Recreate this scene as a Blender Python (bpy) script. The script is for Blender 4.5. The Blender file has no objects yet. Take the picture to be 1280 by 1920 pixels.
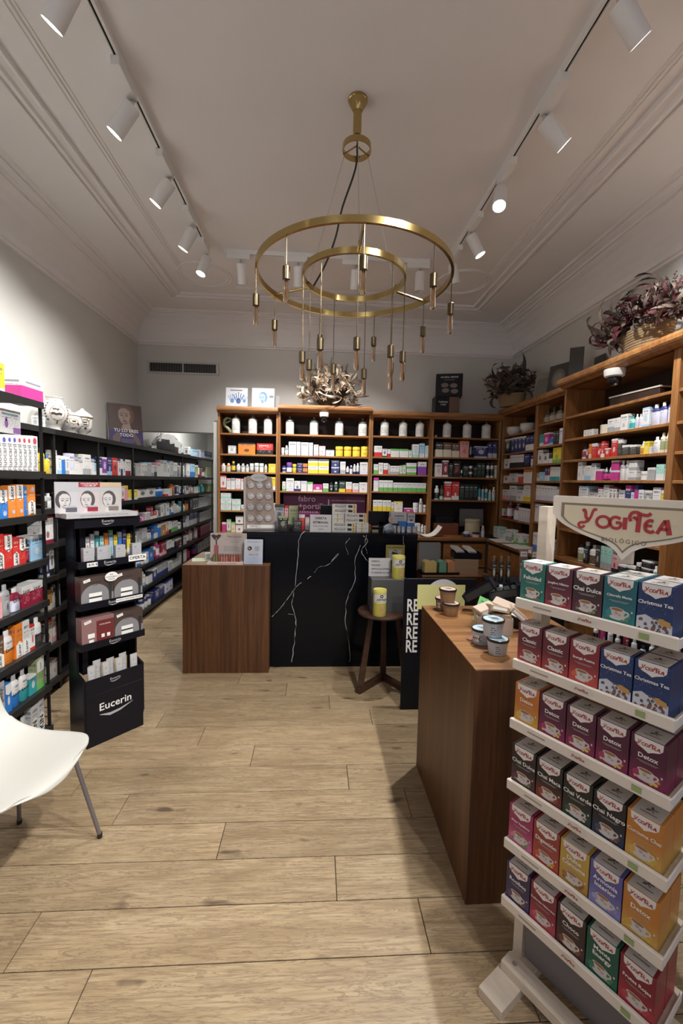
import bpy, math, random, zlib
from mathutils import Vector, Matrix
S = bpy.context.scene
COL = S.collection
rnd = random.Random(7)

# ------------------------------------------------------------------ camera, world, exposure
cam = bpy.data.objects.new('camera', bpy.data.cameras.new('camera'))
COL.objects.link(cam)
cam.data.sensor_fit = 'VERTICAL'; cam.data.sensor_height = 36.0; cam.data.lens = 15.0
cam.data.clip_start = .02; cam.data.clip_end = 60
CR = ((0.998109, -0.057775, 0.02098), (0.016654, -0.074378, -0.997091), (0.059168, 0.995555, -0.073275))
CAMZ = 1.55
cam.matrix_world = Matrix(((CR[0][0], -CR[1][0], -CR[2][0], 0), (CR[0][1], -CR[1][1], -CR[2][1], 0),
                           (CR[0][2], -CR[1][2], -CR[2][2], CAMZ), (0, 0, 0, 1)))
S.camera = cam
W = bpy.data.worlds.new('world'); S.world = W; W.use_nodes = True
W.node_tree.nodes['Background'].inputs[0].default_value = (.66, .64, .72, 1)
W.node_tree.nodes['Background'].inputs[1].default_value = .65
S.view_settings.view_transform = 'Standard'; S.view_settings.look = 'None'
S.view_settings.exposure = 1.0; S.view_settings.gamma = 1.0
S.view_settings.use_curve_mapping = False
SPOT_W = 58.0          # power of one track lamp
LAMP = (1.0, .97, .925)
try:
    S.cycles.max_bounces = 7; S.cycles.diffuse_bounces = 4; S.cycles.glossy_bounces = 3
    S.cycles.transmission_bounces = 6; S.cycles.caustics_reflective = False; S.cycles.caustics_refractive = False
    S.cycles.sample_clamp_indirect = 4.0
except Exception:
    pass

# measuring: where the sight line through a point of the 1280x1920 frame meets a line in the room
def on_line(P, U, x):
    k = (x - 640) / 800.0
    a = [CR[0][i] - k * CR[2][i] for i in range(3)]
    d = (P[0], P[1], P[2] - CAMZ)
    return -sum(a[i] * d[i] for i in range(3)) / sum(a[i] * U[i] for i in range(3))
def hit(ax, v, x, y):
    q = ((x - 640) / 800.0, (y - 960) / 800.0, 1.0)
    d = [sum(CR[j][i] * q[j] for j in range(3)) for i in range(3)]
    i = 'xyz'.index(ax); k = (v - (0, 0, CAMZ)[i]) / d[i]
    return (d[0] * k, d[1] * k, CAMZ + d[2] * k)
def depth(P):
    return CR[2][0] * P[0] + CR[2][1] * P[1] + CR[2][2] * (P[2] - CAMZ)

# ------------------------------------------------------------------ mesh helper
class MB:
    def __init__(s):
        s.v = []; s.f = []; s.m = []; s.uv = {}
    def add(s, vs, fs, mi=0, M=None):
        o = len(s.v)
        s.v += [tuple(M @ Vector(p)) for p in vs] if M is not None else [tuple(p) for p in vs]
        for f in fs:
            s.f.append([i + o for i in f]); s.m.append(mi)
        return s
    def box(s, x0, x1, y0, y1, z0, z1, mi=0, M=None):
        return s.add([(x0, y0, z0), (x1, y0, z0), (x1, y1, z0), (x0, y1, z0), (x0, y0, z1), (x1, y0, z1), (x1, y1, z1), (x0, y1, z1)],
                     [(0, 3, 2, 1), (4, 5, 6, 7), (0, 1, 5, 4), (1, 2, 6, 5), (2, 3, 7, 6), (3, 0, 4, 7)], mi, M)
    def cbox(s, x0, x1, y0, y1, z0, z1, c=.002, mi=0, M=None):
        # box with chamfered vertical and top edges
        def ring(z, e):
            a, b, p, q = x0 + e, x1 - e, y0 + e, y1 - e
            return [(a + c, p, z), (b - c, p, z), (b, p + c, z), (b, q - c, z), (b - c, q, z), (a + c, q, z), (a, q - c, z), (a, p + c, z)]
        vs = ring(z0, 0) + ring(z1 - c, 0) + ring(z1, c)
        fs = [tuple(range(7, -1, -1)), tuple(range(16, 24))]
        for k in (0, 8):
            for i in range(8):
                j = (i + 1) % 8
                fs.append((k + i, k + j, k + 8 + j, k + 8 + i))
        return s.add(vs, fs, mi, M)
    def lathe(s, prof, n=16, mi=0, c=(0, 0, 0), sx=1, sy=1, M=None, cap=True):
        vs = []; fs = []; ms = []
        for r, z in prof:
            for i in range(n):
                a = 2 * math.pi * i / n
                vs.append((c[0] + r * sx * math.cos(a), c[1] + r * sy * math.sin(a), c[2] + z))
        for k in range(len(prof) - 1):
            for i in range(n):
                j = (i + 1) % n
                fs.append((k * n + i, k * n + j, (k + 1) * n + j, (k + 1) * n + i))
        o = len(s.f)
        if cap:
            if prof[0][0] > 1e-5: fs.append(tuple(range(n - 1, -1, -1)))
            if prof[-1][0] > 1e-5: fs.append(tuple(range((len(prof) - 1) * n, len(prof) * n)))
        s.add(vs, fs, 0, M)
        if isinstance(mi, (list, tuple)):
            for k in range(len(prof) - 1):
                for i in range(n): s.m[o + k * n + i] = mi[k]
            q = o + (len(prof) - 1) * n
            if cap and prof[0][0] > 1e-5: s.m[q] = mi[0]; q += 1
            if cap and prof[-1][0] > 1e-5: s.m[q] = mi[-1]
        else:
            for q in range(o, len(s.f)): s.m[q] = mi
        return s
    def tube(s, pts, r, n=8, mi=0, closed=False):
        pts = [Vector(p) for p in pts]; L = len(pts)
        rs = r if isinstance(r, (list, tuple)) else [r] * L
        vs = []; prev = None
        for i, p in enumerate(pts):
            t = (pts[(i + 1) % L] - pts[i - 1]) if closed else (pts[min(i + 1, L - 1)] - pts[max(i - 1, 0)])
            t.normalize()
            if prev is None:
                prev = t.cross(Vector((0, 0, 1)) if abs(t.z) < .9 else Vector((1, 0, 0))).normalized()
            a = (prev - t * prev.dot(t)).normalized(); prev = a; b = t.cross(a)
            for k in range(n):
                w = 2 * math.pi * k / n
                vs.append(tuple(p + (a * math.cos(w) + b * math.sin(w)) * rs[i]))
        fs = []
        for i in range(L if closed else L - 1):
            for k in range(n):
                q = (k + 1) % n; j = (i + 1) % L
                fs.append((i * n + k, i * n + q, j * n + q, j * n + k))
        if not closed:
            fs.append(tuple(range(n - 1, -1, -1))); fs.append(tuple(range((L - 1) * n, L * n)))
        return s.add(vs, fs, mi)
    def prism(s, pts, t0, t1, plane='xz', mi=0, M=None):
        # outline in a plane, given thickness from t0 to t1 along the third axis
        def P(a, b, t): return (a, t, b) if plane == 'xz' else ((a, b, t) if plane == 'xy' else (t, a, b))
        n = len(pts)
        vs = [P(a, b, t0) for a, b in pts] + [P(a, b, t1) for a, b in pts]
        fs = [tuple(range(n)), tuple(range(2 * n - 1, n - 1, -1))]
        for i in range(n):
            j = (i + 1) % n; fs.append((i, i + n, j + n, j))
        return s.add(vs, fs, mi, M)
    def ribbon(s, pts, w, y, mi=0, M=None):
        # flat stroke in the xz plane at y; w may vary per point
        n = len(pts); ws = w if isinstance(w, (list, tuple)) else [w] * n
        vs = []
        for i, (a, b) in enumerate(pts):
            p, q = pts[max(i - 1, 0)], pts[min(i + 1, n - 1)]
            dx, dz = q[0] - p[0], q[1] - p[1]; L = math.hypot(dx, dz) or 1
            nx, nz = -dz / L * ws[i] / 2, dx / L * ws[i] / 2
            vs += [(a + nx, y, b + nz), (a - nx, y, b - nz)]
        return s.add(vs, [(2 * i, 2 * i + 2, 2 * i + 3, 2 * i + 1) for i in range(n - 1)], mi, M)
    def disc(s, cx, cz, rx, rz, y, n=24, mi=0, M=None, a0=0, a1=2 * math.pi):
        full = abs(a1 - a0 - 2 * math.pi) < 1e-6
        k = n if full else n + 1
        return s.add([(cx + rx * math.cos(a0 + (a1 - a0) * i / n), y, cz + rz * math.sin(a0 + (a1 - a0) * i / n)) for i in range(k)], [tuple(range(k))], mi, M)
    def rect(s, x0, x1, z0, z1, y, mi=0, M=None):
        return s.add([(x0, y, z0), (x1, y, z0), (x1, y, z1), (x0, y, z1)], [(0, 1, 2, 3)], mi, M)
    def mesh(s, name, mats, smooth=False):
        me = bpy.data.meshes.new(name); me.from_pydata(s.v, [], s.f)
        for m in (mats if isinstance(mats, (list, tuple)) else [mats]): me.materials.append(m)
        if any(s.m): me.polygons.foreach_set('material_index', s.m)
        if smooth:
            me.polygons.foreach_set('use_smooth', [True] * len(s.f))
            if smooth != 2:
                try: me.set_sharp_from_angle(angle=math.radians(38))
                except Exception: pass
        me.update(); return me
    def build(s, name, mats, parent=None, loc=(0, 0, 0), rz=0, smooth=False, rot=None):
        return link(name, s.mesh(name, mats, smooth), parent, loc, rz, rot)

def link(name, me, parent=None, loc=(0, 0, 0), rz=0, rot=None):
    o = bpy.data.objects.new(name, me); COL.objects.link(o)
    o.location = loc; o.rotation_euler = rot if rot else (0, 0, rz)
    if parent: o.parent = parent
    return o
def tag(o, label, cat, group=None):
    o['label'] = label; o['category'] = cat
    if group: o['group'] = group
    return o
def thing(name, label, cat, loc=(0, 0, 0), rz=0, group=None, rot=None):
    o = bpy.data.objects.new(name, None); COL.objects.link(o); o.empty_display_size = .05
    o.location = loc; o.rotation_euler = rot if rot else (0, 0, rz)
    return tag(o, label, cat, group)
def struct(o):
    o['kind'] = 'structure'; return o
def copy_tree(o, parent=None):
    c = o.copy(); COL.objects.link(c)
    if parent: c.parent = parent
    for ch in o.children: copy_tree(ch, c)
    return c
def smooth_line(pts, k=6):
    # Catmull-Rom through the points (2D or 3D)
    P = [Vector(p) for p in pts]; P = [P[0]] + P + [P[-1]]; out = []
    for i in range(1, len(P) - 2):
        for j in range(k):
            t = j / k; a, b, c, d = P[i - 1], P[i], P[i + 1], P[i + 2]
            out.append(tuple(.5 * ((2 * b) + (c - a) * t + (2 * a - 5 * b + 4 * c - d) * t * t + (3 * b - a - 3 * c + d) * t ** 3)))
    out.append(tuple(P[-2])); return out

# ------------------------------------------------------------------ materials
MATS = {}
def mat(name, c, rough=.5, metal=0.0, **k):
    if name in MATS: return MATS[name]
    m = bpy.data.materials.new(name); m.use_nodes = True; MATS[name] = m
    b = m.node_tree.nodes['Principled BSDF']
    b.inputs['Base Color'].default_value = (*c, 1); b.inputs['Roughness'].default_value = rough; b.inputs['Metallic'].default_value = metal
    if 'trans' in k: b.inputs['Transmission Weight'].default_value = k['trans']; b.inputs['IOR'].default_value = k.get('ior', 1.45)
    if 'alpha' in k: b.inputs['Alpha'].default_value = k['alpha']
    if 'coat' in k: b.inputs['Coat Weight'].default_value = k['coat']; b.inputs['Coat Roughness'].default_value = .15
    if 'spec' in k: b.inputs['Specular IOR Level'].default_value = k['spec']
    if 'emit' in k:
        b.inputs['Emission Color'].default_value = (*k['emit'], 1); b.inputs['Emission Strength'].default_value = k.get('es', 1)
    return m
class NT:
    # small node-tree writer
    def __init__(s, m): s.t = m.node_tree; s.b = s.t.nodes['Principled BSDF']
    def n(s, typ, **k):
        q = s.t.nodes.new('ShaderNode' + typ)
        for a, v in k.items():
            if a.startswith('i_'): s.put(q, a[2:], v)
            else: setattr(q, a, v)
        return q
    def put(s, q, i, v):
        i = int(i) if i.isdigit() else i.replace('_', ' ')
        if isinstance(v, bpy.types.NodeSocket): s.t.links.new(v, q.inputs[i])
        else: q.inputs[i].default_value = v
    def math(s, op, a, b=0.0, c=0.0):
        q = s.n('Math', operation=op)
        for i, v in enumerate((a, b, c)): s.put(q, str(i), v)
        return q.outputs[0]
    def mix(s, f, a, b, mode='MIX'):
        q = s.n('Mix', data_type='RGBA', blend_type=mode)
        for i, v in ((0, f), (6, a), (7, b)): s.put(q, str(i), (*v, 1) if isinstance(v, tuple) and len(v) == 3 else v)
        return q.outputs[2]
    def ramp(s, f, stops):
        q = s.n('ValToRGB'); s.put(q, '0', f); e = q.color_ramp.elements
        while len(e) < len(stops): e.new(.5)
        for i, (p, c) in enumerate(stops): e[i].position = p; e[i].color = (*c, 1)
        return q.outputs[0]
    def coords(s, scale=(1, 1, 1), loc=(0, 0, 0), kind='Object', rand=False):
        tc = s.n('TexCoord'); mp = s.n('Mapping'); mp.inputs['Scale'].default_value = scale; mp.inputs['Location'].default_value = loc
        src = tc.outputs[kind]
        if rand:
            oi = s.n('ObjectInfo'); ad = s.n('VectorMath', operation='MULTIPLY_ADD')
            cb = s.n('CombineXYZ')
            for i in (0, 1, 2): s.t.links.new(oi.outputs['Random'], cb.inputs[i])
            s.t.links.new(cb.outputs[0], ad.inputs[0]); ad.inputs[1].default_value = (13, 29, 7); s.t.links.new(src, ad.inputs[2]); src = ad.outputs[0]
        s.t.links.new(src, mp.inputs[0]); return mp.outputs[0]
    def noise(s, v, scale=5, detail=4, rough=.55, dist=0):
        q = s.n('TexNoise'); s.t.links.new(v, q.inputs['Vector'])
        q.inputs['Scale'].default_value = scale; q.inputs['Detail'].default_value = detail
        q.inputs['Roughness'].default_value = rough; q.inputs['Distortion'].default_value = dist
        return q.outputs[0]
    def bump(s, h, st=.2, d=.002):
        q = s.n('Bump'); q.inputs['Strength'].default_value = st; q.inputs['Distance'].default_value = d
        s.t.links.new(h, q.inputs['Height']); s.t.links.new(q.outputs[0], s.b.inputs['Normal'])
    def base(s, c): s.t.links.new(c, s.b.inputs['Base Color'])
def wood(name, dark, mid, light, grain=(1, 1, .06), rough=.45, scale=14, rand=True, coat=0.0, bump=.12):
    m = mat(name, mid, rough); t = NT(m)
    v = t.coords(grain, rand=rand)
    a = t.noise(v, scale, 6, .6, .6); b = t.noise(v, scale * 5.5, 3, .6)
    c = t.ramp(a, [(.3, dark), (.5, mid), (.72, light)])
    c2 = t.mix(t.ramp(b, [(.38, (0, 0, 0)), (.62, (.5, .5, .5))]), c, dark)
    t.base(c2); t.bump(b, bump, .0008)
    if coat: t.b.inputs['Coat Weight'].default_value = coat; t.b.inputs['Coat Roughness'].default_value = .12
    return m
def plaster(name, c, var=.06, bump=.25):
    m = mat(name, c, .85); t = NT(m); v = t.coords()
    a = t.noise(v, 1.3, 3); b = t.noise(v, 90, 3)
    t.base(t.ramp(a, [(.3, tuple(x * (1 - var) for x in c)), (.7, c)])); t.bump(b, bump, .001)
    return m
M_WALL = plaster('wall_paint', (.62, .615, .59))
M_CEIL = plaster('ceiling_paint', (.82, .80, .80), .04, .35)
M_TRIM = plaster('trim_paint', (.80, .78, .775), .03, .1)
M_OAK_X = wood('oak_along_x', (.19, .074, .022), (.35, .155, .048), (.48, .245, .088), (.07, 1, 1), .4, 16, coat=.25)
M_OAK_Y = wood('oak_along_y', (.19, .074, .022), (.35, .155, .048), (.48, .245, .088), (1, .07, 1), .4, 16, coat=.25)
M_OAK_Z = wood('oak_upright', (.18, .070, .021), (.33, .145, .045), (.45, .225, .08), (1, 1, .07), .4, 16, coat=.25)
M_OAK_DK = wood('dark_oak_back', (.018, .009, .006), (.03, .014, .009), (.045, .021, .013), (1, 1, .08), .55, 12)
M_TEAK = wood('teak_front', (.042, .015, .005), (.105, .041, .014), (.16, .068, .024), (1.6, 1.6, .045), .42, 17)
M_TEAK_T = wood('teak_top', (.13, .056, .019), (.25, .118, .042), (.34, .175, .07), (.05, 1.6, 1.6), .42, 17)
M_STOOL = wood('stool_wood', (.03, .014, .009), (.06, .027, .016), (.09, .042, .024), (.2, 1, 1), .38, 14)
M_PLY = wood('birch_ply', (.55, .47, .38), (.66, .58, .48), (.74, .67, .57), (.2, 1, 1), .6, 10, bump=.05)
M_BLK = mat('black_metal', (.010, .010, .011), .42, spec=.25)
M_BLKP = mat('black_card', (.008, .008, .012), .38, spec=.2)
M_SHELFM = mat('lit_shelf_black', (.022, .0225, .023), .42, spec=.25)
M_BRASS = mat('brushed_brass', (.46, .34, .14), .17, 1.0)
M_BRONZE = mat('aged_bronze', (.13, .10, .06), .32, 1.0)
M_CHROME = mat('satin_chrome', (.62, .62, .64), .22, 1.0)
M_WHITE = mat('white_enamel', (.78, .78, .77), .35)
M_PAPER = mat('white_paper', (.82, .82, .80), .7)
M_INK = mat('black_ink', (.02, .02, .022), .7)
M_GREYINK = mat('grey_ink', (.22, .22, .24), .7)
M_GLASS = mat('clear_glass', (1, 1, 1), .03, 0, trans=1.0)
M_AMBER = mat('amber_glass', (.95, .80, .62), .03, 0, trans=1.0, ior=1.2)
M_FIL = mat('filament', (.45, .22, .1), .4, 1)
M_CORD = mat('black_cord', (.01, .01, .01), .6)
M_KRAFT = mat('kraft_card', (.40, .28, .18), .75)
M_LENS = mat('lamp_lens', (1, 1, 1), .3, 0, emit=(1, .97, .92), es=14)
M_CLEARPL = mat('clear_plastic', (.95, .95, .95), .12, 0, trans=.9, ior=1.15)

# printed packaging: body colour = object colour, the rest are properties of each object
def make_print():
    m = mat('printed_pack', (1, 1, 1), .42); t = NT(m)
    tc = t.n('TexCoord'); sp = t.n('SeparateXYZ'); t.t.links.new(tc.outputs['UV'], sp.inputs[0])
    u, v = sp.outputs[0], sp.outputs[1]
    oi = t.n('ObjectInfo'); rd = t.n('Attribute', attribute_type='OBJECT', attribute_name='seed').outputs['Fac']
    acc = t.n('Attribute', attribute_type='OBJECT', attribute_name='accent').outputs['Color']
    ink = t.n('Attribute', attribute_type='OBJECT', attribute_name='ink').outputs['Color']
    lay = t.n('SeparateXYZ'); t.t.links.new(t.n('Attribute', attribute_type='OBJECT', attribute_name='lay').outputs['Vector'], lay.inputs[0])
    lo, hi, st = lay.outputs
    band = t.math('MAXIMUM', t.math('LESS_THAN', v, lo), t.math('GREATER_THAN', v, hi))
    c = t.mix(band, oi.outputs['Color'], acc)
    # round emblem
    cy = t.math('MULTIPLY_ADD', rd, .25, .28)
    du = t.math('SUBTRACT', u, .5); dv = t.math('MULTIPLY', t.math('SUBTRACT', v, cy), 1.15)
    r = t.math('SQRT', t.math('ADD', t.math('MULTIPLY', du, du), t.math('MULTIPLY', dv, dv)))
    emb = t.math('MULTIPLY', t.math('LESS_THAN', r, t.math('MULTIPLY_ADD', rd, .1, .13)), t.math('GREATER_THAN', st, .5))
    c = t.mix(t.math('MULTIPLY', emb, .8), c, acc)
    # title line and rows of small text
    def words(rows, lo_, hi_, dens, fu):
        k = t.math('MULTIPLY', v, rows); fl = t.math('FLOOR', k); fr = t.math('SUBTRACT', k, fl)
        cb = t.n('CombineXYZ'); t.put(cb, '0', t.math('MULTIPLY', u, fu)); t.put(cb, '1', t.math('MULTIPLY_ADD', rd, 37.0, t.math('MULTIPLY', fl, 5.3)))
        nz = t.n('TexNoise'); t.t.links.new(cb.outputs[0], nz.inputs['Vector']); nz.inputs['Scale'].default_value = 1; nz.inputs['Detail'].default_value = 2
        a = t.math('MULTIPLY', t.math('GREATER_THAN', fr, .5), t.math('GREATER_THAN', nz.outputs[0], dens))
        a = t.math('MULTIPLY', a, t.math('MULTIPLY', t.math('GREATER_THAN', v, lo_), t.math('LESS_THAN', v, hi_)))
        return t.math('MULTIPLY', a, t.math('LESS_THAN', t.math('ABSOLUTE', du), .38))
    small = words(17.0, .18, .62, .56, 14.0); big = words(6.0, .64, .85, .45, 9.0)
    c = t.mix(t.math('MULTIPLY', small, .5), c, ink); c = t.mix(t.math('MULTIPLY', big, .75), c, ink)
    t.base(c); return m
M_PRINT = make_print()
M_CAP = mat('pack_cap', (1, 1, 1), .38)
_t = NT(M_CAP); _t.base(_t.n('Attribute', attribute_type='OBJECT', attribute_name='cap').outputs['Color'])

# ------------------------------------------------------------------ lettering
_TXT = {}
def text(s, size, material, parent, loc, rz=0, align='CENTER', bold=0.0, name='lettering', rot=None, shear=0, sx=1.0, space=1.0):
    # flat letters standing in the xz plane, facing -y of their parent
    key = (s, size, material.name, align, bold, shear, sx, space)
    me = _TXT.get(key)
    if me is None:
        cu = bpy.data.curves.new('lettering', 'FONT'); cu.body = s; cu.size = size; cu.align_x = align; cu.align_y = 'CENTER'
        cu.resolution_u = 2; cu.offset = bold * size; cu.shear = shear; cu.space_character = space; cu.fill_mode = 'FRONT'
        o = bpy.data.objects.new('lettering', cu)
        me = bpy.data.meshes.new_from_object(o)
        bpy.data.objects.remove(o); bpy.data.curves.remove(cu)
        me.transform(Matrix.Rotation(math.pi / 2, 4, 'X') @ Matrix.Diagonal((sx, 1, 1, 1)))
        me.materials.clear(); me.materials.append(material); _TXT[key] = me
    return link(name, me, parent, loc, rz, rot)
# ------------------------------------------------------------------ room shell
XL, XR, YF, YB, ZC = -2.12, 2.40, -1.6, 5.25, 3.5
struct(MB().box(XL - .15, XL, YF - .15, 8.6, 0, 3.6).build('wall_left', M_WALL))
struct(MB().box(XR, XR + .15, YF - .15, YB + .15, 0, 3.6).build('wall_right', M_WALL))
struct(MB().box(XL, -1.8, YF - .15, YF, 0, 3.6).box(2.1, XR, YF - .15, YF, 0, 3.6).box(-1.8, 2.1, YF - .15, YF, 0, .25).box(-1.8, 2.1, YF - .15, YF, 2.95, 3.6).build('wall_front', M_WALL))
# unseen shop window added behind the camera to brighten the ceiling
win = struct(MB().box(-1.8, 2.1, YF - .10, YF - .04, .25, .30).box(-1.8, 2.1, YF - .10, YF - .04, 2.90, 2.95).box(-1.8, -1.75, YF - .10, YF - .04, .3, 2.9).box(2.05, 2.1, YF - .10, YF - .04, .3, 2.9).box(.12, .18, YF - .10, YF - .04, .3, 2.9).build('added_window_1', M_BLK))
M_PANE = bpy.data.materials.new('added_window_glass'); M_PANE.use_nodes = True
_n = M_PANE.node_tree; _n.nodes.remove(_n.nodes['Principled BSDF'])
_a, _b, _c = _n.nodes.new('ShaderNodeBsdfTransparent'), _n.nodes.new('ShaderNodeBsdfGlossy'), _n.nodes.new('ShaderNodeMixShader')
_b.inputs['Roughness'].default_value = .02; _c.inputs[0].default_value = .07
_n.links.new(_a.outputs[0], _c.inputs[1]); _n.links.new(_b.outputs[0], _c.inputs[2]); _n.links.new(_c.outputs[0], _n.nodes['Material Output'].inputs[0])
for a_, b_ in ((-1.75, .12), (.18, 2.05)): MB().box(a_, b_, YF - .075, YF - .069, .30, 2.90).build('pane', M_PANE, win)
wb = MB().box(-1.16, XR, YB, YB + .15, 0, 3.6).box(XL, -1.16, YB, YB + .15, 2.09, 3.6).box(-1.16, -1.106, 4.9, YB, 0, 2.19)
struct(wb.build('wall_back', M_WALL))
struct(MB().box(-1.16, -1.06, YB + .15, 8.6, 0, 2.7).box(XL, -1.06, 8.45, 8.6, 0, 2.7).build('wall_passage', M_WALL))
struct(MB().box(XL - .15, XR + .15, YF - .15, YB + .15, ZC, ZC + .1).box(XL, -1.06, YB + .15, 8.6, 2.6, 2.7).build('ceiling', M_CEIL))
# coved cornice: one moulded profile (distance from wall, height) swept along three walls
PROF = [(0, 3.085), (.018, 3.09), (.022, 3.105), (.04, 3.11), (.04, 3.13), (.028, 3.138), (.03, 3.17), (.05, 3.235), (.085, 3.3), (.13, 3.35), (.165, 3.372),
        (.165, 3.388), (.182, 3.388), (.19, 3.402), (.225, 3.412), (.225, 3.424), (.25, 3.424), (.262, 3.437), (.55, 3.462), (.55, 3.476), (.566, 3.476), (.575, 3.462), (.59, 3.462),
        (.60, 3.478), (.625, 3.484), (.632, 3.475), (.648, 3.475), (.65, 3.5)]
tr = MB()
for k in range(len(PROF)):
    d, z = PROF[k]
    tr.v += [(XL + d, YF, z), (XL + d, YB - .78 * d, z), (XR - 1.1 * d, YB - .78 * d, z), (XR - 1.1 * d, YF, z)]
for k in range(len(PROF) - 1):
    for j in range(3):
        a = 4 * k + j; tr.f.append([a, a + 1, a + 5, a + 4]); tr.m.append(0)
struct(tr.build('trim_1', M_TRIM))
# thin inner beads on the ceiling with a round ornament at each far corner
bd = MB()
for (x0, y0, x1, y1) in [(-1.305, YF, -1.305, 4.2), (1.60, YF, 1.60, 4.1), (-.86, 4.585, 1.14, 4.555)]:
    for off, r in ((-.022, .006), (0, .009), (.022, .006)):
        dx, dy = (off, 0) if x0 == x1 else (0, off)
        bd.tube([(x0 + dx, y0 + dy, ZC), (x1 + dx, y1 + dy, ZC)], r, 6)
for cx, cy in ((-1.107, 4.336), (1.385, 4.23)):
    for R, r in ((.25, .011), (.222, .007)):
        bd.tube([(cx + R * math.cos(a * math.pi / 24), cy + R * math.sin(a * math.pi / 24), ZC) for a in range(48)], r, 6, closed=True)
struct(bd.build('trim_2', M_TRIM))

# floor: oak-look planks laid across the room, each a piece
M_JOINT = mat('plank_joint', (.03, .02, .013), .9)
def plank_mat():
    m = mat('floor_oak', (.5, .4, .3), .5); t = NT(m)
    v = t.coords((.5, 3.2, 1), rand=True); v2 = t.coords((1.0, 22, 1), rand=True); v3 = t.coords((.45, 5, 1), rand=True)
    a = t.noise(v, 2.4, 5, .62, 1.6); b = t.noise(v2, 6, 5, .7, .5); g = t.noise(v3, 7, 6, .65, 2.2)
    k = t.noise(t.coords((2.0, 5.5, 1), rand=True), 2.3, 2, .5)
    c = t.ramp(a, [(.3, (.27, .19, .104)), (.46, (.385, .283, .164)), (.58, (.435, .33, .2)), (.75, (.50, .392, .246))])
    c = t.mix(t.ramp(b, [(.38, (.75, .75, .75)), (.54, (0, 0, 0))]), c, (.25, .178, .108))
    c = t.mix(t.ramp(g, [(.46, (0, 0, 0)), (.495, (.8, .8, .8)), (.53, (0, 0, 0))]), c, (.19, .13, .078))
    c = t.mix(t.ramp(k, [(.25, (.9, .9, .9)), (.33, (0, 0, 0))]), c, (.10, .066, .04))
    oi = t.n('ObjectInfo'); hv = t.n('HueSaturation')
    t.put(hv, 'Value', t.math('MULTIPLY_ADD', oi.outputs['Random'], .26, .86)); t.put(hv, 'Color', c)
    t.base(hv.outputs[0]); t.bump(b, .12, .0006)
    t.put(t.b, 'Roughness', t.math('MULTIPLY_ADD', b, .2, .36)); return m
M_PLANK = plank_mat()
floor = struct(MB().box(XL - .1, XR + .1, YF - .1, 8.6, -.1, -.004).build('floor', M_JOINT))
PW, PL = .1893, 1.352
JOINTS = {0: -.949, 1: .101, 2: -.383, 3: .467, 4: .189, 5: -.334, 6: -.666, 7: .383, 8: .114, 9: -.198, 10: -.57, -1: -.678}
_pl = {}
for k in range(-15, 38):
    y0 = 1.277 + PW * k
    if y0 < YF - .1 or y0 > 8.5: continue
    xa, xb = (XL, XR) if y0 < YB - PW else (XL, -1.08)
    j = JOINTS.get(k, rnd.uniform(-1, .3)); x = j - PL * math.ceil((j - xa) / PL)
    while x < xb - .01:
        a, b = max(x, xa), min(x + PL, xb)
        if b - a > .02:
            L = round(b - a, 3)
            if L not in _pl:
                _pl[L] = MB().cbox(0, L - .003, 0, PW - .003, -.03, 0, .001).mesh('plank', M_PLANK)
            link('plank', _pl[L], floor, (a + .0011, y0 + .0011, 0))
        x += PL
# air vent in the back wall
vent = struct(thing('trim_3', 'white framed ventilation grille with two dark openings high on back wall', 'vent', (-1.595, YB, 2.835), 0))
del vent['category']
vf = MB()
for a, b, p, q in ((-.415, .415, .05, .072), (-.415, .415, -.072, -.05), (-.415, -.385, -.05, .05), (.385, .415, -.05, .05), (-.008, .008, -.05, .05)):
    vf.box(a, b, -.014, 0, p, q)
vf.build('vent_frame', mat('vent_white', (.5, .5, .48), .5), vent)
MB().box(-.385, .385, -.002, 0, -.05, .05).build('vent_back', M_BLK, vent)
sl = MB().box(-.385, .385, -.01, -.006, -.002, .002).mesh('slat', mat('vent_grey', (.16, .16, .16), .5))
for i in range(5): link('slat', sl, vent, (0, 0, -.035 + .0175 * i))
sv = MB().box(-.0015, .0015, -.008, -.003, -.05, .05).mesh('blade', MATS['vent_grey'])
for i in range(26):
    if i != 13: link('blade', sv, vent, (-.377 + .029 * i, 0, 0))

# ------------------------------------------------------------------ track lighting
def track(label, x0, y0, x1, y1):
    L = math.hypot(x1 - x0, y1 - y0)
    o = thing('lighting_track', label, 'track', (x0, y0, ZC), math.atan2(y1 - y0, x1 - x0), 'ceiling lighting tracks')
    MB().box(0, L, -.019, -.006, -.034, 0).box(0, L, .006, .019, -.034, 0).box(0, L, -.006, .006, -.006, 0).build('rail', M_WHITE, o)
    MB().box(0, L, -.0058, .0058, -.024, -.0062).build('slot', M_BLK, o)
    MB().box(-.02, 0, -.02, .02, -.036, 0).build('end_cap', M_WHITE, o)
    MB().box(L, L + .02, -.02, .02, -.036, 0).build('end_cap', M_WHITE, o)
    return o
TLX, TRX, TBY = -.952, 1.122, 3.86
track('white track along passage side of ceiling, carrying slanted lamps', TLX, -1.3, TLX, 3.80)
track('white track along oak cabinet side of ceiling, carrying slanted lamps', TRX, -1.3, TRX, 3.72)
track('short white track across the far end of ceiling behind chandelier', -.80, TBY, .94, TBY)
LAMPS = []
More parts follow.
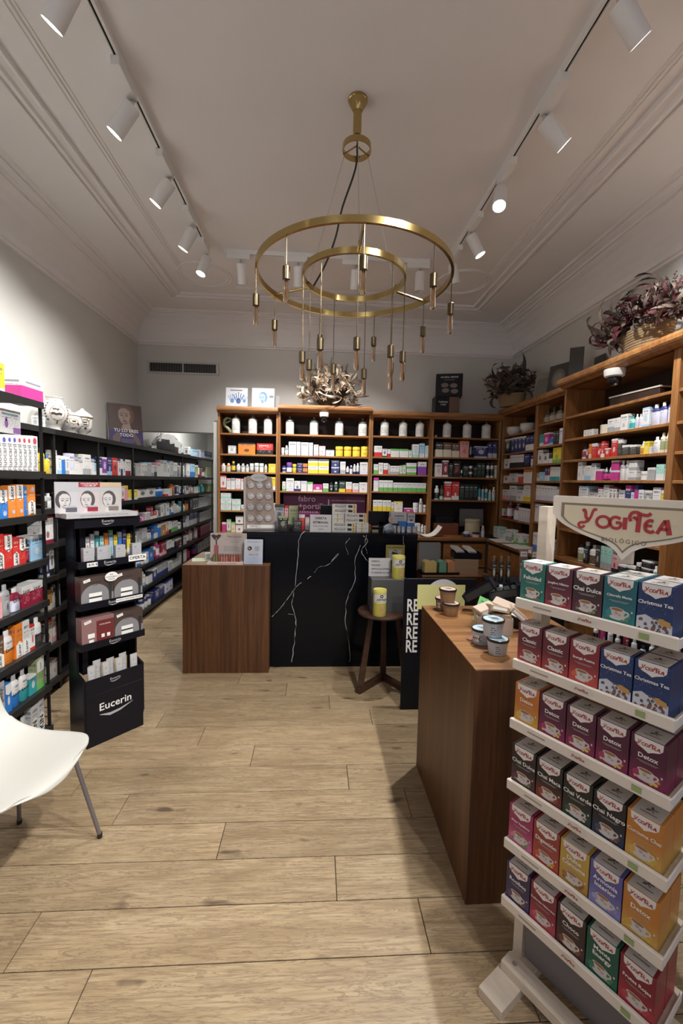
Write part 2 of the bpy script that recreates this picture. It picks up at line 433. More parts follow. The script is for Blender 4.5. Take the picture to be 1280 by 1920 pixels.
def spot(label, x, y, aim, along, on=1.0, size=82, back=False):
    aim = Vector(aim).normalized()
    o = thing('spotlight', label, 'spotlight', (x, y, ZC - .034), 0, 'track spotlights')
    if along == 'y':
        MB().cbox(-.021, .021, -.20, 0, -.042, -.0, .003).build('adapter', M_WHITE, o); p = Vector((0, -.012, -.042))
    else:
        MB().cbox(-.10, .10, -.021, .021, -.042, 0, .003).build('adapter', M_WHITE, o); p = Vector((.02, 0, -.042))
    MB().tube([p + Vector((0, 0, .003)), p + Vector((0, 0, -.02)), p + Vector((0, 0, -.03)) + aim * .01], .009, 10).build('swivel', M_CHROME, o, smooth=True)
    q = aim.to_track_quat('-Z', 'Y'); head = p + Vector((0, 0, -.028))
    h = MB().lathe([(.012, .004), (.038, 0), (.0405, -.006), (.0405, -.158), (.0375, -.158), (.036, -.128), (.030, -.12), (0, -.12)], 28, cap=False)
    ho = h.build('lamp_head', M_WHITE, o, tuple(head), smooth=True); ho.rotation_euler = q.to_euler()
    ln = MB().lathe([(.0362, -.131), (.02, -.129), (0, -.1285)], 24, cap=False).build('lens', M_LENS if on > 0 else mat('lens_off', (.35, .35, .36), .15), ho, smooth=True)
    if on > 0:
        ld = bpy.data.lights.new('spot_beam', 'SPOT'); ld.energy = SPOT_W * on; ld.color = LAMP; ld.spot_size = math.radians(size); ld.spot_blend = 1.0; ld.shadow_soft_size = .03
        lo = bpy.data.objects.new('spot_beam', ld); COL.objects.link(lo); lo.parent = ho; lo.location = (0, 0, -.15)
    return o
for i, (y, aim, on) in enumerate([(-.55, (.18, 1, -.24), 1.0), (.05, (-.5, .25, -.8), .7), (.62, (-.55, .2, -.8), .8), (1.18, (-.55, .3, -.8), .8), (1.80, (-.6, .2, -.78), .75), (2.33, (-.6, .08, -.78), .75), (2.88, (-.58, .05, -.78), .8), (3.39, (-.5, .1, -.82), .6), (3.79, (-.28, -.2, -.93), .35)]):  # first four are unseen lamps, added to light the shelves and jars
    nm = ['furthest towards the shop front', 'second from the shop front', 'third from the shop front', 'fourth from the shop front', 'cut by the top of the view', 'just past the first joint', 'at the middle', 'second from the far end', 'nearest the round ornament'][i]
    spot('white cylinder lamp on passage side track, ' + nm, TLX, y + .02, aim, 'y', on, 36 if i == 0 else 82)
for i, (y, aim, on) in enumerate([(-.6, (.4, .1, -.85), .5), (-.02, (-.62, .55, -.7), 1.5), (.55, (-.6, .38, -.75), 1.7), (1.1, (-.5, .3, -.85), 1.5), (1.70, (.72, .15, -.68), .9), (2.24, (.74, .05, -.66), 1.1), (2.76, (-.18, -.42, -.88), 1.8), (3.27, (.46, -.08, -.88), .25), (3.70, (.2, .05, -.95), 0)]):  # first four are added out of view to light floor and shelves
    nm = ['furthest towards the shop front', 'second from the shop front', 'third from the shop front', 'fourth from the shop front', 'cut by the top of the view', 'wide lamp over the tea stand side', 'glaring towards the door', 'second from the far end', 'unlit beside the brass ring'][i]
    spot('white cylinder lamp on oak cabinet side track, ' + nm, TRX, y + .02, aim, 'y', on, 92 if on == 1.8 else 82)
for i, (x, on) in enumerate([(-.70, 1.0), (-.21, 1.0), (.29, .95), (.86, .0)]):
    spot('white cylinder lamp hanging under far track, %s counted from the passage side' % ['first', 'second', 'third', 'fourth and unlit'][i], x, TBY, (0, .48, -.88) if on else (0, .1, -1), 'x', on, 84)

pl = thing('added_lamp', 'flat round ceiling lamp inside the passage', 'lamp', (-1.55, 6.5, 2.6), 0)  # unseen lamp, added to brighten the dark passage
MB().lathe([(.16, 0), (.16, -.03), (.15, -.035)], 28, cap=False).build('rim', M_WHITE, pl, smooth=True); MB().lathe([(.15, -.034), (0, -.036)], 28, cap=False).build('diffuser', mat('fill_diffuser', (1, 1, 1), .4, 0, emit=(1, .96, .9), es=5), pl)
_l = bpy.data.lights.new('passage_fill_light', 'AREA'); _l.shape = 'DISK'; _l.size = .28; _l.energy = 7; _l.color = LAMP
_o = bpy.data.objects.new('passage_fill_light', _l); COL.objects.link(_o); _o.parent = pl; _o.location = (0, 0, -.04)

# ------------------------------------------------------------------ chandelier
CHX, CHY, CHZ = .178, 2.33, 2.62
ch = thing('chandelier', 'large brass chandelier of two rings with hanging tube bulbs in room centre', 'chandelier', (CHX, CHY, ZC))
def cz(z): return z - ZC
MB().lathe([(.05, 0), (.05, -.01), (.047, -.013), (.047, -.016), (.023, -.06), (0, -.06)], 28).build('canopy', M_BRASS, ch, smooth=True)
MB().lathe([(.0215, -.055), (.0215, -.16), (.019, -.165), (.019, -.175), (.008, -.178), (.007, -.2), (.004, -.205), (.004, -.255), (0, -.255)], 20).build('stem', M_BRASS, ch, smooth=True)
def band(R, h, t, n=72):
    return MB().lathe([(R - t, -h / 2), (R, -h / 2), (R, h / 2), (R - t, h / 2), (R - t, -h / 2)], n, cap=False)
hz = 3.262
band(.074, .03, .004, 40).build('hoop', M_BRASS, ch, (0, 0, cz(hz)), smooth=True)
yk = MB()
for a in (-90, 30, 150):
    c, s_ = math.cos(math.radians(a)), math.sin(math.radians(a))
    yk.tube([(0, 0, cz(hz) + .014), (.071 * c, .071 * s_, cz(hz) - .004)], .004, 8)
yk.build('hoop_spokes', M_BRASS, ch)
band(.513, .03, .014, 96).build('outer_ring', M_BRASS, ch, (0, 0, cz(CHZ)), smooth=True)
band(.275, .03, .014, 72).build('inner_ring', M_BRASS, ch, (0, 0, cz(CHZ)), smooth=True)
for a in (-90, 30, 150):
    c, s_ = math.cos(math.radians(a)), math.sin(math.radians(a))
    MB().tube([(.262 * c, .262 * s_, cz(CHZ)), (.5 * c, .5 * s_, cz(CHZ))], .007, 8).build('spoke', M_BRASS, ch)
    MB().tube([(.072 * c, .072 * s_, cz(hz) - .01), (.285 * c, .285 * s_, cz(CHZ) + .004)], .0016, 6).build('wire', M_CHROME, ch)
    MB().tube([(.285 * c, .285 * s_, cz(CHZ) + .035), (.286 * c, .286 * s_, cz(CHZ) + .02), (.288 * c, .288 * s_, cz(CHZ) + .003)], .005, 6).build('wire_clip', M_BRONZE, ch)
MB().tube(smooth_line([(.003, -.006, cz(hz) + .03), (-.006, -.02, cz(3.15)), (-.07, -.03, cz(2.95)), (-.10, .02, cz(2.83)), (-.15, .08, cz(2.72)), (-.215, .16, cz(2.635))], 5), .005, 8).build('cord', M_CORD, ch, smooth=True)
_rod = {}; 
sock = MB().lathe([(.004, 0), (.012, -.002), (.0165, -.006), (.0165, -.06), (.0135, -.062), (0, -.062)], 16).mesh('socket', M_BRONZE, True)
bulb = MB().lathe([(.0115, -.06), (.0125, -.066), (.0125, -.148), (.0105, -.155), (.004, -.158), (0, -.158)], 16, cap=False).mesh('bulb', M_AMBER, 2)
fil = MB()
for k in range(4):
    a = k * math.pi / 2; fil.tube([(.004 * math.cos(a), .004 * math.sin(a), -.064), (.0045 * math.cos(a), .0045 * math.sin(a), -.14)], .0009, 4)
fil = fil.mesh('filament', M_FIL)
for R, drop in ((.506, .128), (.268, .378)):
    for k in range(9):
        a = math.radians(-90 + 40 * k); dd = drop + (.0 if R > .4 else .012 * math.sin(k * 2.1))
        key = round(dd, 3)
        if key not in _rod: _rod[key] = MB().lathe([(.005, .002), (.0022, 0), (.0022, -dd)], 8).mesh('rod', M_BRONZE)
        p = link('pendant', _rod[key], ch, (R * math.cos(a), R * math.sin(a), cz(CHZ) - .014))
        link('socket', sock, p, (0, 0, -dd + .001)); link('bulb', bulb, p, (0, 0, -dd + .001)); link('filament', fil, p, (0, 0, -dd + .001))

# ------------------------------------------------------------------ counters
def counter(label, x0, x1, y0, y1, h, front=M_TEAK, top=M_TEAK_T):
    o = thing('counter', label, 'counter', ((x0 + x1) / 2, y0, 0))
    w = (x1 - x0) / 2; d = y1 - y0
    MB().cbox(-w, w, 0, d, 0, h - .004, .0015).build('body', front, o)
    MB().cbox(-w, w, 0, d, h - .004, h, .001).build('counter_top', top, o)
    return o
LCH, RCH, MCH, QCH = .872, .893, 1.125, .815
lc = thing('counter', 'low teak counter block beside the black marble counter, bearing a lip balm display', 'counter', (-.695, 3.345, 0))
_L = [(-.339, 0), (.335, 0), (.335, .104), (.10, .104), (.10, .60), (-.339, .60)]
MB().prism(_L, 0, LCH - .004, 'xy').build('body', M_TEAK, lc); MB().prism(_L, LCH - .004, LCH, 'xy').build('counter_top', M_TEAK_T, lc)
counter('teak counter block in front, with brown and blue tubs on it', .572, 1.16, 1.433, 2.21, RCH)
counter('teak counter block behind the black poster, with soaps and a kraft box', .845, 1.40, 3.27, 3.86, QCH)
mc = thing('marble_counter', 'tall black marble till counter with white veins', 'counter', (.275, 3.455, 0))
MB().cbox(-.865, .565, 0, .6, 0, MCH - .03, .002).build('body', mat('black_marble', (.003, .004, .007), .16, spec=.18), mc)
MB().cbox(-.867, .567, -.003, .6, MCH - .03, MCH, .003).build('counter_top', MATS['black_marble'], mc)
MV = mat('marble_vein', (.50, .50, .50), .2)
def vein(zo, sc, pts, w):
    out = []
    for a, b in pts:
        x = zo[0] + a / sc; y = zo[1] + b / sc
        out.append(hit('y', 3.452, x, y)[::2])
    pts = smooth_line(out, 5); r = random.Random(len(pts))
    pts = [(a + r.uniform(-.0045, .0045), b) for a, b in pts]
    ws = [w * (r.uniform(.25, .9) if r.random() > .16 else .06) for _ in pts]
    MB().ribbon([(a - .275, b) for a, b in pts], ws, -.0034).build('vein', MV, mc)
A_ = ((340, 960), 4.267)
vein(*A_, [(985, 152), (945, 205), (930, 380), (905, 600), (885, 740), (915, 860), (905, 1010), (882, 1200)], .0075)
vein(*A_, [(725, 838), (790, 770), (850, 695), (905, 610)], .006)
vein(*A_, [(912, 600), (960, 565)], .005)
vein(*A_, [(1005, 535), (1035, 515)], .007)
vein(*A_, [(1062, 485), (1100, 440), (1150, 432), (1195, 405), (1252, 340)], .004)
vein(*A_, [(850, 815), (895, 820)], .003)
B_ = ((620, 960), 3.368)
vein(*B_, [(205, 150), (232, 185), (195, 250), (240, 320)], .007)
vein(*B_, [(225, 145), (215, 200), (230, 262)], .005)
vein(*B_, [(120, 165), (92, 205), (112, 268)], .005)
vein(*B_, [(5, 305), (48, 262)], .004)
vein(*B_, [(190, 210), (155, 300), (150, 440), (105, 540), (92, 690), (112, 800), (120, 945)], .005)
vein(*B_, [(455, 150), (462, 205)], .004)

# ------------------------------------------------------------------ stool
st = thing('stool', 'round dark wooden stool holding two yellow tins and a grey box', 'stool', (.50, 3.04, 0))
MB().lathe([(0, .585), (.165, .585), (.182, .59), (.186, .6), (.182, .61), (.175, .613), (0, .613)], 40).build('seat', M_STOOL, st, smooth=True)
FEET = [(-.155, -.02), (.185, -.035), (.045, .19)]
for (fx, fy) in FEET:
    m = MB(); a = Vector((fx * .55, fy * .55, .588)); b = Vector((fx, fy, .045)); 
    ax = (b - a).normalized(); sx_ = ax.cross(Vector((0, 1, 0))).normalized(); sy_ = ax.cross(sx_)
    vs = []
    for p, w_ in ((a, .017), (b, .022)):
        for i, j in ((-1, -1), (1, -1), (1, 1), (-1, 1)): vs.append(p + sx_ * w_ * i + sy_ * w_ * j * .8)
    m.add(vs, [(0, 1, 2, 3), (7, 6, 5, 4), (0, 4, 5, 1), (1, 5, 6, 2), (2, 6, 7, 3), (3, 7, 4, 0)]).build('leg', M_STOOL, st)
for i in (0, 1):
    a = Vector((*FEET[i], .022)); b = Vector((*FEET[2], .022)); d = (b - a); L = d.length; ang = math.atan2(d.y, d.x)
    MB().cbox(-.03, L + .02, -.02, .02, 0, .045 if i == 0 else .044, .003).build('stretcher', M_STOOL, st, (a.x, a.y, 0), ang)

# ------------------------------------------------------------------ poster board
pb = thing('poster_board', 'black standing poster board with white letters and yellow square behind front counter', 'poster', (.84, 2.775, 0))
MB().cbox(-.245, .245, 0, .018, 0, .908, .002).build('board', M_BLKP, pb)
MB().rect(-.155, .17, .70, .868, -.0012).build('yellow_square', mat('poster_yellow', (.80, .78, .34), .6), pb)
MB().disc(.02, .80, .115, .105, -.0006, 40).build('white_disc', mat('poster_grey', (.68, .68, .70), .6), pb)
for i, z in enumerate((.722, .628, .533, .44)):
    text('RE', .118, M_PAPER, pb, (-.225, -.001, z), align='LEFT', bold=.02, sx=.62)
MB().box(-.1, .2, .018, .055, 0, .012).box(-.01, .01, .018, .03, .0, .5).build('stand_foot', M_BLKP, pb)
# ------------------------------------------------------------------ oak shelving
def molding(w, ov, h, mirror=1):
    # moulded cornice profile (y towards the room is negative), extruded along x
    pr = [(.02, 0), (-ov * .35, 0), (-ov * .55, h * .18), (-ov * .9, h * .3), (-ov, h * .45), (-ov, h * .72), (-ov * .86, h * .95), (-ov * .7, h), (.02, h)]
    return MB().prism(pr, 0, w, 'yz')
def bay(label, loc, rz, w, dep, zb, zt, shelves, corn, MX, ov=.06, base_z=None, back_low=None):
    o = thing('oak_shelving', label, 'shelving', loc, rz, 'oak pharmacy shelving bays')
    t = .024
    for x in (0, w - t): MB().cbox(x, x + t, 0, dep, zb, zt, .002).build('upright', M_OAK_Z, o)
    MB().box(t, w - t, dep - .012, dep, zb, zt).build('back_panel', M_OAK_DK, o)
    MB().box(0, w, 0.004, dep, zt, zt + .02).build('top_board', MX, o)
    for z in shelves: MB().cbox(t, w - t, .004, dep - .012, z - .018, z, .003).build('shelf', MX, o)
    molding(w, ov, corn).build('cornice', MX, o, (0, 0, zt))
    MB().box(0, w, .02, dep, zt + corn - .012, zt + corn).build('top_cover', MX, o)
    return o
YU = 4.85; RZR = -math.pi / 2; RZL = math.pi / 2
B1Z = [2.052, 1.823, 1.624, 1.427, 1.19]; B2Z = [2.057, 1.823, 1.627, 1.42]; B3Z = [2.067, 1.831, 1.634, 1.438, 1.199]; B4Z = [2.07, 1.846, 1.618, 1.354]
LEDGE = .945
bay('oak shelf bay next to the passage, holding three white apothecary jars on top shelf', (-1.103, YU, 0), 0, .667, .395, LEDGE, 2.268, B1Z, .072, M_OAK_X)
bay('wide middle oak shelf bay with raised cornice under the pale dried bouquet', (-.436, YU - .012, 0), 0, 1.04, .407, LEDGE, 2.296, B2Z, .078, M_OAK_X, .075)
bay('oak shelf bay with green and white cartons, right beside the wide middle bay', (.604, YU, 0), 0, .695, .395, LEDGE, 2.268, B3Z, .072, M_OAK_X)
bay('oak shelf bay at the corner with dark hair care boxes and a desk niche', (1.299, YU, 0), 0, .815, .395, LEDGE, 2.268, B4Z, .072, M_OAK_X)
R1Z = [2.09, 1.892, 1.727, 1.563, 1.376, 1.167]; R2Z = [2.126, 1.914, 1.75, 1.587, 1.404, 1.194]; R3Z = [2.115, 1.93, 1.758, 1.592, 1.40, 1.19]
bay('corner oak shelf bay with two white mortar bowls at the top', (2.115, 4.83, 0), RZR, .75, .28, LEDGE, 2.318, R1Z, .072, M_OAK_Y)
bay('narrow oak shelf bay with glass apothecary bottles at the top', (2.115, 4.08, 0), RZR, .575, .28, LEDGE, 2.318, R2Z, .072, M_OAK_Y)
bay('big projecting oak shelf bay with white dome camera behind the tea stand', (2.05, 3.505, 0), RZR, 1.115, .345, .955, 2.345, R3Z, .078, M_OAK_Y, .075)
bay('nearest oak shelf bay, mostly outside the view', (2.05, 2.39, 0), RZR, 1.1, .345, .955, 2.345, R3Z[:4], .078, M_OAK_Y, .075)
def base_cab(label, loc, rz, w, dep, h, n, MX, skip=0):
    o = thing('base_cabinet', label, 'cabinet', loc, rz, 'oak base cabinets')
    MB().box(0, w, .02, dep, 0, h - .03).build('body', M_OAK_DK, o)
    MB().cbox(0, w, -.012, dep, h - .03, h, .004).build('worktop', MX, o)
    s = w / n
    for i in range(n):
        for (z0, z1) in ((.62, .88), (.33, .60), (.06, .31)):
            d = MB().cbox(i * s + .012, (i + 1) * s - .012, .002, .02, z0, z1, .004).box(i * s + .045, (i + 1) * s - .045, -.003, .002, z0 + .035, z1 - .035).build('drawer', M_OAK_X if MX is M_OAK_X else M_OAK_Y, o)
            MB().lathe([(0, 0), (.006, 0), (.006, .012), (.013, .018), (.011, .027), (0, .03)], 12).build('knob', M_BRONZE, d, ((i + .5) * s, -.002, (z0 + z1) / 2), rot=(math.pi / 2, 0, 0), smooth=True)
    return o
base_cab('oak base cabinet with drawers and worktop along the far wall', (-1.10, 4.60, 0), 0, 3.0, .645, LEDGE, 6, M_OAK_X)
base_cab('oak base cabinet with drawers under the corner and bottle bays', (1.90, 4.585, 0), RZR, 1.08, .495, LEDGE, 2, M_OAK_Y)
base_cab('oak base cabinet below the big projecting bay behind the tea stand', (2.045, 3.50, 0), RZR, 2.2, .35, .953, 4, M_OAK_Y)

# ------------------------------------------------------------------ black metal shelving along the passage side
def metal_bay(label, x, y0, y1, dep, shelves, h, lip=.035):
    o = thing('metal_shelving', label, 'shelving', (x, y0, 0), RZL, 'black metal shelving bays')
    w = y1 - y0; me_ = None
    for xx in (.006, w - .006): MB().box(xx - .006, xx + .006, 0, .014, 0, h - .03).build('post', M_BLK, o)
    for xx in (.006, w - .006): MB().box(xx - .006, xx + .006, dep - .02, dep - .006, 0, h - .03).build('post', M_BLK, o)
    MB().box(0, w, dep - .006, dep, .02, h).build('back_panel', M_BLK, o)
    for z in shelves:
        MB().box(.0005, w - .0005, -.012, -.004, z - lip, z + .002).box(.0005, w - .0005, -.004, dep - .006, z - .006, z).build('shelf', M_SHELFM if y0 < 3 else M_BLK, o)  # near shelves use a paler black, their stronger light put into the colour
    rail = MB()
    for z in shelves[:-1] if len(shelves) > 1 else shelves:
        rail.tube([(w - .006, .01, z + .055), (w - .006, dep - .02, z + .055)], .003, 5).tube([(w - .006, .01, z + .11), (w - .006, dep - .02, z + .11)], .003, 5)
    if y0 < 3.3: rail.build('side_rail', M_CHROME, o)
    return o
GZ = [.048, .303, .558, .816, 1.062, 1.321, 1.564]; GX = -1.57
metal_bay('near black metal shelving bay of dental care products behind the white chair', GX, 1.30, 2.565, .54, GZ + [1.955], 1.955)
FZ = [.10, .355, .60, .84, 1.072, 1.312, 1.553]; FX = -1.84
PY = [2.575, 3.13, 3.74, 4.42, 6.0, 7.70]
for i in range(5):
    metal_bay(['black wall shelving bay just past the near dental bay', 'black wall shelving bay behind the black skincare display', 'black wall shelving bay under the tilted beauty poster', 'black wall shelving bay at the passage opening', 'last black wall shelving bay deep in the passage'][i], FX, PY[i], PY[i + 1], .27, FZ + [1.865], 1.865)

# ------------------------------------------------------------------ products
PAL = {'w': ('white', (.80, .80, .80)), 'k': ('black', (.015, .015, .017)), 'g': ('green', (.16, .50, .12)), 'd': ('dark-green', (.012, .045, .035)), 'r': ('red', (.62, .035, .03)),
       'R': ('maroon', (.26, .012, .04)), 'o': ('orange', (.85, .25, .03)), 'y': ('yellow', (.86, .66, .05)), 'b': ('blue', (.03, .20, .62)), 'n': ('navy', (.022, .035, .17)),
       'l': ('light-blue', (.36, .62, .85)), 't': ('teal', (.04, .38, .42)), 'm': ('mint', (.42, .74, .66)), 'p': ('pink', (.86, .42, .45)), 'P': ('magenta', (.62, .05, .30)),
       'v': ('violet', (.26, .07, .42)), 'V': ('lilac', (.66, .68, .84)), 'c': ('cream', (.74, .69, .54)), 's': ('grey', (.42, .43, .45)), 'S': ('charcoal', (.055, .053, .05)),
       'B': ('brown', (.15, .08, .045)), 'a': ('amber', (.50, .25, .06)), 'e': ('olive', (.34, .38, .20)), 'z': ('silver', (.58, .59, .60))}
ORD = 'first second third fourth fifth sixth seventh eighth ninth tenth eleventh twelfth thirteenth fourteenth fifteenth sixteenth seventeenth eighteenth nineteenth twentieth'.split()
def nth(i): return ORD[i] if i < 20 else '%d%s' % (i + 1, {1: 'st', 2: 'nd', 3: 'rd'}.get((i + 1) % 10, 'th'))
KIND = {'c': ('carton', 'carton', 'box'), 'b': ('bottle', 'bottle', 'bottle'), 'f': ('flat_bottle', 'bottle', 'bottle'), 'p': ('pump_bottle', 'pump-bottle', 'bottle'),
        'd': ('dropper_bottle', 'dropper-bottle', 'bottle'), 'j': ('jar', 'jar', 'jar'), 't': ('tube', 'tube', 'tube')}
def with_uv(me, fn):
    uv = me.uv_layers.new(name='UVMap'); co = me.vertices
    data = []
    for p in me.polygons:
        for vi in p.vertices: data += fn(co[vi].co, p.normal)
    uv.data.foreach_set('uv', data); return me
def carton_mesh(w, d, h):
    c = min(.0012, w * .06)
    me = MB().cbox(-w / 2, w / 2, -d / 2, d / 2, 0, h, c).mesh('carton', M_PRINT)
    def f(p, n):
        if abs(n.z) > .8: return (.5, .985)
        if abs(n.x) > abs(n.y): return ((p.y + d / 2) / d if n.x > 0 else .5 - p.y / d, p.z / h * .98)
        return (p.x / w + .5, p.z / h * .98)
    return with_uv(me, f)
def bottle_mesh(kind, w, d, h, split):
    # body profile as fractions, then a cap
    r = w / 2; sy = d / w if kind in 'f' else 1
    n = 14
    if kind == 'b': body = [(.86, 0), (.97, .01), (1, .03), (1, .70), (.93, .76), (.5, .82)]; cap = [(.55, .80), (.55, .99), (.5, 1), (0, 1)]
    elif kind == 'f': body = [(.9, 0), (1, .02), (1, .66), (.88, .76), (.45, .82)]; cap = [(.46, .80), (.44, .98), (.4, 1), (0, 1)]
    elif kind == 'p': body = [(.9, 0), (1, .02), (1, .68), (.85, .74), (.4, .77)]; cap = [(.42, .76), (.42, .84), (.14, .85), (.14, .93), (.4, .94), (.36, 1), (0, 1)]
    elif kind == 'd': body = [(.9, 0), (1, .03), (1, .56), (.8, .62), (.42, .66)]; cap = [(.46, .64), (.46, .80), (.3, .82), (.26, .96), (.15, 1), (0, 1)]
    elif kind == 'j': body = [(.86, 0), (1, .04), (1, .66), (.9, .72)]; cap = [(1.0, .70), (1.02, .96), (.96, 1), (0, 1)]
    else: cap = [(.62, 0), (.64, .02), (.64, .2), (.0, .2)]; body = None
    if kind == 't':
        b = MB(); vs = []; k = 12
        for (f_, sx_, z) in ((0, .8, .19), (0, .95, .26), (1, 1, .98), (1, 1, 1)):
            for i in range(k):
                a = 2 * math.pi * i / k
                vs.append((r * sx_ * math.cos(a), r * (.8 * (1 - f_) + .06 * f_) * math.sin(a), z * h))
        fs = [tuple(range(k - 1, -1, -1)), tuple(range(3 * k, 4 * k))]
        for q in range(3):
            for i in range(k): fs.append((q * k + i, q * k + (i + 1) % k, (q + 1) * k + (i + 1) % k, (q + 1) * k + i))
        b.add(vs, fs)
    else: b = MB().lathe([(x * r, z * h) for x, z in body], n, 0, sy=sy)
    c = MB().lathe([(x * r, z * h) for x, z in cap], n, 0, sy=sy)
    if kind == 'p': c.box(-.12 * r, 1.0 * r, -.2 * r, .2 * r, .935 * h, .995 * h)
    def f(p, nn):
        u = .5 + math.atan2(p.x, -p.y) / 2.2
        return (min(1, max(0, u)), min(.98, max(.0, (p.z / h) / .72 * .9)))
    if split: return with_uv(b.mesh(KIND[kind][0], [M_PRINT], True), f), c.mesh('cap', [M_CAP], True)
    o = len(b.v); b.v += c.v; b.f += [[i + o for i in q] for q in c.f]; b.m += [1] * len(c.f)
    return with_uv(b.mesh(KIND[kind][0], [M_PRINT, M_CAP], True), f), None
def paint(o, c1, c2, cap='w', lay=None, seed=None, ink=None):
    a, b = PAL[c1][1], PAL[c2][1]
    o.color = (*a, 1); o['accent'] = b; o['cap'] = PAL[cap][1]
    o['ink'] = ink or ((.72, .72, .70) if sum(a) < .75 else (.10, .11, .16))
    o['lay'] = lay; o['seed'] = seed
MESHC = {}
def product(kind, w, d, h, c1, c2, cap, loc, rz, label, group, px=10, design=None, nm=None):
    r = random.Random(zlib.crc32(repr((kind, c1, c2, round(w, 2), round(h, 2))).encode()) if design is None else design)
    lay = r.choice([(.3, 2, 0), (.22, 2, 1), (-1, .86, 1), (-1, 2, 1), (.4, 2, 0), (-1, .78, 0), (.12, .88, 1)]); seed = r.random()
    if kind in 'bfpdjt': lay = r.choice([(.18, .72, 0), (-1, .74, 0), (.3, 2, 0), (-1, 2, 1), (.1, .62, 0)])
    key = (kind, round(w, 3), round(d, 3), round(h, 3), px > 30)
    if key not in MESHC: MESHC[key] = (carton_mesh(w, d, h), None) if kind == 'c' else bottle_mesh(kind, w, d, h, px > 30)
    me, cm = MESHC[key]
    o = link(nm if nm and kind == 'c' else KIND[kind][0], me, None, loc, rz); paint(o, c1, c2, cap, lay, seed); tag(o, label, KIND[kind][2], group)
    if cm: c = link('cap', cm, o); c['cap'] = PAL[cap][1]
    return o
COUNT = {}
def row(where, end, P0, U, rz, zo, zs, items, group=None, dmax=.2, back=0.0, hmax=9, lim=None, nm=None):
    # items: 'kind x0-x1 h colours[.accent[.cap]] [*n] [^n] [@depth] [!setback]', read off the row in an enlarged view (origin zo, scale zs)
    inward = (math.sin(rz) * -1, math.cos(rz)); made = []; num = COUNT.get(where, 0)
    for it in items.split(','):
        tk = it.split()
        if not tk: continue
        kind, rng, hp, cols = tk[0], tk[1], float(tk[2]), tk[3].split('.')
        n = st_ = 1; dep = None; setb = 0.0; lay_ = None
        for e in tk[4:]:
            if e[0] == '*': n = int(e[1:])
            elif e[0] == '^': st_ = int(e[1:])
            elif e[0] == '@': dep = float(e[1:])
            elif e[0] == '!': setb = float(e[1:])
            elif e[0] == '%': lay_ = tuple(float(q) for q in e[1:].split(':')) + (0,)
        c1 = cols[0]; c2 = cols[1] if len(cols) > 1 else c1; cap = cols[2] if len(cols) > 2 else ('w' if c1 != 'w' or kind in 'bfj' else 's')
        a, b = (float(q) for q in rng.lstrip('~').split('-')) if not rng.startswith('-') else (-float(rng[1:].split('-')[0]), float(rng[1:].split('-')[1]))
        ua, ub = on_line(P0, U, zo[0] + a / zs), on_line(P0, U, zo[0] + b / zs)
        if lim: ua, ub = min(max(ua, lim[0]), lim[1]), min(max(ub, lim[0]), lim[1])
        if abs(ub - ua) < .014 * n: num += n; continue
        for i in range(n):
            u0, u1 = ua + (ub - ua) * i / n, ua + (ub - ua) * (i + 1) / n
            uc = (u0 + u1) / 2; w = abs(u1 - u0) - .003
            if kind in 'bpdj': w = min(w, .085)
            if lim: w = min(w, lim[1] - lim[0]); uc = min(max(uc, lim[0] + w / 2), lim[1] - w / 2)
            P = (P0[0] + U[0] * uc, P0[1] + U[1] * uc, P0[2])
            h = min(hmax, hp / zs * depth(P) / 800)
            d = dep or (min(dmax, max(.035, w * .75)) if kind == 'c' else (w if kind != 'f' else w * .55))
            if d > dmax: d = dmax
            for q in range(st_):
                lab = ('' if st_ == 1 else ('lower ' if q == 0 else ('upper ' if q == st_ - 1 else 'middle '))) + \
                    ('plain %s %s' % (PAL[c1][0], KIND[kind][1]) if c1 == c2 and kind == 'c' else ('%s %s with %s print' % (PAL[c1][0], KIND[kind][1], PAL[c2][0]) if c1 != c2 else '%s %s with %s cap' % (PAL[c1][0], KIND[kind][1], PAL[cap][0])))
                lab += ', %s from %s, %s' % (nth(num), end, where)
                off = back + setb + d / 2 + .012
                made.append(product(kind, w, d, h - .0006, c1, c2, cap, (P[0] + inward[0] * off, P[1] + inward[1] * off, P0[2] + q * h + .0003), rz, lab, group or 'products on the ' + where, hp / zs, nm=nm))
                if lay_: made[-1]['lay'] = lay_
            num += 1
    COUNT[where] = num
    return made
Z3 = ((380, 730), 4.2667); Z5 = ((660, 740), 4.2667); Z6 = ((900, 660), 3.3684); Z8 = ((1020, 600), 4.923)
BLIM = {'first': (-1.078, -.462), 'middle': (-.411, .579), 'third': (.629, 1.274), 'corner': (1.324, 2.088)}
def brow(z, where, zz, items, end='passage side', **k):
    b = [q for q in BLIM if where.endswith('of %s oak bay' % q)][0]
    return row(where, end, (0, YU + .004, z), (1, 0, 0), 0, zz[0], zz[1], items, lim=BLIM[b], nm='medicine_carton', **k)
RLIM = {'mortar bowl': (-4.80, -4.106), 'glass bottle': (-4.054, -3.53), 'projecting': (-3.479, -2.416)}
def rrow(x, z, where, zz, items, end='the corner', **k):
    b = [q for q in RLIM if q in where][0]
    return row(where, end, (x, 0, z), (0, -1, 0), RZR, zz[0], zz[1], items, lim=RLIM[b], nm='cosmetic_carton', **k)
def lrow(x, z, where, zz, items, end='the near end', **k): return row(where, end, (x, 0, z), (0, 1, 0), RZL, zz[0], zz[1], items, nm='care_carton' if 'wall' in where else 'toothpaste_carton', **k)
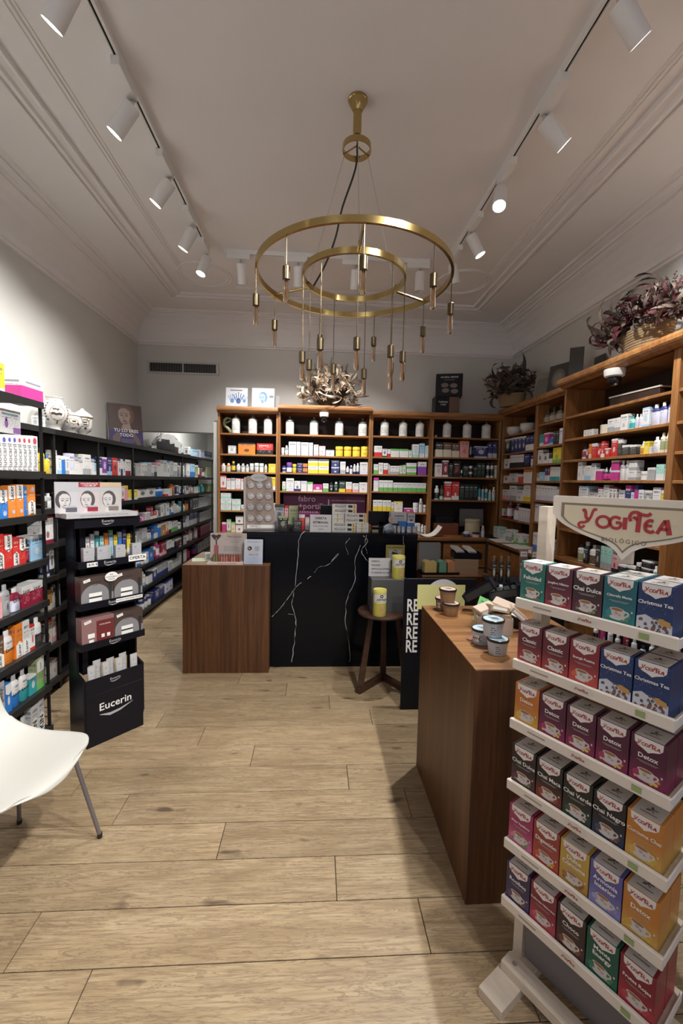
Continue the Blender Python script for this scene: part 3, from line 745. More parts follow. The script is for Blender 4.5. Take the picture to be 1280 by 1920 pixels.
# first (passage side) bay
n1 = 'shelf of first oak bay'
brow(B1Z[1], 'second ' + n1, Z3, 'c 200-262 66 w.s,c 281-418 90 o.k,c 430-560 88 r.k')
brow(B1Z[2], 'third ' + n1, Z3, 'b 143-180 66 w.p,b 183-220 68 c.o,b 223-258 84 y.k.y,b 263-298 66 w.s,b 301-335 68 w.s,b 338-368 62 w.s,j 371-405 70 w.s,j 409-445 74 w.s,j 448-485 72 w.s,b 489-514 64 c.a,c 523-592 70 y.c')
brow(B1Z[3], 'fourth ' + n1, Z3, 'c 138-185 110 w.r,c 187-220 88 w.p,c 221-257 90 w.s,c 259-300 88 w.p,c 302-345 86 w.p,c 350-395 84 w.s,c 400-470 90 w.r,c 482-530 84 w.o,c 538-590 104 y.w')
brow(B1Z[4], 'fifth ' + n1, Z3, 'c 140-226 46 w.m,c 230-300 46 w.m,c 305-370 44 w.s,c 400-470 70 w.s,c 555-594 62 w.m')
_s = brow(B1Z[4] + 46 / 4.2667 * depth((-.7, YU, 1.2)) / 800 + .001, 'fifth ' + n1, Z3, 'c 140-226 46 w.m,c 230-298 44 w.m')
brow(B1Z[4] + 92 / 4.2667 * depth((-.7, YU, 1.2)) / 800 + .002, 'fifth ' + n1, Z3, 'c 141-222 44 w.m')
brow(LEDGE, 'worktop of first oak bay', Z3, 'c 150-185 75 P.w,c 188-222 100 w.g,c 224-258 78 c.g,c 260-320 66 w.k ^2,c 330-400 80 w.s,c 410-480 90 w.m,c 520-585 100 w.s')
# wide middle bay
n2 = 'shelf of middle oak bay'
brow(B2Z[1], 'second ' + n2, Z3, 'c 628-652 60 w.s,b 654-683 78 w.s,c 685-747 108 w.V %.2:2,c 748-781 108 w.V,c 784-846 105 w.V,c 848-881 104 w.V,c 886-926 90 w.p,c 929-980 80 w.p,c 983-1052 50 w.s,j 1060-1125 80 y.o.y,j 1128-1193 80 y.o.y,j 1197-1262 80 y.o.y,j 1267-1330 84 y.o.y,j 1336-1402 100 l.w.w')
brow(B2Z[2], 'third ' + n2, Z3, 'j 632-664 55 n.w.n,j 666-713 82 w.n.v,j 715-749 70 y.n.y,c 752-798 40 n.o ^2,c 799-838 38 o.n ^2,c 840-923 57 w.y ^2 %.5:2,c 924-1008 57 w.y ^2 %.5:2,c 1026-1093 53 n.w ^2,c 1098-1142 98 w.s,b 1146-1172 62 w.n,b 1174-1200 70 w.n,b 1202-1226 80 w.n,b 1228-1252 88 w.n,c 1256-1335 96 w.V,c 1340-1395 98 w.p')
brow(B2Z[3], 'fourth ' + n2, Z3, 'c 633-662 75 w.g,c 664-728 102 w.V,c 730-781 82 w.n,c 783-833 82 w.V,c 835-880 76 w.g,c 882-957 58 P.w,c 960-1006 66 w.g,b 1010-1046 76 k.w.d,b 1048-1085 80 d.l.w,c 1088-1140 88 d.y,c 1143-1193 82 w.o,c 1196-1247 72 w.p,c 1250-1330 80 w.p,c 1333-1400 84 w.s')
brow(LEDGE, 'worktop of middle oak bay', Z3, 'c 640-705 90 w.r,c 1010-1100 60 w.s,c 1180-1260 70 w.s')
# third bay
n3 = 'shelf of third oak bay'
brow(B3Z[1], 'second ' + n3, Z5, 'c 176-240 86 w.r,c 242-280 70 w.k,c 282-308 62 w.r,c 309-379 66 w.g,c 381-452 66 w.g,c 454-480 60 w.g,c 482-535 106 w.m,c 538-580 114 l.w,c 583-621 98 w.m')
brow(B3Z[2], 'third ' + n3, Z5, 'c 172-210 78 w.g,c 212-248 90 w.g,c 250-288 88 w.r,c 290-302 80 w.s,c 303-379 68 w.s,c 381-405 74 w.g,c 407-432 78 w.g,c 436-515 47 w.g ^2,c 526-595 104 w.v %.62:2,c 597-617 56 w.s')
brow(B3Z[3], 'fourth ' + n3, Z5, 'c 171-212 108 w.P,c 214-326 88 w.g *3 %.34:2,c 328-592 72 w.g *7 %.42:2,c 594-610 56 w.y')
brow(B3Z[4], 'fifth ' + n3, Z5, 'c 166-240 96 w.y *2 %.45:2,c 242-311 94 w.y *2 %.45:2,c 313-333 80 w.y,c 335-405 86 w.y,c 415-486 34 P.w,j 490-533 78 w.s,b 535-568 112 w.s,j 570-602 62 w.r.w')
brow(LEDGE, 'worktop of third oak bay', Z5, 'c 350-420 100 w.s,c 500-545 90 w.s,b 550-575 80 w.s,c 577-600 70 w.s')
# corner bay
n4 = 'shelf of corner oak bay'
brow(B4Z[1], 'second ' + n4, Z5, 'c 667-727 116 k.c %.5:2,c 729-795 116 B.c %.5:2,c 798-860 112 B.c %.45:2,c 863-935 132 p.o,b 942-960 106 s.k.k,c 980-1085 92 n.V,c 1088-1122 126 n.z,c 1124-1160 126 n.z')
brow(B4Z[2], 'third ' + n4, Z5, 'c 663-720 106 w.p,c 722-771 132 R.w,c 775-805 112 d.k,c 808-868 126 k.r,b 870-886 70 k.w.k,c 890-932 100 d.k,j 936-968 46 k.c ^2,c 972-1000 90 d.k,c 1002-1062 116 d.k *2,b 1075-1105 122 d.w.d,b 1108-1136 124 d.w.d,c 1141-1160 100 c.w')
brow(B4Z[3], 'fourth ' + n4, Z5, 'b 662-700 112 k.w.w,b 703-738 115 k.m.k,c 739-794 146 r.w,c 796-856 146 r.w,c 858-898 128 d.k,c 900-1005 126 d.k *3,b 1010-1035 116 t.w.k,b 1038-1060 112 l.w.k,b 1064-1090 116 t.w.k,b 1093-1118 86 m.w.w,b 1122-1152 108 w.m')
# right wall: corner bay, bottle bay, projecting bay
n5 = 'shelf of mortar bowl bay'
rrow(2.125, R1Z[1], 'second ' + n5, Z6, 'c 141-182 92 k.w,c 185-328 96 n.w *6', dmax=.15)
rrow(2.125, R1Z[2], 'third ' + n5, Z6, 'c 140-175 58 w.k,c 177-262 82 w.k *5,c 265-301 82 n.k,j 304-320 50 w.s', dmax=.15)
rrow(2.125, R1Z[3], 'fourth ' + n5, Z6, 'c 139-172 46 w.R,c 174-229 62 w.s,c 231-260 54 r.w,c 263-316 88 w.o', dmax=.15)
rrow(2.125, R1Z[4], 'fifth ' + n5, Z6, 'c 131-172 62 w.p,c 174-216 92 w.s,c 218-260 68 w.s,c 262-305 104 w.y', dmax=.15)
rrow(2.125, R1Z[5], 'sixth ' + n5, Z6, 'c 108-137 56 w.R *2,p 139-180 112 w.R,p 182-228 102 w.R,c 230-304 84 w.V *4', dmax=.15)
rrow(2.02, LEDGE, 'ledge of mortar bowl bay', Z6, 'c 75-105 70 w.m,c 108-150 50 w.m,c 152-182 76 w.s,b 183-200 70 g.w,c 203-255 66 w.g,c 260-296 44 w.s', dmax=.12)
n6 = 'shelf of glass bottle bay'
rrow(2.125, R2Z[1], 'second ' + n6, Z6, 'c 364-388 78 t.w,c 390-424 82 P.w,c 426-448 42 b.l,c 450-484 84 k.S *2,c 487-516 98 V.w,c 518-548 100 t.w', dmax=.15)
rrow(2.125, R2Z[2], 'third ' + n6, Z6, 'c 348-382 88 w.k,c 385-420 74 w.k,c 423-444 72 k.w,c 447-498 96 y.g,c 500-542 98 c.r', dmax=.15)
rrow(2.125, R2Z[3], 'fourth ' + n6, Z6, 'c 337-360 50 e.c,c 362-395 56 l.w,c 397-412 86 n.w,c 414-427 86 R.w,c 429-488 90 w.t *3,c 490-536 80 w.p *2', dmax=.15)
rrow(2.125, R2Z[4], 'fifth ' + n6, Z6, 'c 328-470 94 w.V *7,c 472-533 76 w.s *3', dmax=.15)
rrow(2.125, R2Z[5], 'sixth ' + n6, Z6, 'c 331-387 112 w.V *3,c 390-470 100 w.s *3', dmax=.15)
rrow(2.02, LEDGE, 'ledge of glass bottle bay', Z6, 'c 320-350 110 w.b,c 352-378 90 w.b,c 385-430 90 w.s', dmax=.12)
n7 = 'shelf of projecting bay'
rrow(2.06, R3Z[1], 'second ' + n7, Z8, 'c 346-388 60 w.s,c 392-436 60 w.s,j 465-555 86 c.w.c,c 562-621 124 w.s,c 624-674 126 w.s,c 679-748 148 w.s,f 752-804 116 t.m.t,f 808-842 132 V.w,f 844-874 128 V.w,c 877-944 178 w.l,f 948-1024 196 V.n %-1:.8,f 1027-1092 205 V.n %-1:.8,p 1096-1172 235 V.n %-1:.8,f 1176-1222 200 V.n %-1:.8', dmax=.2)
rrow(2.06, R3Z[2], 'third ' + n7, Z8, 'd 318-357 132 R.w.k,d 359-389 140 R.w.k,c 391-415 134 o.c,c 417-462 136 r.w,d 466-500 122 r.w.r,c 502-534 150 r.w,c 536-588 82 r.w,c 595-652 164 r.w,c 655-692 150 S.w,c 695-760 98 S.w,c 765-830 94 S.w,d 850-892 122 a.y.w,c 895-944 116 y.c,c 946-966 60 V.w,f 970-1030 152 w.V,b 1032-1075 186 e.c.c,b 1078-1122 188 e.c.c,b 1124-1168 190 e.c.c,b 1170-1208 190 e.c.c', dmax=.2)
rrow(2.06, R3Z[3], 'fourth ' + n7, Z8, 'c 288-326 168 w.s,c 328-353 138 w.s,c 356-409 134 w.l,c 411-453 158 w.s,c 455-512 104 P.w,d 514-550 122 P.k.w,d 553-588 124 P.k.w,c 592-662 92 P.w ^2,f 668-712 180 w.s.w,f 714-750 184 w.s.w,c 754-828 92 w.s ^2,j 850-918 84 w.c,c 926-1000 118 s.w,c 1005-1080 148 m.w,c 1083-1172 104 m.w', dmax=.2)
rrow(2.06, R3Z[4], 'fifth ' + n7, Z8, 'c 296-380 175 w.l,c 390-440 125 w.s,c 442-470 125 w.s,c 472-512 180 w.R,c 520-570 205 w.s,c 573-640 195 w.R *2,c 660-715 170 w.s,c 720-770 220 n.P,c 772-800 160 V.w,c 803-836 230 P.n,c 840-890 190 w.s,c 895-965 190 s.w,c 970-1045 225 w.V,c 1048-1130 205 y.w,c 1133-1165 205 w.o', dmax=.2)
rrow(2.06, R3Z[5], 'sixth ' + n7, Z8, 'c 420-520 150 w.s,c 540-640 140 w.P,c 660-760 150 s.w,c 800-900 150 w.s', dmax=.2)
rrow(2.06, .955, 'base of projecting bay', ((940, 900), 3.765), 'b 510-548 120 e.w.k,b 552-585 150 k.w.z,b 588-640 140 B.w.z,c 645-678 150 S.m,c 680-757 160 m.s *3,c 760-800 120 p.k,c 805-860 70 k.w,c 865-925 80 k.w,c 930-960 120 k.w,c 965-1035 50 k.w ^3,b 1040-1072 130 z.w.w,c 1075-1110 150 k.w,c 1112-1165 100 S.k', dmax=.2)
# ------------------------------------------------------------------ left wall: near dental bay
def dims(o):
    xs = [v.co for v in o.data.vertices]
    return max(p.x for p in xs) * 2, max(-p.y for p in xs) * 2, max(p.z for p in xs)
def print_on(o, s, size, fz, material=None, vert=False, bold=.01, fx=0):
    w, d, h = dims(o)
    text(s, size, material or M_INK, o, (fx * w, -d / 2 - .0008, fz * h), bold=bold, rot=(0, -math.pi / 2, 0) if vert else None)
def arrow_panel(o, z0, z1, flip=False, m=None):
    # white pointed label on the front of a pack
    w, d, h = dims(o); a, b = z0 * h, z1 * h; t = (b - a) * .22; x = w * .46
    pts = [(-x, a), (x, a), (x, b - t), (0, b), (-x, b - t)] if not flip else [(-x, b), (-x, a + t), (0, a), (x, a + t), (x, b)]
    MB().add([(p, -d / 2 - .0005, q) for p, q in pts], [tuple(range(5))]).build('label_panel', m or M_PAPER, o)
L1 = ((0, 660), 7.111); L2 = ((0, 880), 8.0); L3 = ((0, 1100), 6.857); L6 = ((80, 820), 7.111); LF = ((230, 850), 7.111)
gx = GX - .006; nd = 'shelf of near dental bay'; kw = dict(dmax=.12)
q = lrow(gx, GZ[6], 'uppermost ' + nd, L1, 'c -150-0 480 w.s *2,c 2-62 480 w.g,c 64-139 480 w.s,c 141-205 480 w.p,c 207-272 478 w.p,c 274-335 476 w.r,c 337-400 474 w.r,c 402-460 472 w.r,c 462-545 470 w.r', **kw)
for i, o in enumerate(q):
    w, d, h = dims(o); o['lay'] = (-1, 2, 0); o['ink'] = (.7, .74, .72)
    print_on(o, 'Fluocaril', .042, .38, M_GREYINK, True)
    MB().disc(0, h * .86, w * .3, w * .36, -d / 2 - .0006, 12).build('round_mark', mat('mark_%d' % (i > 5), (.55, .08, .12) if i > 5 else (.12, .12, .45), .5), o)
br = product('c', .16, .12, .125, 'w', 'v', 'w', (GX - .13, 2.41, GZ[6] + dims(q[4])[2] + .002), RZL, 'white and violet pump carton lying on top of the upright toothpaste cartons', None, 40)
br['lay'] = (-1, 2, 0); br.location.z = GZ[6] + max(dims(o)[2] for o in q) + .001
print_on(br, 'TWINBABY', .022, .78, mat('print_teal', (.2, .45, .5), .5))
MB().rect(.02, .078, .004, .035, -.0606).disc(-.03, .05, .014, .022, -.0606, 12).disc(-.03, .075, .009, .012, -.0606, 10).build('printed_picture', mat('print_violet', (.30, .14, .42), .5), br)
q = lrow(gx, GZ[6] - (GZ[6] - GZ[5]) , 'second ' + nd, L2, 'c -130-15 430 b.w,c 18-165 430 b.w,c 168-285 480 o.w,c 287-400 480 o.w,c 402-452 440 b.w,c 455-575 455 o.w', hmax=.205, **kw)
for i, o in enumerate(q):
    o['lay'] = (-1, 2, 0); o['ink'] = (.85, .7, .6)
    if i != 4:
        arrow_panel(o, .5, .99, True) if i < 4 else arrow_panel(o, .03, .5)
        print_on(o, 'Lacer', .034, .76 if i < 4 else .24, M_INK, True, .02)
    w, d, h = dims(o); MB().disc(w * .15, h * (.17 if i < 4 else .85), w * .2, w * .2, -d / 2 - .0006, 14).build('round_mark', mat('mark_lilac', (.5, .55, .8), .5), o)
q = lrow(gx, GZ[4], 'third ' + nd, L2, 'c -110-0 480 r.w,c 2-110 540 r.w,c 112-235 500 r.w,c 238-330 430 r.w,c 332-430 390 r.w,b 435-500 350 R.k.k,c 505-690 370 l.w', hmax=.215, **kw)
for i, o in enumerate(q[:5]):
    o['lay'] = (-1, 2, 0); o['ink'] = (.8, .45, .4)
    arrow_panel(o, .02, .5) if i % 2 else arrow_panel(o, .48, .98, True)
    print_on(o, 'Lacer', .036, .22 if i % 2 else .75, M_INK, True, .02)
q = lrow(gx, GZ[3], 'fourth ' + nd, L3, 'c -50-70 330 p.w,f 78-195 400 s.S.s,f 198-318 300 V.R.w,c 322-428 280 R.w,c 432-585 270 R.w', hmax=.2, **kw)  # second item is a white bottle, its shadow put into the grey
for i, o in enumerate(q):
    if i in (2, 3, 4):
        o['lay'] = (-1, .66, 0) if i > 2 else (.02, .62, 0); print_on(o, 'Lacer', .026, .74 if i > 2 else .6, M_INK, False, .02)
q = lrow(gx, GZ[2], 'fifth ' + nd, L3, 'c -20-96 420 B.w,f 98-238 430 o.w.w,c 240-330 440 o.w,c 332-420 430 w.s,c 422-485 330 w.r,f 487-592 370 S.w.w', hmax=.215, **kw)
for i, o in enumerate(q):
    if i in (1, 5): o['lay'] = (-1, .55, 0); print_on(o, 'Lacer', .026, .52, M_INK, False, .02)
    if i in (0, 2, 3): o['lay'] = (-1, 2, 0); arrow_panel(o, .02, .5); print_on(o, 'Lacer', .03, .22, M_INK, True, .015)
q = lrow(gx, GZ[1], 'sixth ' + nd, L3, 'c 5-105 470 s.w,c 108-193 380 b.w,f 195-310 420 b.w.s,f 312-412 400 t.w.s,c 414-505 250 t.w,c 507-605 410 e.g', hmax=.215, **kw)
for i, o in enumerate(q):
    if i in (2, 3): o['lay'] = (-1, .5, 0); print_on(o, 'Lacer', .024, .5, M_INK, False, .02)
q[0]['lay'] = (-1, 2, 0); print_on(q[0], 'Parogency', .032, .45, M_INK, True, .012)
arrow_panel(q[1], .6, .99, True); arrow_panel(q[5], .55, .98); print_on(q[5], 'Lacer', .02, .72, M_INK, True)
q = lrow(gx, GZ[0], 'lowest ' + nd, L3, 'c 60-150 300 z.s,b 155-225 330 d.w.d,c 230-318 360 w.s,f 320-438 360 w.s.z,c 440-525 420 z.w,c 528-606 420 z.w', hmax=.215, **kw)
for o in q[4:]:
    o['lay'] = (-1, 2, 0); arrow_panel(o, .02, .62); print_on(o, 'KIN', .05, .28, M_INK, True, .03)
top = 1.955
q = lrow(gx - .05, top, 'top of near dental bay', L1, 'c -140-105 430 y.w,c 330-610 315 w.P', dmax=.2)
q[1]['lay'] = (.62, 2, 0)
# the part of the near dental bay that runs on towards the door, beside the view
for k, z in enumerate(GZ):
    ys = [o.location.y - dims(o)[0] / 2 for o in COL.objects if o.get('category') in ('box', 'bottle') and abs(o.location.z - z) < .02 and -1.75 < o.location.x < GX]
    y = min(ys) - .006; i = 0; nm_ = ['lowest', 'sixth', 'fifth', 'fourth', 'third', 'second', 'uppermost'][k]
    cs = ['zs', 'bw', 'ow', 'Rw', 'rw', 'ob', 'ws'][k]
    while y > 1.40:
        w = .058 + .012 * ((i * 7 + k) % 3); c1, c2 = (cs[0], cs[1]) if (i // 2) % 2 == 0 else ('w', cs[0])
        product('c', w, .09, .17 + .012 * ((i + k) % 3), c1, c2, 'w', (GX - .07, y - w / 2, z + .0003), RZL, '%s carton with %s print, %s from the door, %s shelf of near dental bay' % (PAL[c1][0], PAL[c2][0], nth(int((y - 1.40) / .06)), nm_), 'products on the %s shelf of near dental bay' % nm_, 10, k * 3 + (i // 2) % 2, 'toothpaste_carton')
        y -= w + .004; i += 1
# ------------------------------------------------------------------ left wall: long black wall shelves
fx = FX - .006; fw = 'black wall shelf'; kw = dict(dmax=.13, hmax=.2)
lrow(fx, FZ[6], 'uppermost ' + fw, L6, 'f 2-80 350 y.y.y,f 83-141 250 y.w.b,c 152-222 318 w.s,c 226-280 250 w.l,c 283-330 245 b.w,c 333-380 235 w.s,c 383-450 280 V.w,c 453-505 230 w.s,c 508-560 200 w.s,c 563-668 270 w.s,c 671-712 215 w.s,c 714-742 160 l.w,c 745-815 235 n.w,c 818-880 240 v.w,c 883-945 240 n.l,c 948-1022 235 r.k,c 1025-1060 220 w.n,c 1063-1088 220 w.n,c 1091-1122 220 w.n,c 1125-1190 215 w.R,c 1193-1216 170 w.s', **kw)
lrow(fx, FZ[6], 'uppermost ' + fw, LF, 'b 152-205 205 d.k.w,c 208-260 172 z.s,c 263-300 166 w.s,c 303-340 170 w.z,c 342-400 184 z.l,c 410-436 152 w.s,c 438-470 150 z.k,c 472-520 186 w.p,c 523-560 238 w.s,c 563-604 246 z.w,c 607-640 252 w.b,c 643-690 222 z.s,c 693-740 190 w.s,b 746-800 190 z.w.s,f 803-850 205 w.z.w,c 860-908 200 w.s,c 912-972 230 l.b,c 976-1014 160 e.c,b 1016-1046 165 w.R.w,c 1050-1068 110 R.w,f 1075-1126 124 z.S.w,c 1132-1192 136 e.s', **kw)
lrow(fx, FZ[5], 'second ' + fw, L2, 'f 690-760 240 S.s.k,b 762-820 230 w.s.w', **kw)
lrow(fx, FZ[5], 'second ' + fw, LF, 'c 0-40 220 w.R,c 42-90 200 p.y,c 105-218 134 y.w,c 221-450 134 w.k *2,b 455-510 126 b.w.b,b 513-572 126 b.w.b,c 576-622 92 w.r,c 625-668 96 w.o,b 671-722 150 a.o.o,c 725-760 130 n.w,c 763-808 112 w.n,b 811-836 84 w.n.w,c 838-858 112 z.s,c 861-886 122 S.z,b 890-922 104 p.s.s,b 925-960 102 z.p.s,c 963-1016 82 z.c,b 1020-1056 112 t.z.k,b 1060-1116 102 t.w.w,c 1155-1226 102 e.g', **kw)
lrow(fx, FZ[4], 'third ' + fw, L2, 'c 660-835 420 w.R,c 840-900 330 w.s', **kw)
lrow(fx, FZ[4], 'third ' + fw, LF, 'c 20-90 130 d.w,c 100-150 120 w.s,c 155-228 166 w.r,c 230-270 62 P.w,c 273-325 60 w.P,c 328-386 100 z.w,c 388-422 164 R.w,c 425-470 92 r.w,c 473-490 92 w.s,c 493-520 150 S.s,c 523-556 158 w.S,c 559-592 172 z.s,c 595-636 182 w.S,f 640-668 92 b.w.w,f 670-697 108 w.b.y,b 699-750 164 w.V.w,b 754-788 102 w.V.w,b 790-826 144 w.t.m,b 828-854 92 m.w.w,b 858-905 114 o.a.R,c 908-946 144 S.v,c 949-1012 132 S.z *2,c 1024-1142 132 s.z *2,c 1150-1216 104 s.e', **kw)
lrow(fx, FZ[3], 'fourth ' + fw, L2, 'c 690-775 350 n.w,c 778-845 430 w.k,f 850-895 430 w.b.b', **kw)
lrow(fx, FZ[3], 'fourth ' + fw, LF, 'c 60-150 150 z.w *3,c 164-206 120 w.s,c 208-272 170 s.w,c 282-342 186 z.s,c 345-392 96 w.s,c 395-430 152 n.b,c 434-480 166 b.w,c 482-526 150 b.w,c 529-590 160 a.w,c 593-630 164 c.r,c 633-660 156 w.k,c 663-746 132 w.g *3,j 750-815 94 w.k.w,b 820-865 112 w.n.w,c 868-896 142 w.z,c 900-1002 184 n.z *2,c 1038-1196 124 s.z *4', **kw)
lrow(fx, FZ[2], 'fifth ' + fw, L3, 'c 604-700 260 a.c,b 705-748 270 z.w.w,c 752-800 280 w.s', **kw)
lrow(fx, FZ[2], 'fifth ' + fw, LF, 'c 60-165 150 w.t *3,b 172-228 146 w.l.l,b 232-270 156 w.b.w,b 274-320 164 w.p.w,c 324-360 144 w.R,c 363-426 164 b.V,b 430-474 204 R.w.R,b 477-518 204 w.P.w,c 521-596 174 R.p,c 600-672 154 w.k,b 675-720 144 w.n.n,c 723-762 122 k.w,c 765-806 112 R.w,c 809-864 104 z.w,p 868-906 184 w.R.w,p 909-962 184 w.p.w,p 965-1040 184 w.p.w,c 1045-1172 144 R.n *4', **kw)
lrow(fx, FZ[1], 'sixth ' + fw, L3, 'c 606-700 330 w.r,c 703-800 330 w.p', **kw)
lrow(fx, FZ[1], 'sixth ' + fw, LF, 'f 195-238 172 w.s.w,b 242-288 200 w.P.w,b 292-340 196 w.l.w,c 344-412 134 w.k *2,c 416-472 152 n.w,c 476-620 152 s.n *3,c 625-676 124 z.w,c 680-776 92 w.s *2,c 780-862 154 w.z *4,b 866-940 134 P.r.R,b 945-1010 134 P.n.n,c 1015-1172 140 s.R *4', **kw)
lrow(fx, FZ[0], 'lowest ' + fw, L3, 'c 612-690 230 w.s,c 693-770 230 w.s', **kw)
lrow(fx, FZ[0], 'lowest ' + fw, LF, 'b 280-410 140 w.n.w *3,c 440-572 150 n.s *2,c 580-680 150 V.n *2', **kw)

# painted pharmacy vases, plastic bag and poster on top of the black wall shelves
def on_lathe(pts, prof, w, n='painted_mark', m=None, parent=None):
    # stroke of (angle, height) points laid on a turned surface
    def R(z):
        for (r0, z0), (r1, z1) in zip(prof, prof[1:]):
            if min(z0, z1) <= z <= max(z0, z1) and z1 != z0: return r0 + (r1 - r0) * (z - z0) / (z1 - z0)
        return prof[-1][0]
    vs = []
    for i, (a, z) in enumerate(pts):
        p, q_ = pts[max(i - 1, 0)], pts[min(i + 1, len(pts) - 1)]
        r0 = R(z); da, dz = (q_[0] - p[0]) * r0, q_[1] - p[1]; L = math.hypot(da, dz) or 1
        ww = w[i] if isinstance(w, list) else w
        for s_ in (1, -1):
            zz = z + s_ * da / L * ww / 2; aa = a - s_ * dz / L * ww / 2 / max(r0, .01); r = R(zz) + .0008
            vs.append((r * math.sin(aa), -r * math.cos(aa), zz))
    return MB().add(vs, [(2 * i, 2 * i + 1, 2 * i + 3, 2 * i + 2) for i in range(len(pts) - 1)]).build(n, m, parent)
M_PORC = mat('white_porcelain', (.74, .73, .70), .18, coat=.3)
M_SEPIA = mat('painted_sepia', (.075, .055, .045), .4); M_GOLDP = mat('painted_gold', (.36, .22, .07), .4)
def vase(label, px0, px1, y, prof, lidprof, marks):
    u = on_line((-1.97, 0, 1.93), (0, 1, 0), (px0 + px1) / 2)
    o = thing('pharmacy_vase', label, 'vase', (-1.975, u, 1.8655), math.radians(38), 'painted pharmacy vases')
    MB().lathe(prof, 28).build('body', M_PORC, o, smooth=2)
    if lidprof: MB().lathe(lidprof, 28).build('lid', M_PORC, o, smooth=2)
    for pts, w, m in marks: on_lathe(pts, prof, [q * 1.4 for q in w] if isinstance(w, list) else w * 1.5, m=m, parent=o)
    return o
def oval(ca, cz_, ra, rz_, n=20): return [(ca + ra * math.cos(2 * math.pi * i / n), cz_ + rz_ * math.sin(2 * math.pi * i / n)) for i in range(n + 1)]
pv = [(.045, 0), (.05, .01), (.036, .03), (.05, .055), (.085, .1), (.095, .15), (.085, .195), (.06, .225), (.05, .24), (.052, .255), (.06, .262)]
mk = [(oval(.1, .14, .55, .055), .003, M_GOLDP), ([(-.25, .165), (-.05, .168), (.05, .162), (.2, .168)], .01, M_SEPIA), ([(-.35, .13), (-.2, .135), (0, .128), (.2, .134), (.4, .13)], .011, M_SEPIA), ([(.1, .085), (.1, .06)], .008, M_GOLDP), ([(-.9, .235), (0, .232), (.9, .235)], .006, M_SEPIA)]
for i in range(7): mk.append(([(-.75 - .12 * math.sin(i * .5), .085 + .02 * i), (-.62 - .12 * math.sin(i * .5), .095 + .02 * i)], [.012, .002], M_SEPIA)); mk.append(([(.95 + .1 * math.sin(i * .5), .085 + .02 * i), (.82 + .1 * math.sin(i * .5), .095 + .02 * i)], [.012, .002], M_SEPIA))
vase('tall open painted porcelain vase with laurel wreath on black shelf top', 87, 121, 0, pv, None, mk)
pj = [(.045, 0), (.06, .006), (.04, .02), (.06, .04), (.088, .075), (.092, .11), (.078, .145), (.066, .152)]
lj = [(.075, .1525), (.076, .158), (.06, .172), (.03, .184), (.012, .188), (.014, .197), (.008, .205), (0, .207)]
mk2 = [([(-.9, .145), (-.4, .143), (.2, .143), (.9, .145)], .004, M_SEPIA), (oval(.2, .105, .35, .02), .004, M_GOLDP), ([(-.6, .115), (-.45, .128), (-.3, .115), (-.1, .125), (.1, .13)], .006, M_GOLDP), ([(-.55, .085), (-.35, .078), (-.2, .088)], .022, M_SEPIA), ([(0, .07), (.15, .062), (.35, .07)], .022, M_SEPIA), ([(.5, .08), (.62, .09)], .012, M_SEPIA), ([(.05, .108), (.2, .104), (.35, .108)], .008, M_SEPIA)]
vase('round lidded painted porcelain jar with dark leaves, between the other two vases', 115, 148, 0, pj, lj, mk2)
pk = [(.045, 0), (.05, .008), (.028, .022), (.03, .034), (.06, .055), (.07, .09), (.073, .15), (.07, .165)]
lk = [(.08, .166), (.082, .172), (.07, .19), (.04, .215), (.018, .228), (.012, .24), (0, .246)]
mk3 = [(oval(.1, .115, .45, .03), .004, M_SEPIA), ([(-.25, .125), (0, .122), (.3, .125)], .008, M_SEPIA), ([(-.1, .105), (.15, .102), (.35, .105)], .008, M_SEPIA), (oval(-.45, .145, .2, .012, 10), .005, M_GOLDP), (oval(.5, .15, .2, .012, 10), .005, M_GOLDP), ([(.05, .066), (.15, .076), (.25, .066)], .012, M_SEPIA), ([(-.6, .1), (-.4, .09)], .01, M_SEPIA)]
vase('slim lidded painted porcelain jar with pointed lid, last of the vases', 142, 170, 0, pk, lk, mk3)
lrow(-1.90, 1.8655, 'top of black wall shelves', L1, 'c 545-632 165 w.s', dmax=.1)
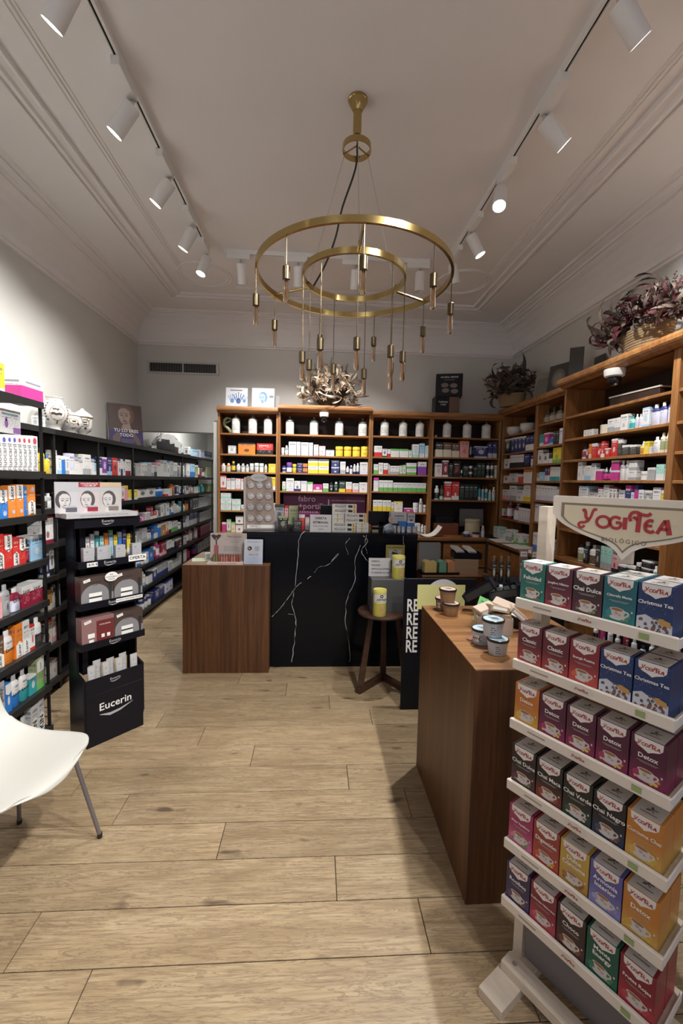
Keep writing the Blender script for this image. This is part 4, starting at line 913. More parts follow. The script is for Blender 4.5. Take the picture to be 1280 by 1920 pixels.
# faces printed on posters
M_SKIN = mat('print_skin', (.55, .42, .36), .5); M_HAIR = mat('print_hair', (.12, .075, .055), .5); M_LIP = mat('print_lips', (.16, .03, .04), .5); M_DK = mat('print_dark', (.05, .035, .035), .5)
def face(parent, cx, cz_, s, y, skin=M_SKIN, hair=M_HAIR, lip=M_LIP, dk=M_DK, side=1):
    g = lambda pts: [(cx + a * s * side, y, cz_ + b * s) for a, b in pts]
    MB().disc(cx + .12 * s * side, cz_ + .18 * s, .62 * s, .82 * s, y, 24).build('printed_hair', hair, parent)
    MB().add([(p[0], p[1] - .0002, p[2]) for p in g([(-.42, .5), (-.2, .72), (.15, .74), (.42, .5), (.46, .1), (.36, -.28), (.14, -.58), (-.06, -.62), (-.28, -.4), (-.44, -.02)])], [tuple(range(10))]).add([(p[0], p[1] - .0002, p[2]) for p in g([(-.12, -.5), (.34, -.3), (.5, -1.05), (-.3, -1.05)])], [(0, 1, 2, 3)]).build('printed_face', skin, parent)
    d = MB()
    for ex in (-.2, .17):
        d.add([(p[0], p[1] - .0004, p[2]) for p in g([(ex - .12, .12), (ex, .18), (ex + .12, .12), (ex, .08)])], [(0, 1, 2, 3)])
        d.ribbon([(cx + (ex - .15) * s * side, cz_ + .25 * s), (cx + ex * s * side, cz_ + .32 * s), (cx + (ex + .14) * s * side, cz_ + .27 * s)], .04 * s, y - .0004)
    d.ribbon([(cx - .04 * s * side, cz_ + .1 * s), (cx - .09 * s * side, cz_ - .12 * s), (cx + .03 * s * side, cz_ - .14 * s)], .03 * s, y - .0004)
    d.build('printed_eyes', dk, parent)
    MB().add([(p[0], p[1] - .0004, p[2]) for p in g([(-.18, -.3), (-.06, -.25), (.0, -.27), (.06, -.25), (.16, -.3), (0, -.38)])], [tuple(range(6))]).build('printed_lips', lip, parent)
pt = thing('beauty_poster', 'leaning poster of a woman with dark lips above violet print on black shelf top', 'poster', (-1.93, 4.50, 1.866), math.radians(40))
pm = MB().box(-.16, .16, 0, .02, 0, .42).build('card', mat('poster_mauve', (.10, .065, .062), .45), pt, rot=(math.radians(-9), 0, 0))
MB().box(-.1595, .1595, .02, .05, 0, .41).build('card_edge', M_PAPER, pm)
MB().rect(-.157, .157, .003, .15, -.0006).build('violet_print', mat('poster_violet', (.055, .04, .16), .5), pm)
face(pm, -.01, .285, .125, -.0008, mat('poster_skin', (.36, .265, .235), .5), mat('poster_hair', (.17, .10, .075), .5))
MB().add([(a, -.0016, b) for a, b in [(-.13, .005), (-.07, .008), (-.055, .09), (-.085, .13), (-.13, .08)]], [(0, 1, 2, 3, 4)]).add([(a, -.0016, b) for a, b in [(.135, .0), (.10, .0), (.02, .15), (.05, .18), (.125, .06)]], [(0, 1, 2, 3, 4)]).build('printed_hands', mat('poster_hand', (.17, .12, .11), .5), pm)
text('TU LO ERES', .044, M_PAPER, pm, (0, -.002, .145), bold=.02); text('TODO', .044, M_PAPER, pm, (.0, -.002, .10), bold=.02)
for i in range(3): MB().rect(-.05, .07, .055 - .014 * i, .059 - .014 * i, -.001).build('small_print', M_GREYINK, pm)
# crumpled clear plastic bag and tubs on the passage end of the shelf top
bg = thing('plastic_bag', 'crumpled clear plastic bag full of packs on top of the black wall shelves', 'bag', (-1.95, 5.72, 1.866), math.radians(60))
b = MB(); r_ = random.Random(4)
for i in range(7):
    for j in range(14):
        a = 2 * math.pi * j / 14; k = [.7, 1, 1.05, .95, .8, .62, .5][i]
        b.v.append(((.23 * k + r_.uniform(-.025, .025)) * math.cos(a), (.11 * k + r_.uniform(-.02, .02)) * math.sin(a), .235 * i / 6 + (0 if i == 0 else r_.uniform(-.012, .012))))
for i in range(6):
    for j in range(14): b.f.append((i * 14 + j, i * 14 + (j + 1) % 14, i * 14 + 14 + (j + 1) % 14, i * 14 + 14 + j)); b.m.append(0)
b.build('film', mat('bag_film', (.9, .9, .92), .12, 0, trans=.85, ior=1.12), bg)
for i, (x, c, h) in enumerate([(-.10, 's', .13), (-.03, 'w', .16), (.05, 'V', .12), (.11, 'o', .08)]):
    m_ = mat('bag_pack_' + c, PAL[c][1], .5); MB().box(x - .03, x + .03, -.04, .04, .004, h).build('pack', m_, bg)
lrow(-1.93, 1.8655, 'passage end of the shelf top', LF, 'c 890-915 130 w.k,c 925-1035 105 l.w,c 945-1040 60 b.s !.12,c 1045-1100 120 V.s,c 1105-1200 110 n.s', dmax=.12)

# ------------------------------------------------------------------ apothecary jars, bowls, glass bottles
M_JARW = mat('jar_white', (.75, .75, .72), .25); M_PEWTER = mat('pewter_lid', (.28, .28, .27), .35, .6)
def apo(label, zz, x0, x1, z, hpx, grey):
    P0 = (0, YU + .058, z); u0, u1 = on_line(P0, (1, 0, 0), zz[0][0] + x0 / zz[1]), on_line(P0, (1, 0, 0), zz[0][0] + x1 / zz[1])
    uc = (u0 + u1) / 2; r = (u1 - u0) / 2 * .92; h = hpx / zz[1] * depth((uc, YU + .058, z)) / 800
    h = min(h, 2.262 - z)
    o = thing('apothecary_jar', label, 'jar', (uc, YU + .058, z + .0005), 0, 'white apothecary jars')
    MB().lathe([(r * .92, 0), (r, .004), (r, h * .66), (r * .97, h * .68)], 20).build('body', M_JARW, o, smooth=True)
    ml = M_PEWTER if grey else M_JARW
    MB().lathe([(r * 1.02, h * .68), (r * 1.06, h * .70), (r * 1.06, h * .73), (r * .75, h * .82), (r * .3, h * .87), (0, h * .88)], 20).build('lid', ml, o, smooth=True)
    MB().lathe([(r * .12, h * .87), (r * .2, h * .92), (r * .24, h * .96), (r * .12, h), (0, h)], 12).build('knob', M_PEWTER, o, smooth=True)
    lb = MB(); R = r + .0006; a0 = .85
    def strip(a, b, p, q_, mi):
        n = 6; lb.add([(R * math.sin(a + (b - a) * i / n), -R * math.cos(a + (b - a) * i / n), zz_) for i in range(n + 1) for zz_ in (p, q_)], [(2 * i, 2 * i + 2, 2 * i + 3, 2 * i + 1) for i in range(n)], mi)
    for p, q_ in ((.18, .19), (.44, .45)): strip(-a0, a0, h * p, h * q_, 0)
    for a in (-a0, a0 - .05): strip(a, a + .05, h * .18, h * .45, 0)
    for i, (a, b_) in enumerate(((-.5, .5), (-.35, .4), (-.45, .3))): strip(a, b_, h * (.36 - .07 * i), h * (.375 - .07 * i), 0)
    lb.build('painted_label', M_GREYINK, o)
for i, (a, b_) in enumerate([(230, 301), (362, 437), (485, 558)]): apo('white apothecary jar, %s from passage side, top shelf of first oak bay' % nth(i), Z3, a, b_, B1Z[0], 150, False)
for i, (a, b_) in enumerate([(660, 732), (852, 926), (1053, 1126)]): apo('grey lidded apothecary jar, %s from passage side, top shelf of middle oak bay' % nth(i), Z3, a, b_, B2Z[0], 160, True)
apo('grey lidded apothecary jar, fourth from passage side, top shelf of middle oak bay', Z5, 45, 119, B2Z[0], 155, True)
for i, (a, b_) in enumerate([(222, 294), (370, 441), (503, 574)]): apo('white apothecary jar, %s from passage side, top shelf of third oak bay' % nth(i), Z5, a, b_, B3Z[0], 155, False)
for i, (a, b_) in enumerate([(720, 791), (880, 952), (1032, 1106)]): apo('white apothecary jar, %s from passage side, top shelf of corner oak bay' % nth(i), Z5, a, b_, B4Z[0], 145, False)
# green bent ornament and wooden blocks on the first bay's top shelves
og = thing('ornament', 'green and cream bent ceramic ornament beside the first apothecary jar', 'ornament', (-1.02, YU + .10, B1Z[0]), 0)
MB().tube(smooth_line([(.045, 0, .012), (.02, 0, .05), (-.03, 0, .10), (-.025, 0, .155), (.01, 0, .175), (.045, 0, .165)], 5), [.018] * 20 + [.012] * 6, 10).build('body', mat('glazed_green', (.30, .34, .18), .3), og, smooth=True)
MB().tube(smooth_line([(-.028, 0, .12), (.01, 0, .13), (.04, 0, .15)], 4), .01, 8).build('arm', MATS['glazed_green'], og, smooth=True)
M_OAKB = MATS['oak_along_x']
for i, (x0, x1, h, z) in enumerate([(140, 160, 50, B1Z[0]), (312, 365, 32, B1Z[0]), (445, 484, 28, B1Z[0]), (575, 592, 28, B1Z[0]), (140, 160, 46, B1Z[1])]):
    P0 = (0, YU + .22, z); a, b_ = on_line(P0, (1, 0, 0), 380 + x0 / 4.2667), on_line(P0, (1, 0, 0), 380 + x1 / 4.2667)
    o = MB().cbox(-(b_ - a) / 2, (b_ - a) / 2, 0, .05, 0, h * .0014, .002).build('wooden_block', M_OAKB, None, ((a + b_) / 2, YU + .22, z + .0003))
    tag(o, 'small wooden block, %s from passage side on the %s shelf of first oak bay' % (nth(i if i < 4 else 0), 'top' if i < 4 else 'second'), 'block', 'small wooden blocks')
o = MB().lathe([(0, 0), (.011, .004), (.015, .014), (.011, .025), (0, .029)], 12).build('white_ball', M_WHITE, None, (1.365, YU + .06, B4Z[0] + .0002), smooth=True); tag(o, 'small white ball beside first apothecary jar of the corner bay', 'ball')
for i, (x0, x1, h) in enumerate([(175, 268, 60), (270, 330, 54)]):
    P0 = (2.25, 0, R1Z[0]); a, b_ = on_line(P0, (0, -1, 0), 900 + x0 / 3.3684), on_line(P0, (0, -1, 0), 900 + x1 / 3.3684)
    r = abs(b_ - a) / 2 * .8; y = -(a + b_) / 2; r = min(r, .1); hh = .105 if i == 0 else .11
    o = MB().lathe([(r * .5, 0), (r * .6, .006), (r * .95, hh * .55), (r, hh), (r * .93, hh), (r * .85, hh * .5), (0, .02)], 28).build('mortar_bowl', M_PORC, None, (2.25, y, R1Z[0] + .0003), smooth=2)
    tag(o, ['wide white mortar bowl, nearer the corner, top of corner bay', 'smaller taller white mortar bowl, top of corner bay'][i], 'bowl', 'white mortar bowls')
M_BGL = mat('brown_glass', (.10, .075, .055), .08, 0, coat=.6)
for i, (x0, x1, h) in enumerate([(380, 411, 95), (413, 446, 105), (448, 488, 115), (490, 530, 125), (532, 560, 120)]):
    P0 = (2.19, 0, R2Z[0]); a, b_ = on_line(P0, (0, -1, 0), 900 + x0 / 3.3684), on_line(P0, (0, -1, 0), 900 + x1 / 3.3684); y = -(a + b_) / 2
    r = min(abs(b_ - a) / 2 * .8, .042); h = .165
    o = thing('glass_bottle', 'brown glass bottle with pointed stopper, %s from the corner, top of bottle bay' % nth(i), 'bottle', (2.19, y, R2Z[0] + .0003), RZR, 'stoppered glass bottles')
    MB().lathe([(r * .9, 0), (r, .005), (r, h * .5), (r * .8, h * .58), (r * .35, h * .63), (r * .35, h * .68), (r * .5, h * .7)], 16).build('body', M_BGL, o, smooth=True)
    MB().lathe([(r * .3, h * .7), (r * .45, h * .78), (r * .25, h * .9), (0, h)], 12).build('stopper', M_BGL, o, smooth=True)
    MB().lathe([(r + .0005, h * .12), (r + .0005, h * .4)], 16, cap=False).build('paper_label', mat('old_label', (.30, .26, .2), .7), o)
def dome(label, loc, r):
    o = thing('security_camera', label, 'camera', loc, 0, 'white dome cameras')
    MB().lathe([(r, 0), (r, -.02), (r * .93, -.045), (r * .72, -.052), (0, -.052)], 28).build('housing', M_WHITE, o, smooth=True)
    MB().lathe([(r * .68, -.051), (r * .64, -.075), (r * .45, -.098), (r * .2, -.108), (0, -.11)], 24).build('dome', mat('smoked_dome', (.01, .01, .012), .06), o, smooth=2)
    MB().lathe([(0, -.1), (r * .2, -.104), (r * .2, -.112), (0, -.116)], 12).build('camera_lens', M_CHROME, o, (-.0, -r * .3, .006))
dome('white dome camera under the middle bay cornice on the far wall', (.07, 4.80, 2.298), .052)
dome('white dome camera under the cornice of the projecting oak bay', (2.018, 2.865, 2.345), .065)
tb = thing('wooden_case', 'flat dark wooden case with pale lid on top shelf of projecting bay', 'box', (2.22, 2.80, R3Z[0] + .0005), math.radians(-84))
MB().cbox(-.2, .2, -.12, .12, 0, .06, .003).build('case_body', M_OAK_DK, tb); MB().cbox(-.205, .205, -.125, .125, .06, .07, .002).build('case_lid', mat('pale_lid', (.5, .46, .42), .4), tb)
fn = MB()
for i in range(8):
    a = -.2 + .05 * i; fn.box(0, .30, -.01 + .006 * i, .012 + .006 * i, .004 + .0035 * i, .007 + .0035 * i, 0, Matrix.Rotation(a * .35, 4, 'Z'))
o = fn.build('folded_fan', mat('fan_brown', (.14, .085, .065), .5), None, (2.16, 3.44, R3Z[0] + .0002), RZR); tag(o, 'folded dark wooden fan lying on top shelf of projecting bay', 'fan')
o = MB().cbox(-.05, .05, 0, .06, 0, .16, .003).build('oak_board', M_OAK_Z, None, (2.28, 2.47, R3Z[0] + .0003), RZR); tag(o, 'upright wooden panel at the near end of projecting bay top shelf', 'board')
# ------------------------------------------------------------------ dried bouquets
def tone(n, c, rough=.75): return mat(n, c, rough)
def curl_leaf(L, w, bend, twist, seed):
    r = random.Random(seed); n = 9; vs = []; p = Vector((0, 0, 0)); a = 0
    for i in range(n):
        t = i / (n - 1); ww = w * math.sin(math.pi * min(1, .12 + .88 * t)) ** .7 * (1 if t < .98 else .15)
        tw = twist * t; s = Vector((math.cos(tw), math.sin(tw) * .6, math.sin(tw) * .6)) * ww / 2
        vs += [tuple(p - s), tuple(p + Vector((0, 0, -.15 * ww))), tuple(p + s)]
        a = bend * t ** 1.3; p = p + Vector((0, math.cos(a), math.sin(a))) * L / (n - 1)
    fs = []
    for i in range(n - 1):
        for k in (0, 1): fs.append((3 * i + k, 3 * i + k + 1, 3 * i + 4 + k, 3 * i + 3 + k))
    return MB().add(vs, fs)
def sprig_mesh(m1, m2, L, seed):
    r = random.Random(seed); b = MB(); b.tube([(0, 0, 0), (0, L * .5, .01), (0, L, .03)], .0018, 5)
    for i in range(14):
        t = .3 + .7 * i / 13; a = i * 2.4; rr = .014 * (1.15 - t * .5); c = (rr * math.cos(a), L * t, .03 * t * t + rr * math.sin(a)); s = .0075 * (1.2 - t * .5)
        b.lathe([(0, -s), (s * .8, -s * .3), (s * .8, s * .4), (0, s)], 6, 1, c)
    return b.mesh('sprig', [m1, m2])
def flower_mesh(m1, R, seed):
    r = random.Random(seed); b = MB()
    for k in range(3):
        for i in range(7):
            a = 2 * math.pi * i / 7 + k * .4; e = .25 + .35 * k; q_ = R * (1 - .22 * k)
            M = Matrix.Rotation(a, 4, 'Z') @ Matrix.Rotation(e, 4, 'X')
            b.add([(0, 0, 0), (-q_ * .26, q_ * .55, .1 * q_), (0, q_, .25 * q_), (q_ * .26, q_ * .55, .1 * q_)], [(0, 3, 2, 1)], 0, M)
    return b.mesh('flower', m1)
def bouquet(label, loc, rz, size, tones, basket, n, seed):
    o = thing('dried_bouquet', label, 'bouquet', loc, rz, 'dried bouquets on the oak shelving')
    w, d, h = size; r = random.Random(seed); z0 = .03
    if basket:
        bw, bh = basket; pr = []
        for i in range(10): pr.append((bw * (.86 + .14 * i / 9), bh * i / 9)); pr.append((bw * (.90 + .14 * i / 9), bh * (i + .5) / 9))
        MB().lathe([(bw * .5, 0)] + pr[:-1] + [(bw * .9, bh * .98), (bw * .7, bh * .8), (0, bh * .8)], 32, sy=.5).build('basket', tone('wicker', (.22, .15, .08)), o)
        MB().tube([(bw * .95 * math.cos(a), 0, bh + bh * 1.6 * math.sin(a)) for a in [math.pi * i / 16 for i in range(17)]], .007, 6).build('basket_handle', MATS['wicker'], o); z0 = bh * .75
    zc = z0 + (h - z0) * .32; A = Vector((w * .5, d * .5, (h - z0) * .68))
    core = MB(); k_ = 12
    for i in range(7):
        for j in range(k_):
            e = -math.pi / 2 + math.pi * i / 6; q_ = r.uniform(.42, .62)
            core.v.append((A.x * q_ * math.cos(e) * math.cos(2 * math.pi * j / k_), A.y * q_ * math.cos(e) * math.sin(2 * math.pi * j / k_), max(.012, zc + A.z * q_ * math.sin(e))))
    core.f = [[i * k_ + j, i * k_ + (j + 1) % k_, (i + 1) * k_ + (j + 1) % k_, (i + 1) * k_ + j] for i in range(6) for j in range(k_)]; core.m = [0] * len(core.f)
    core.build('dark_core', tones[3], o)  # dark filler ball added inside so the bouquet looks dense
    lm = [[curl_leaf(.17 + .03 * k, .030 + .007 * (k % 3), (-3.6, 3.2, -2.6, 4.2, -4.4, 2.2)[k], (1.6, -1.8, 2.6, .9, -2.4, 1.4)[k], k).mesh('leaf', m_, 2) for k in range(6)] for m_ in tones[0]]
    sp = [sprig_mesh(tones[1][0], m_, .15, k) for k, m_ in enumerate(tones[1])]; fl = [flower_mesh(m_, .055, k) for k, m_ in enumerate(tones[2])]
    for i in range(n):
        while True:
            D = Vector((r.gauss(0, 1), r.gauss(-.5, .7), r.gauss(.35, .75)))
            if D.length > .2 and D.normalized().y < .25 and D.normalized().z > -.55: break
        D.normalize(); k = i % 10; q_ = r.uniform(.45, .78)
        p = Vector((D.x * A.x * q_, D.y * A.y * q_, max(.05, zc + D.z * A.z * q_)))
        if k < 6: me = r.choice(r.choice(lm)); nm = 'leaf'; L = .17
        elif k < 8: me = r.choice(sp); nm = 'sprig'; L = .15
        else: me = r.choice(fl); nm = 'flower'; L = .05
        D2 = Vector((D.x / A.x, D.y / A.y, D.z / A.z)).normalized()
        if nm == 'sprig': D2 = (D2 + Vector((0, 0, .6))).normalized()
        rot = D2.to_track_quat('Y' if nm != 'flower' else 'Z', 'Z' if nm != 'flower' else 'Y').to_matrix() @ Matrix.Rotation(r.uniform(-1.6, 1.6), 3, 'Y' if nm != 'flower' else 'Z')
        c = link(nm, me, o, tuple(p), 0, tuple(rot.to_euler())); c.scale = [r.uniform(.65, 1.0)] * 3
    return o
bg1 = tone('dried_beige', (.42, .31, .22)); bg2 = tone('dried_cream', (.52, .42, .32)); bg3 = tone('dried_brown', (.12, .08, .06)); bg4 = tone('dried_mauve', (.26, .17, .17)); bg5 = tone('dried_sage', (.12, .14, .11))
mo1 = tone('core_dark', (.05, .04, .032))
bouquet('pale beige dried bouquet of curling leaves on the middle oak bay', (.14, 4.93, 2.3745), 0, (.80, .36, .48), ([bg2, bg2, bg1, bg2, bg3], [bg5, bg5, bg3], [bg1, bg2, bg1], mo1), None, 200, 11)
dk1 = tone('dead_leaf', (.055, .037, .03)); dk2 = tone('dead_pale', (.15, .115, .09)); dk3 = tone('dead_burgundy', (.06, .007, .012)); dk4 = tone('dead_rose', (.15, .085, .08)); dk5 = tone('dead_grey', (.065, .055, .047))
bouquet('large burgundy and brown dried bouquet in a wicker basket on the projecting bay', (2.13, 2.74, 2.4235), RZR, (.98, .28, .36), ([dk1, dk1, dk2, dk3], [dk5, dk1, dk3], [dk3, dk1, dk3], mo1), (.2, .15), 210, 5)
bouquet('dark brown dried bouquet in a basket in the corner above bowls bay', (2.09, 4.58, 2.3905), math.radians(-45), (.58, .26, .40), ([dk1, bg3, dk5], [dk1, dk5, bg3], [bg3, dk1], mo1), (.15, .13), 150, 8)

# cards and boxes on top of the oak shelving
def card(name, label, cat, loc, rz, w, h, m, lean=8, t=.006, group=None):
    o = tag(MB().box(-w / 2, w / 2, 0, t, 0, h).build(name, m, None, loc, rot=(math.radians(-lean), 0, rz)), label, cat, group); return o
M_CARDW = mat('poster_white', (.66, .69, .74), .5); M_BLUEP = mat('print_blue', (.12, .26, .56), .5); M_BLUED = mat('print_dark_blue', (.06, .12, .30), .5)
def xy(P, x0, x1):
    a, b = on_line(P, (1, 0, 0), x0), on_line(P, (1, 0, 0), x1); return (a + b) / 2, b - a
u, w = xy((0, 4.97, 2.4), 423, 464)
c1 = card('hand_poster', 'small white poster with blue hand print on first oak bay', 'poster', (u, 4.96, 2.3405), 0, w, .235, M_CARDW, 6, group='small white posters on first oak bay')
for i, (cx, s, m_) in enumerate([(-.05, 1, M_BLUEP), (.02, 1.25, M_BLUED), (.085, .8, M_BLUEP)]):
    hb = MB().disc(cx, .085, .022 * s, .026 * s, -.0006, 14)
    for k in range(5): hb.ribbon([(cx + .012 * (k - 2) * s, .095), (cx + (.024 * (k - 2)) * s, .095 + (.05 + .012 * (2 - abs(k - 2))) * s)], .007 * s, -.0006)
    hb.build('printed_hand', m_, c1)
MB().rect(-w * .3, w * .25, .2, .212, -.0006).build('small_print', M_GREYINK, c1)
u, w = xy((0, 4.97, 2.4), 472, 514)
c2 = card('face_poster', 'small white poster with pale blue face on first oak bay', 'poster', (u, 4.96, 2.3405), 0, w, .24, M_CARDW, 6, group='small white posters on first oak bay')
face(c2, -.01, .12, .078, -.0008, mat('print_paleblue', (.34, .45, .60), .5), M_BLUEP, M_BLUED, M_BLUED)
MB().rect(w * .28, w * .46, .13, .16, -.0006).build('small_print', M_GREYINK, c2)
o = card('blank_card', 'plain grey card standing behind the pale blue face poster', 'card', (u + .13, 5.02, 2.3405), 0, .10, .17, mat('card_grey', (.3, .3, .3), .6), 3)
bx = []
for i, (x0, x1, z0, z1, nm, lab) in enumerate([(818, 862, 733, 769, 'device_carton', 'lower black device carton with brown picture, on the corner bay'), (818, 866, 690, 733, 'device_carton', 'upper black device carton with gadget picture, on the corner bay')]):
    u, w = xy((0, 4.90, 2.45), x0, x1); zb = 2.3405 + (.213 if i else 0)
    o = tag(MB().cbox(-w / 2, w / 2, 0, .2, 0, .212 if i == 0 else .25, .002).build(nm, M_BLKP, None, (u, 4.93, zb), math.radians(-14 if i else -3)), lab, 'box', 'black device cartons')
    if i:
        text('GLOBAL REPAIR', .028, M_PAPER, o, (0, -.0008, .21)); text('ADVANCED', .022, M_GREYINK, o, (0, -.0008, .18))
        b = MB()
        for cx, cz_ in ((-.05, .12), (.05, .115), (-.04, .06), (.06, .05)): b.disc(cx, cz_, .042, .026, -.0007, 14)
        b.build('printed_gadgets', mat('print_taupe', (.17, .13, .11), .5), o)
    else:
        MB().rect(.02, w / 2 - .004, .01, .2, -.0007).build('printed_picture', mat('print_brown', (.13, .075, .05), .5), o); text('THERMAL', .026, M_PAPER, o, (-.05, -.0008, .14)); text('CARE', .026, M_PAPER, o, (-.05, -.0008, .11))
M_PICD = mat('picture_dark', (.05, .05, .048), .5); M_PICL = mat('picture_light', (.22, .22, .19), .6)
for i, (y, w, h, m_, lab) in enumerate([(4.12, .20, .25, M_PICL, 'pale leaf print on card leaning above the bowls bay'), (3.86, .22, .27, M_PICD, 'dark card with round face print leaning beside the leaf print'), ]):
    o = card('picture_card', lab, 'picture', (2.17, y, 2.3905), RZR + .35, w, h, m_, 9, group='picture cards on the oak shelving')
    if i == 0:
        for k in range(9): MB().ribbon(smooth_line([(-.07 + .017 * k, .02), (-.08 + .02 * k, .1), (-.06 + .015 * k, .2)], 3), .006, -.0007).build('printed_stem', M_PICD, o)
    else: MB().disc(0, .14, .07, .085, -.0007, 24).build('printed_hair', mat('print_greybrown', (.14, .13, .12), .5), o); MB().disc(0, .13, .045, .06, -.001, 20).build('printed_face', M_PICL, o)
o = card('slate_board', 'tall dark slate board leaning steeply above the bottle bay', 'board', (2.19, 3.60, 2.3905), RZR + 1.0, .11, .37, M_PICD, 14)
o = card('black_card', 'small black card against the wall above the bottle bay', 'card', (2.36, 3.56, 2.3905), RZR, .14, .26, M_PICD, 2)

# ------------------------------------------------------------------ worktop and niche in the corner bay
o = tag(MB().cbox(-.145, .145, 0, .16, 0, .135, .003).build('wooden_box', mat('red_wood', (.16, .05, .025), .35), None, (1.515, 4.86, LEDGE + .0005)), 'reddish wooden box in the desk niche of the corner bay', 'box')
o = tag(MB().cbox(-.10, .10, 0, .1, 0, .07, .006).build('card_reader', M_BLKP, None, (1.49, 4.87, LEDGE + .136)), 'black device sitting on the reddish wooden box', 'device')
mo = thing('grey_screen', 'grey back of a flat screen in the desk niche', 'screen', (1.86, 5.0, LEDGE + .0005))
MB().cbox(-.145, .145, 0, .03, .09, .30, .004).box(-.12, .12, -.002, 0, .28, .285).build('panel', mat('screen_grey', (.20, .20, .2), .4), mo); MB().cbox(-.03, .03, .0, .03, .0, .1, .003).cbox(-.09, .09, -.05, .08, 0, .012, .003).build('foot', MATS['screen_grey'], mo)
o = tag(MB().lathe([(.078, 0), (.085, .006), (.085, .15), (.08, .16), (.088, .162), (.088, .19), (.08, .194), (0, .194)], 28).build('canister', mat('canister_cream', (.46, .39, .27), .5), None, (1.80, 4.80, LEDGE + .0005), smooth=True), 'cream round canister in front of the grey screen', 'canister')
for i, (x, y, c1_, c2_, r, h) in enumerate([(1.70, 4.70, 'n', 'w', .035, .06), (1.80, 4.68, 'c', 'p', .04, .055)]):
    product('j', 2 * r, 2 * r, h, c1_, c2_, 'k' if i else 'w', (x, y, LEDGE + .0005), 0, ['small navy jar before the cream canister', 'small peach jar before the cream canister'][i], None)
product('b', .035, .035, .13, 'w', 's', 'w', (1.885, 4.70, LEDGE + .0005), 0, 'thin white pointed bottle beside the cream canister', None)
pp = MB(); n = 12
for i in range(n + 1):
    t = i / n; x = -.14 + .28 * t; z = .002 + (.10 * (abs(t - .45) * 1.9) ** 2.4); pp.v += [(x, -.08, z), (x, .08, z + .01)]
pp.f = [[2 * i, 2 * i + 2, 2 * i + 3, 2 * i + 1] for i in range(n)]; pp.m = [0] * n
tag(pp.build('paper_sheet', M_PAPER, None, (1.26, 4.72, LEDGE + .001), smooth=2), 'curling white paper sheet on the worktop beside the reddish box', 'paper')
for i, (y, w, l) in enumerate([(4.42, .2, .28), (4.02, .21, .3), (3.70, .2, .22)]):
    tag(MB().box(-w / 2, w / 2, -l / 2, l / 2, 0, .002).build('paper_sheet', M_PAPER, None, (1.98, y, LEDGE + .0004 + .0), .1 * (i - 1)), 'white paper sheet on the oak ledge, %s from the corner' % nth(i), 'paper', 'paper sheets on the ledge')
# purple shop sign in the wide middle bay
ps = thing('shop_sign', 'purple shop sign panel with white lettering in the middle oak bay', 'sign', (.05, YU + .10, LEDGE + .0005))
MB().box(-.43, .52, 0, .02, 0, .455).build('panel', mat('purple_print', (.115, .018, .085), .5), ps)
M_PINKP = mat('print_pinkwhite', (.72, .55, .68), .5)
text('fabro', .095, M_PINKP, ps, (-.26, -.001, .385), align='LEFT'); text('+portillo', .095, M_PINKP, ps, (-.26, -.001, .30), align='LEFT', bold=.008); text('FARMACIA', .03, M_PINKP, ps, (-.24, -.001, .235), align='LEFT', space=1.6)
text('UN MUNDO PENSADO PARA', .03, M_PINKP, ps, (.12, -.001, .37), align='LEFT'); text('TI  PRUEBALA', .04, M_PINKP, ps, (.12, -.001, .31), align='LEFT'); MB().rect(.085, .10, .29, .385, -.001).build('printed_bar', M_PINKP, ps)
MB().rect(-.40, .50, .05, .20, -.0008).build('printed_band', mat('print_deep_purple', (.05, .008, .045), .5), ps)

# ------------------------------------------------------------------ on the marble counter
MC = MCH + .0004
def at_px(z, x, y): return hit('z', z, x, y)
def mrow(y, items, zz, where='marble counter top', **k): return row(where, 'the passage side', (0, y, MC), (1, 0, 0), 0, zz[0], zz[1], items, **k)
pd = thing('pacifier_board', 'upright pinkish card board hung with rings of pacifiers on marble counter', 'display', (-.475, 3.60, MC), math.radians(8))
pw, ph = .255, .44; sl_ = math.radians(-9)
pbm = MB().prism([(-.125, 0), (.135, 0), (.105, ph), (.08, ph + .012), (-.10, ph + .012), (-.135, ph - .01)], 0, .012, 'xz').build('board', mat('board_mauve', (.33, .24, .205), .6), pd, rot=(sl_, 0, 0))
MB().box(-.128, -.114, -.004, .016, 0, ph).build('board_edge', mat('edge_pale', (.5, .47, .45), .5), pbm)
MB().prism([(.07 * math.cos(2 * math.pi * i / 28), .034 * math.sin(2 * math.pi * i / 28)) for i in range(28)], -.012, -.004, 'xz').build('oval_sign', mat('oval_grey', (.40, .41, .42), .5), pbm, (-.005, 0, ph + .0))
text('suavinex', .026, M_GREYINK, pbm, (-.005, -.0135, ph)); MB().rect(-.10, .13, .012, .04, -.001).build('base_label', M_PAPER, pbm); text('OFERTA', .018, M_INK, pbm, (-.05, -.002, .026))
MB().box(-.12, .14, -.02, .11, 0, .008).build('foot', mat('board_mauve2', (.3, .26, .25), .6), pd)
bl = MB().lathe([(.034, 0), (.036, .004), (.03, .016), (.02, .02), (0, .021)], 16).mesh('blister', mat('blister_plastic', (.55, .53, .52), .1, 0, alpha=.28), True)
pr_ = MB().tube([(.017 * math.cos(2 * math.pi * i / 18), .017 * math.sin(2 * math.pi * i / 18), .012) for i in range(18)], .0035, 6, closed=True).mesh('ring', mat('pacifier_grey', (.6, .58, .56), .35), True)
pt_ = MB().lathe([(.022, .004), (.02, .008), (.006, .009), (.007, .016), (.003, .019), (0, .019)], 14, sx=1.25).mesh('shield', MATS['pacifier_grey'], True)
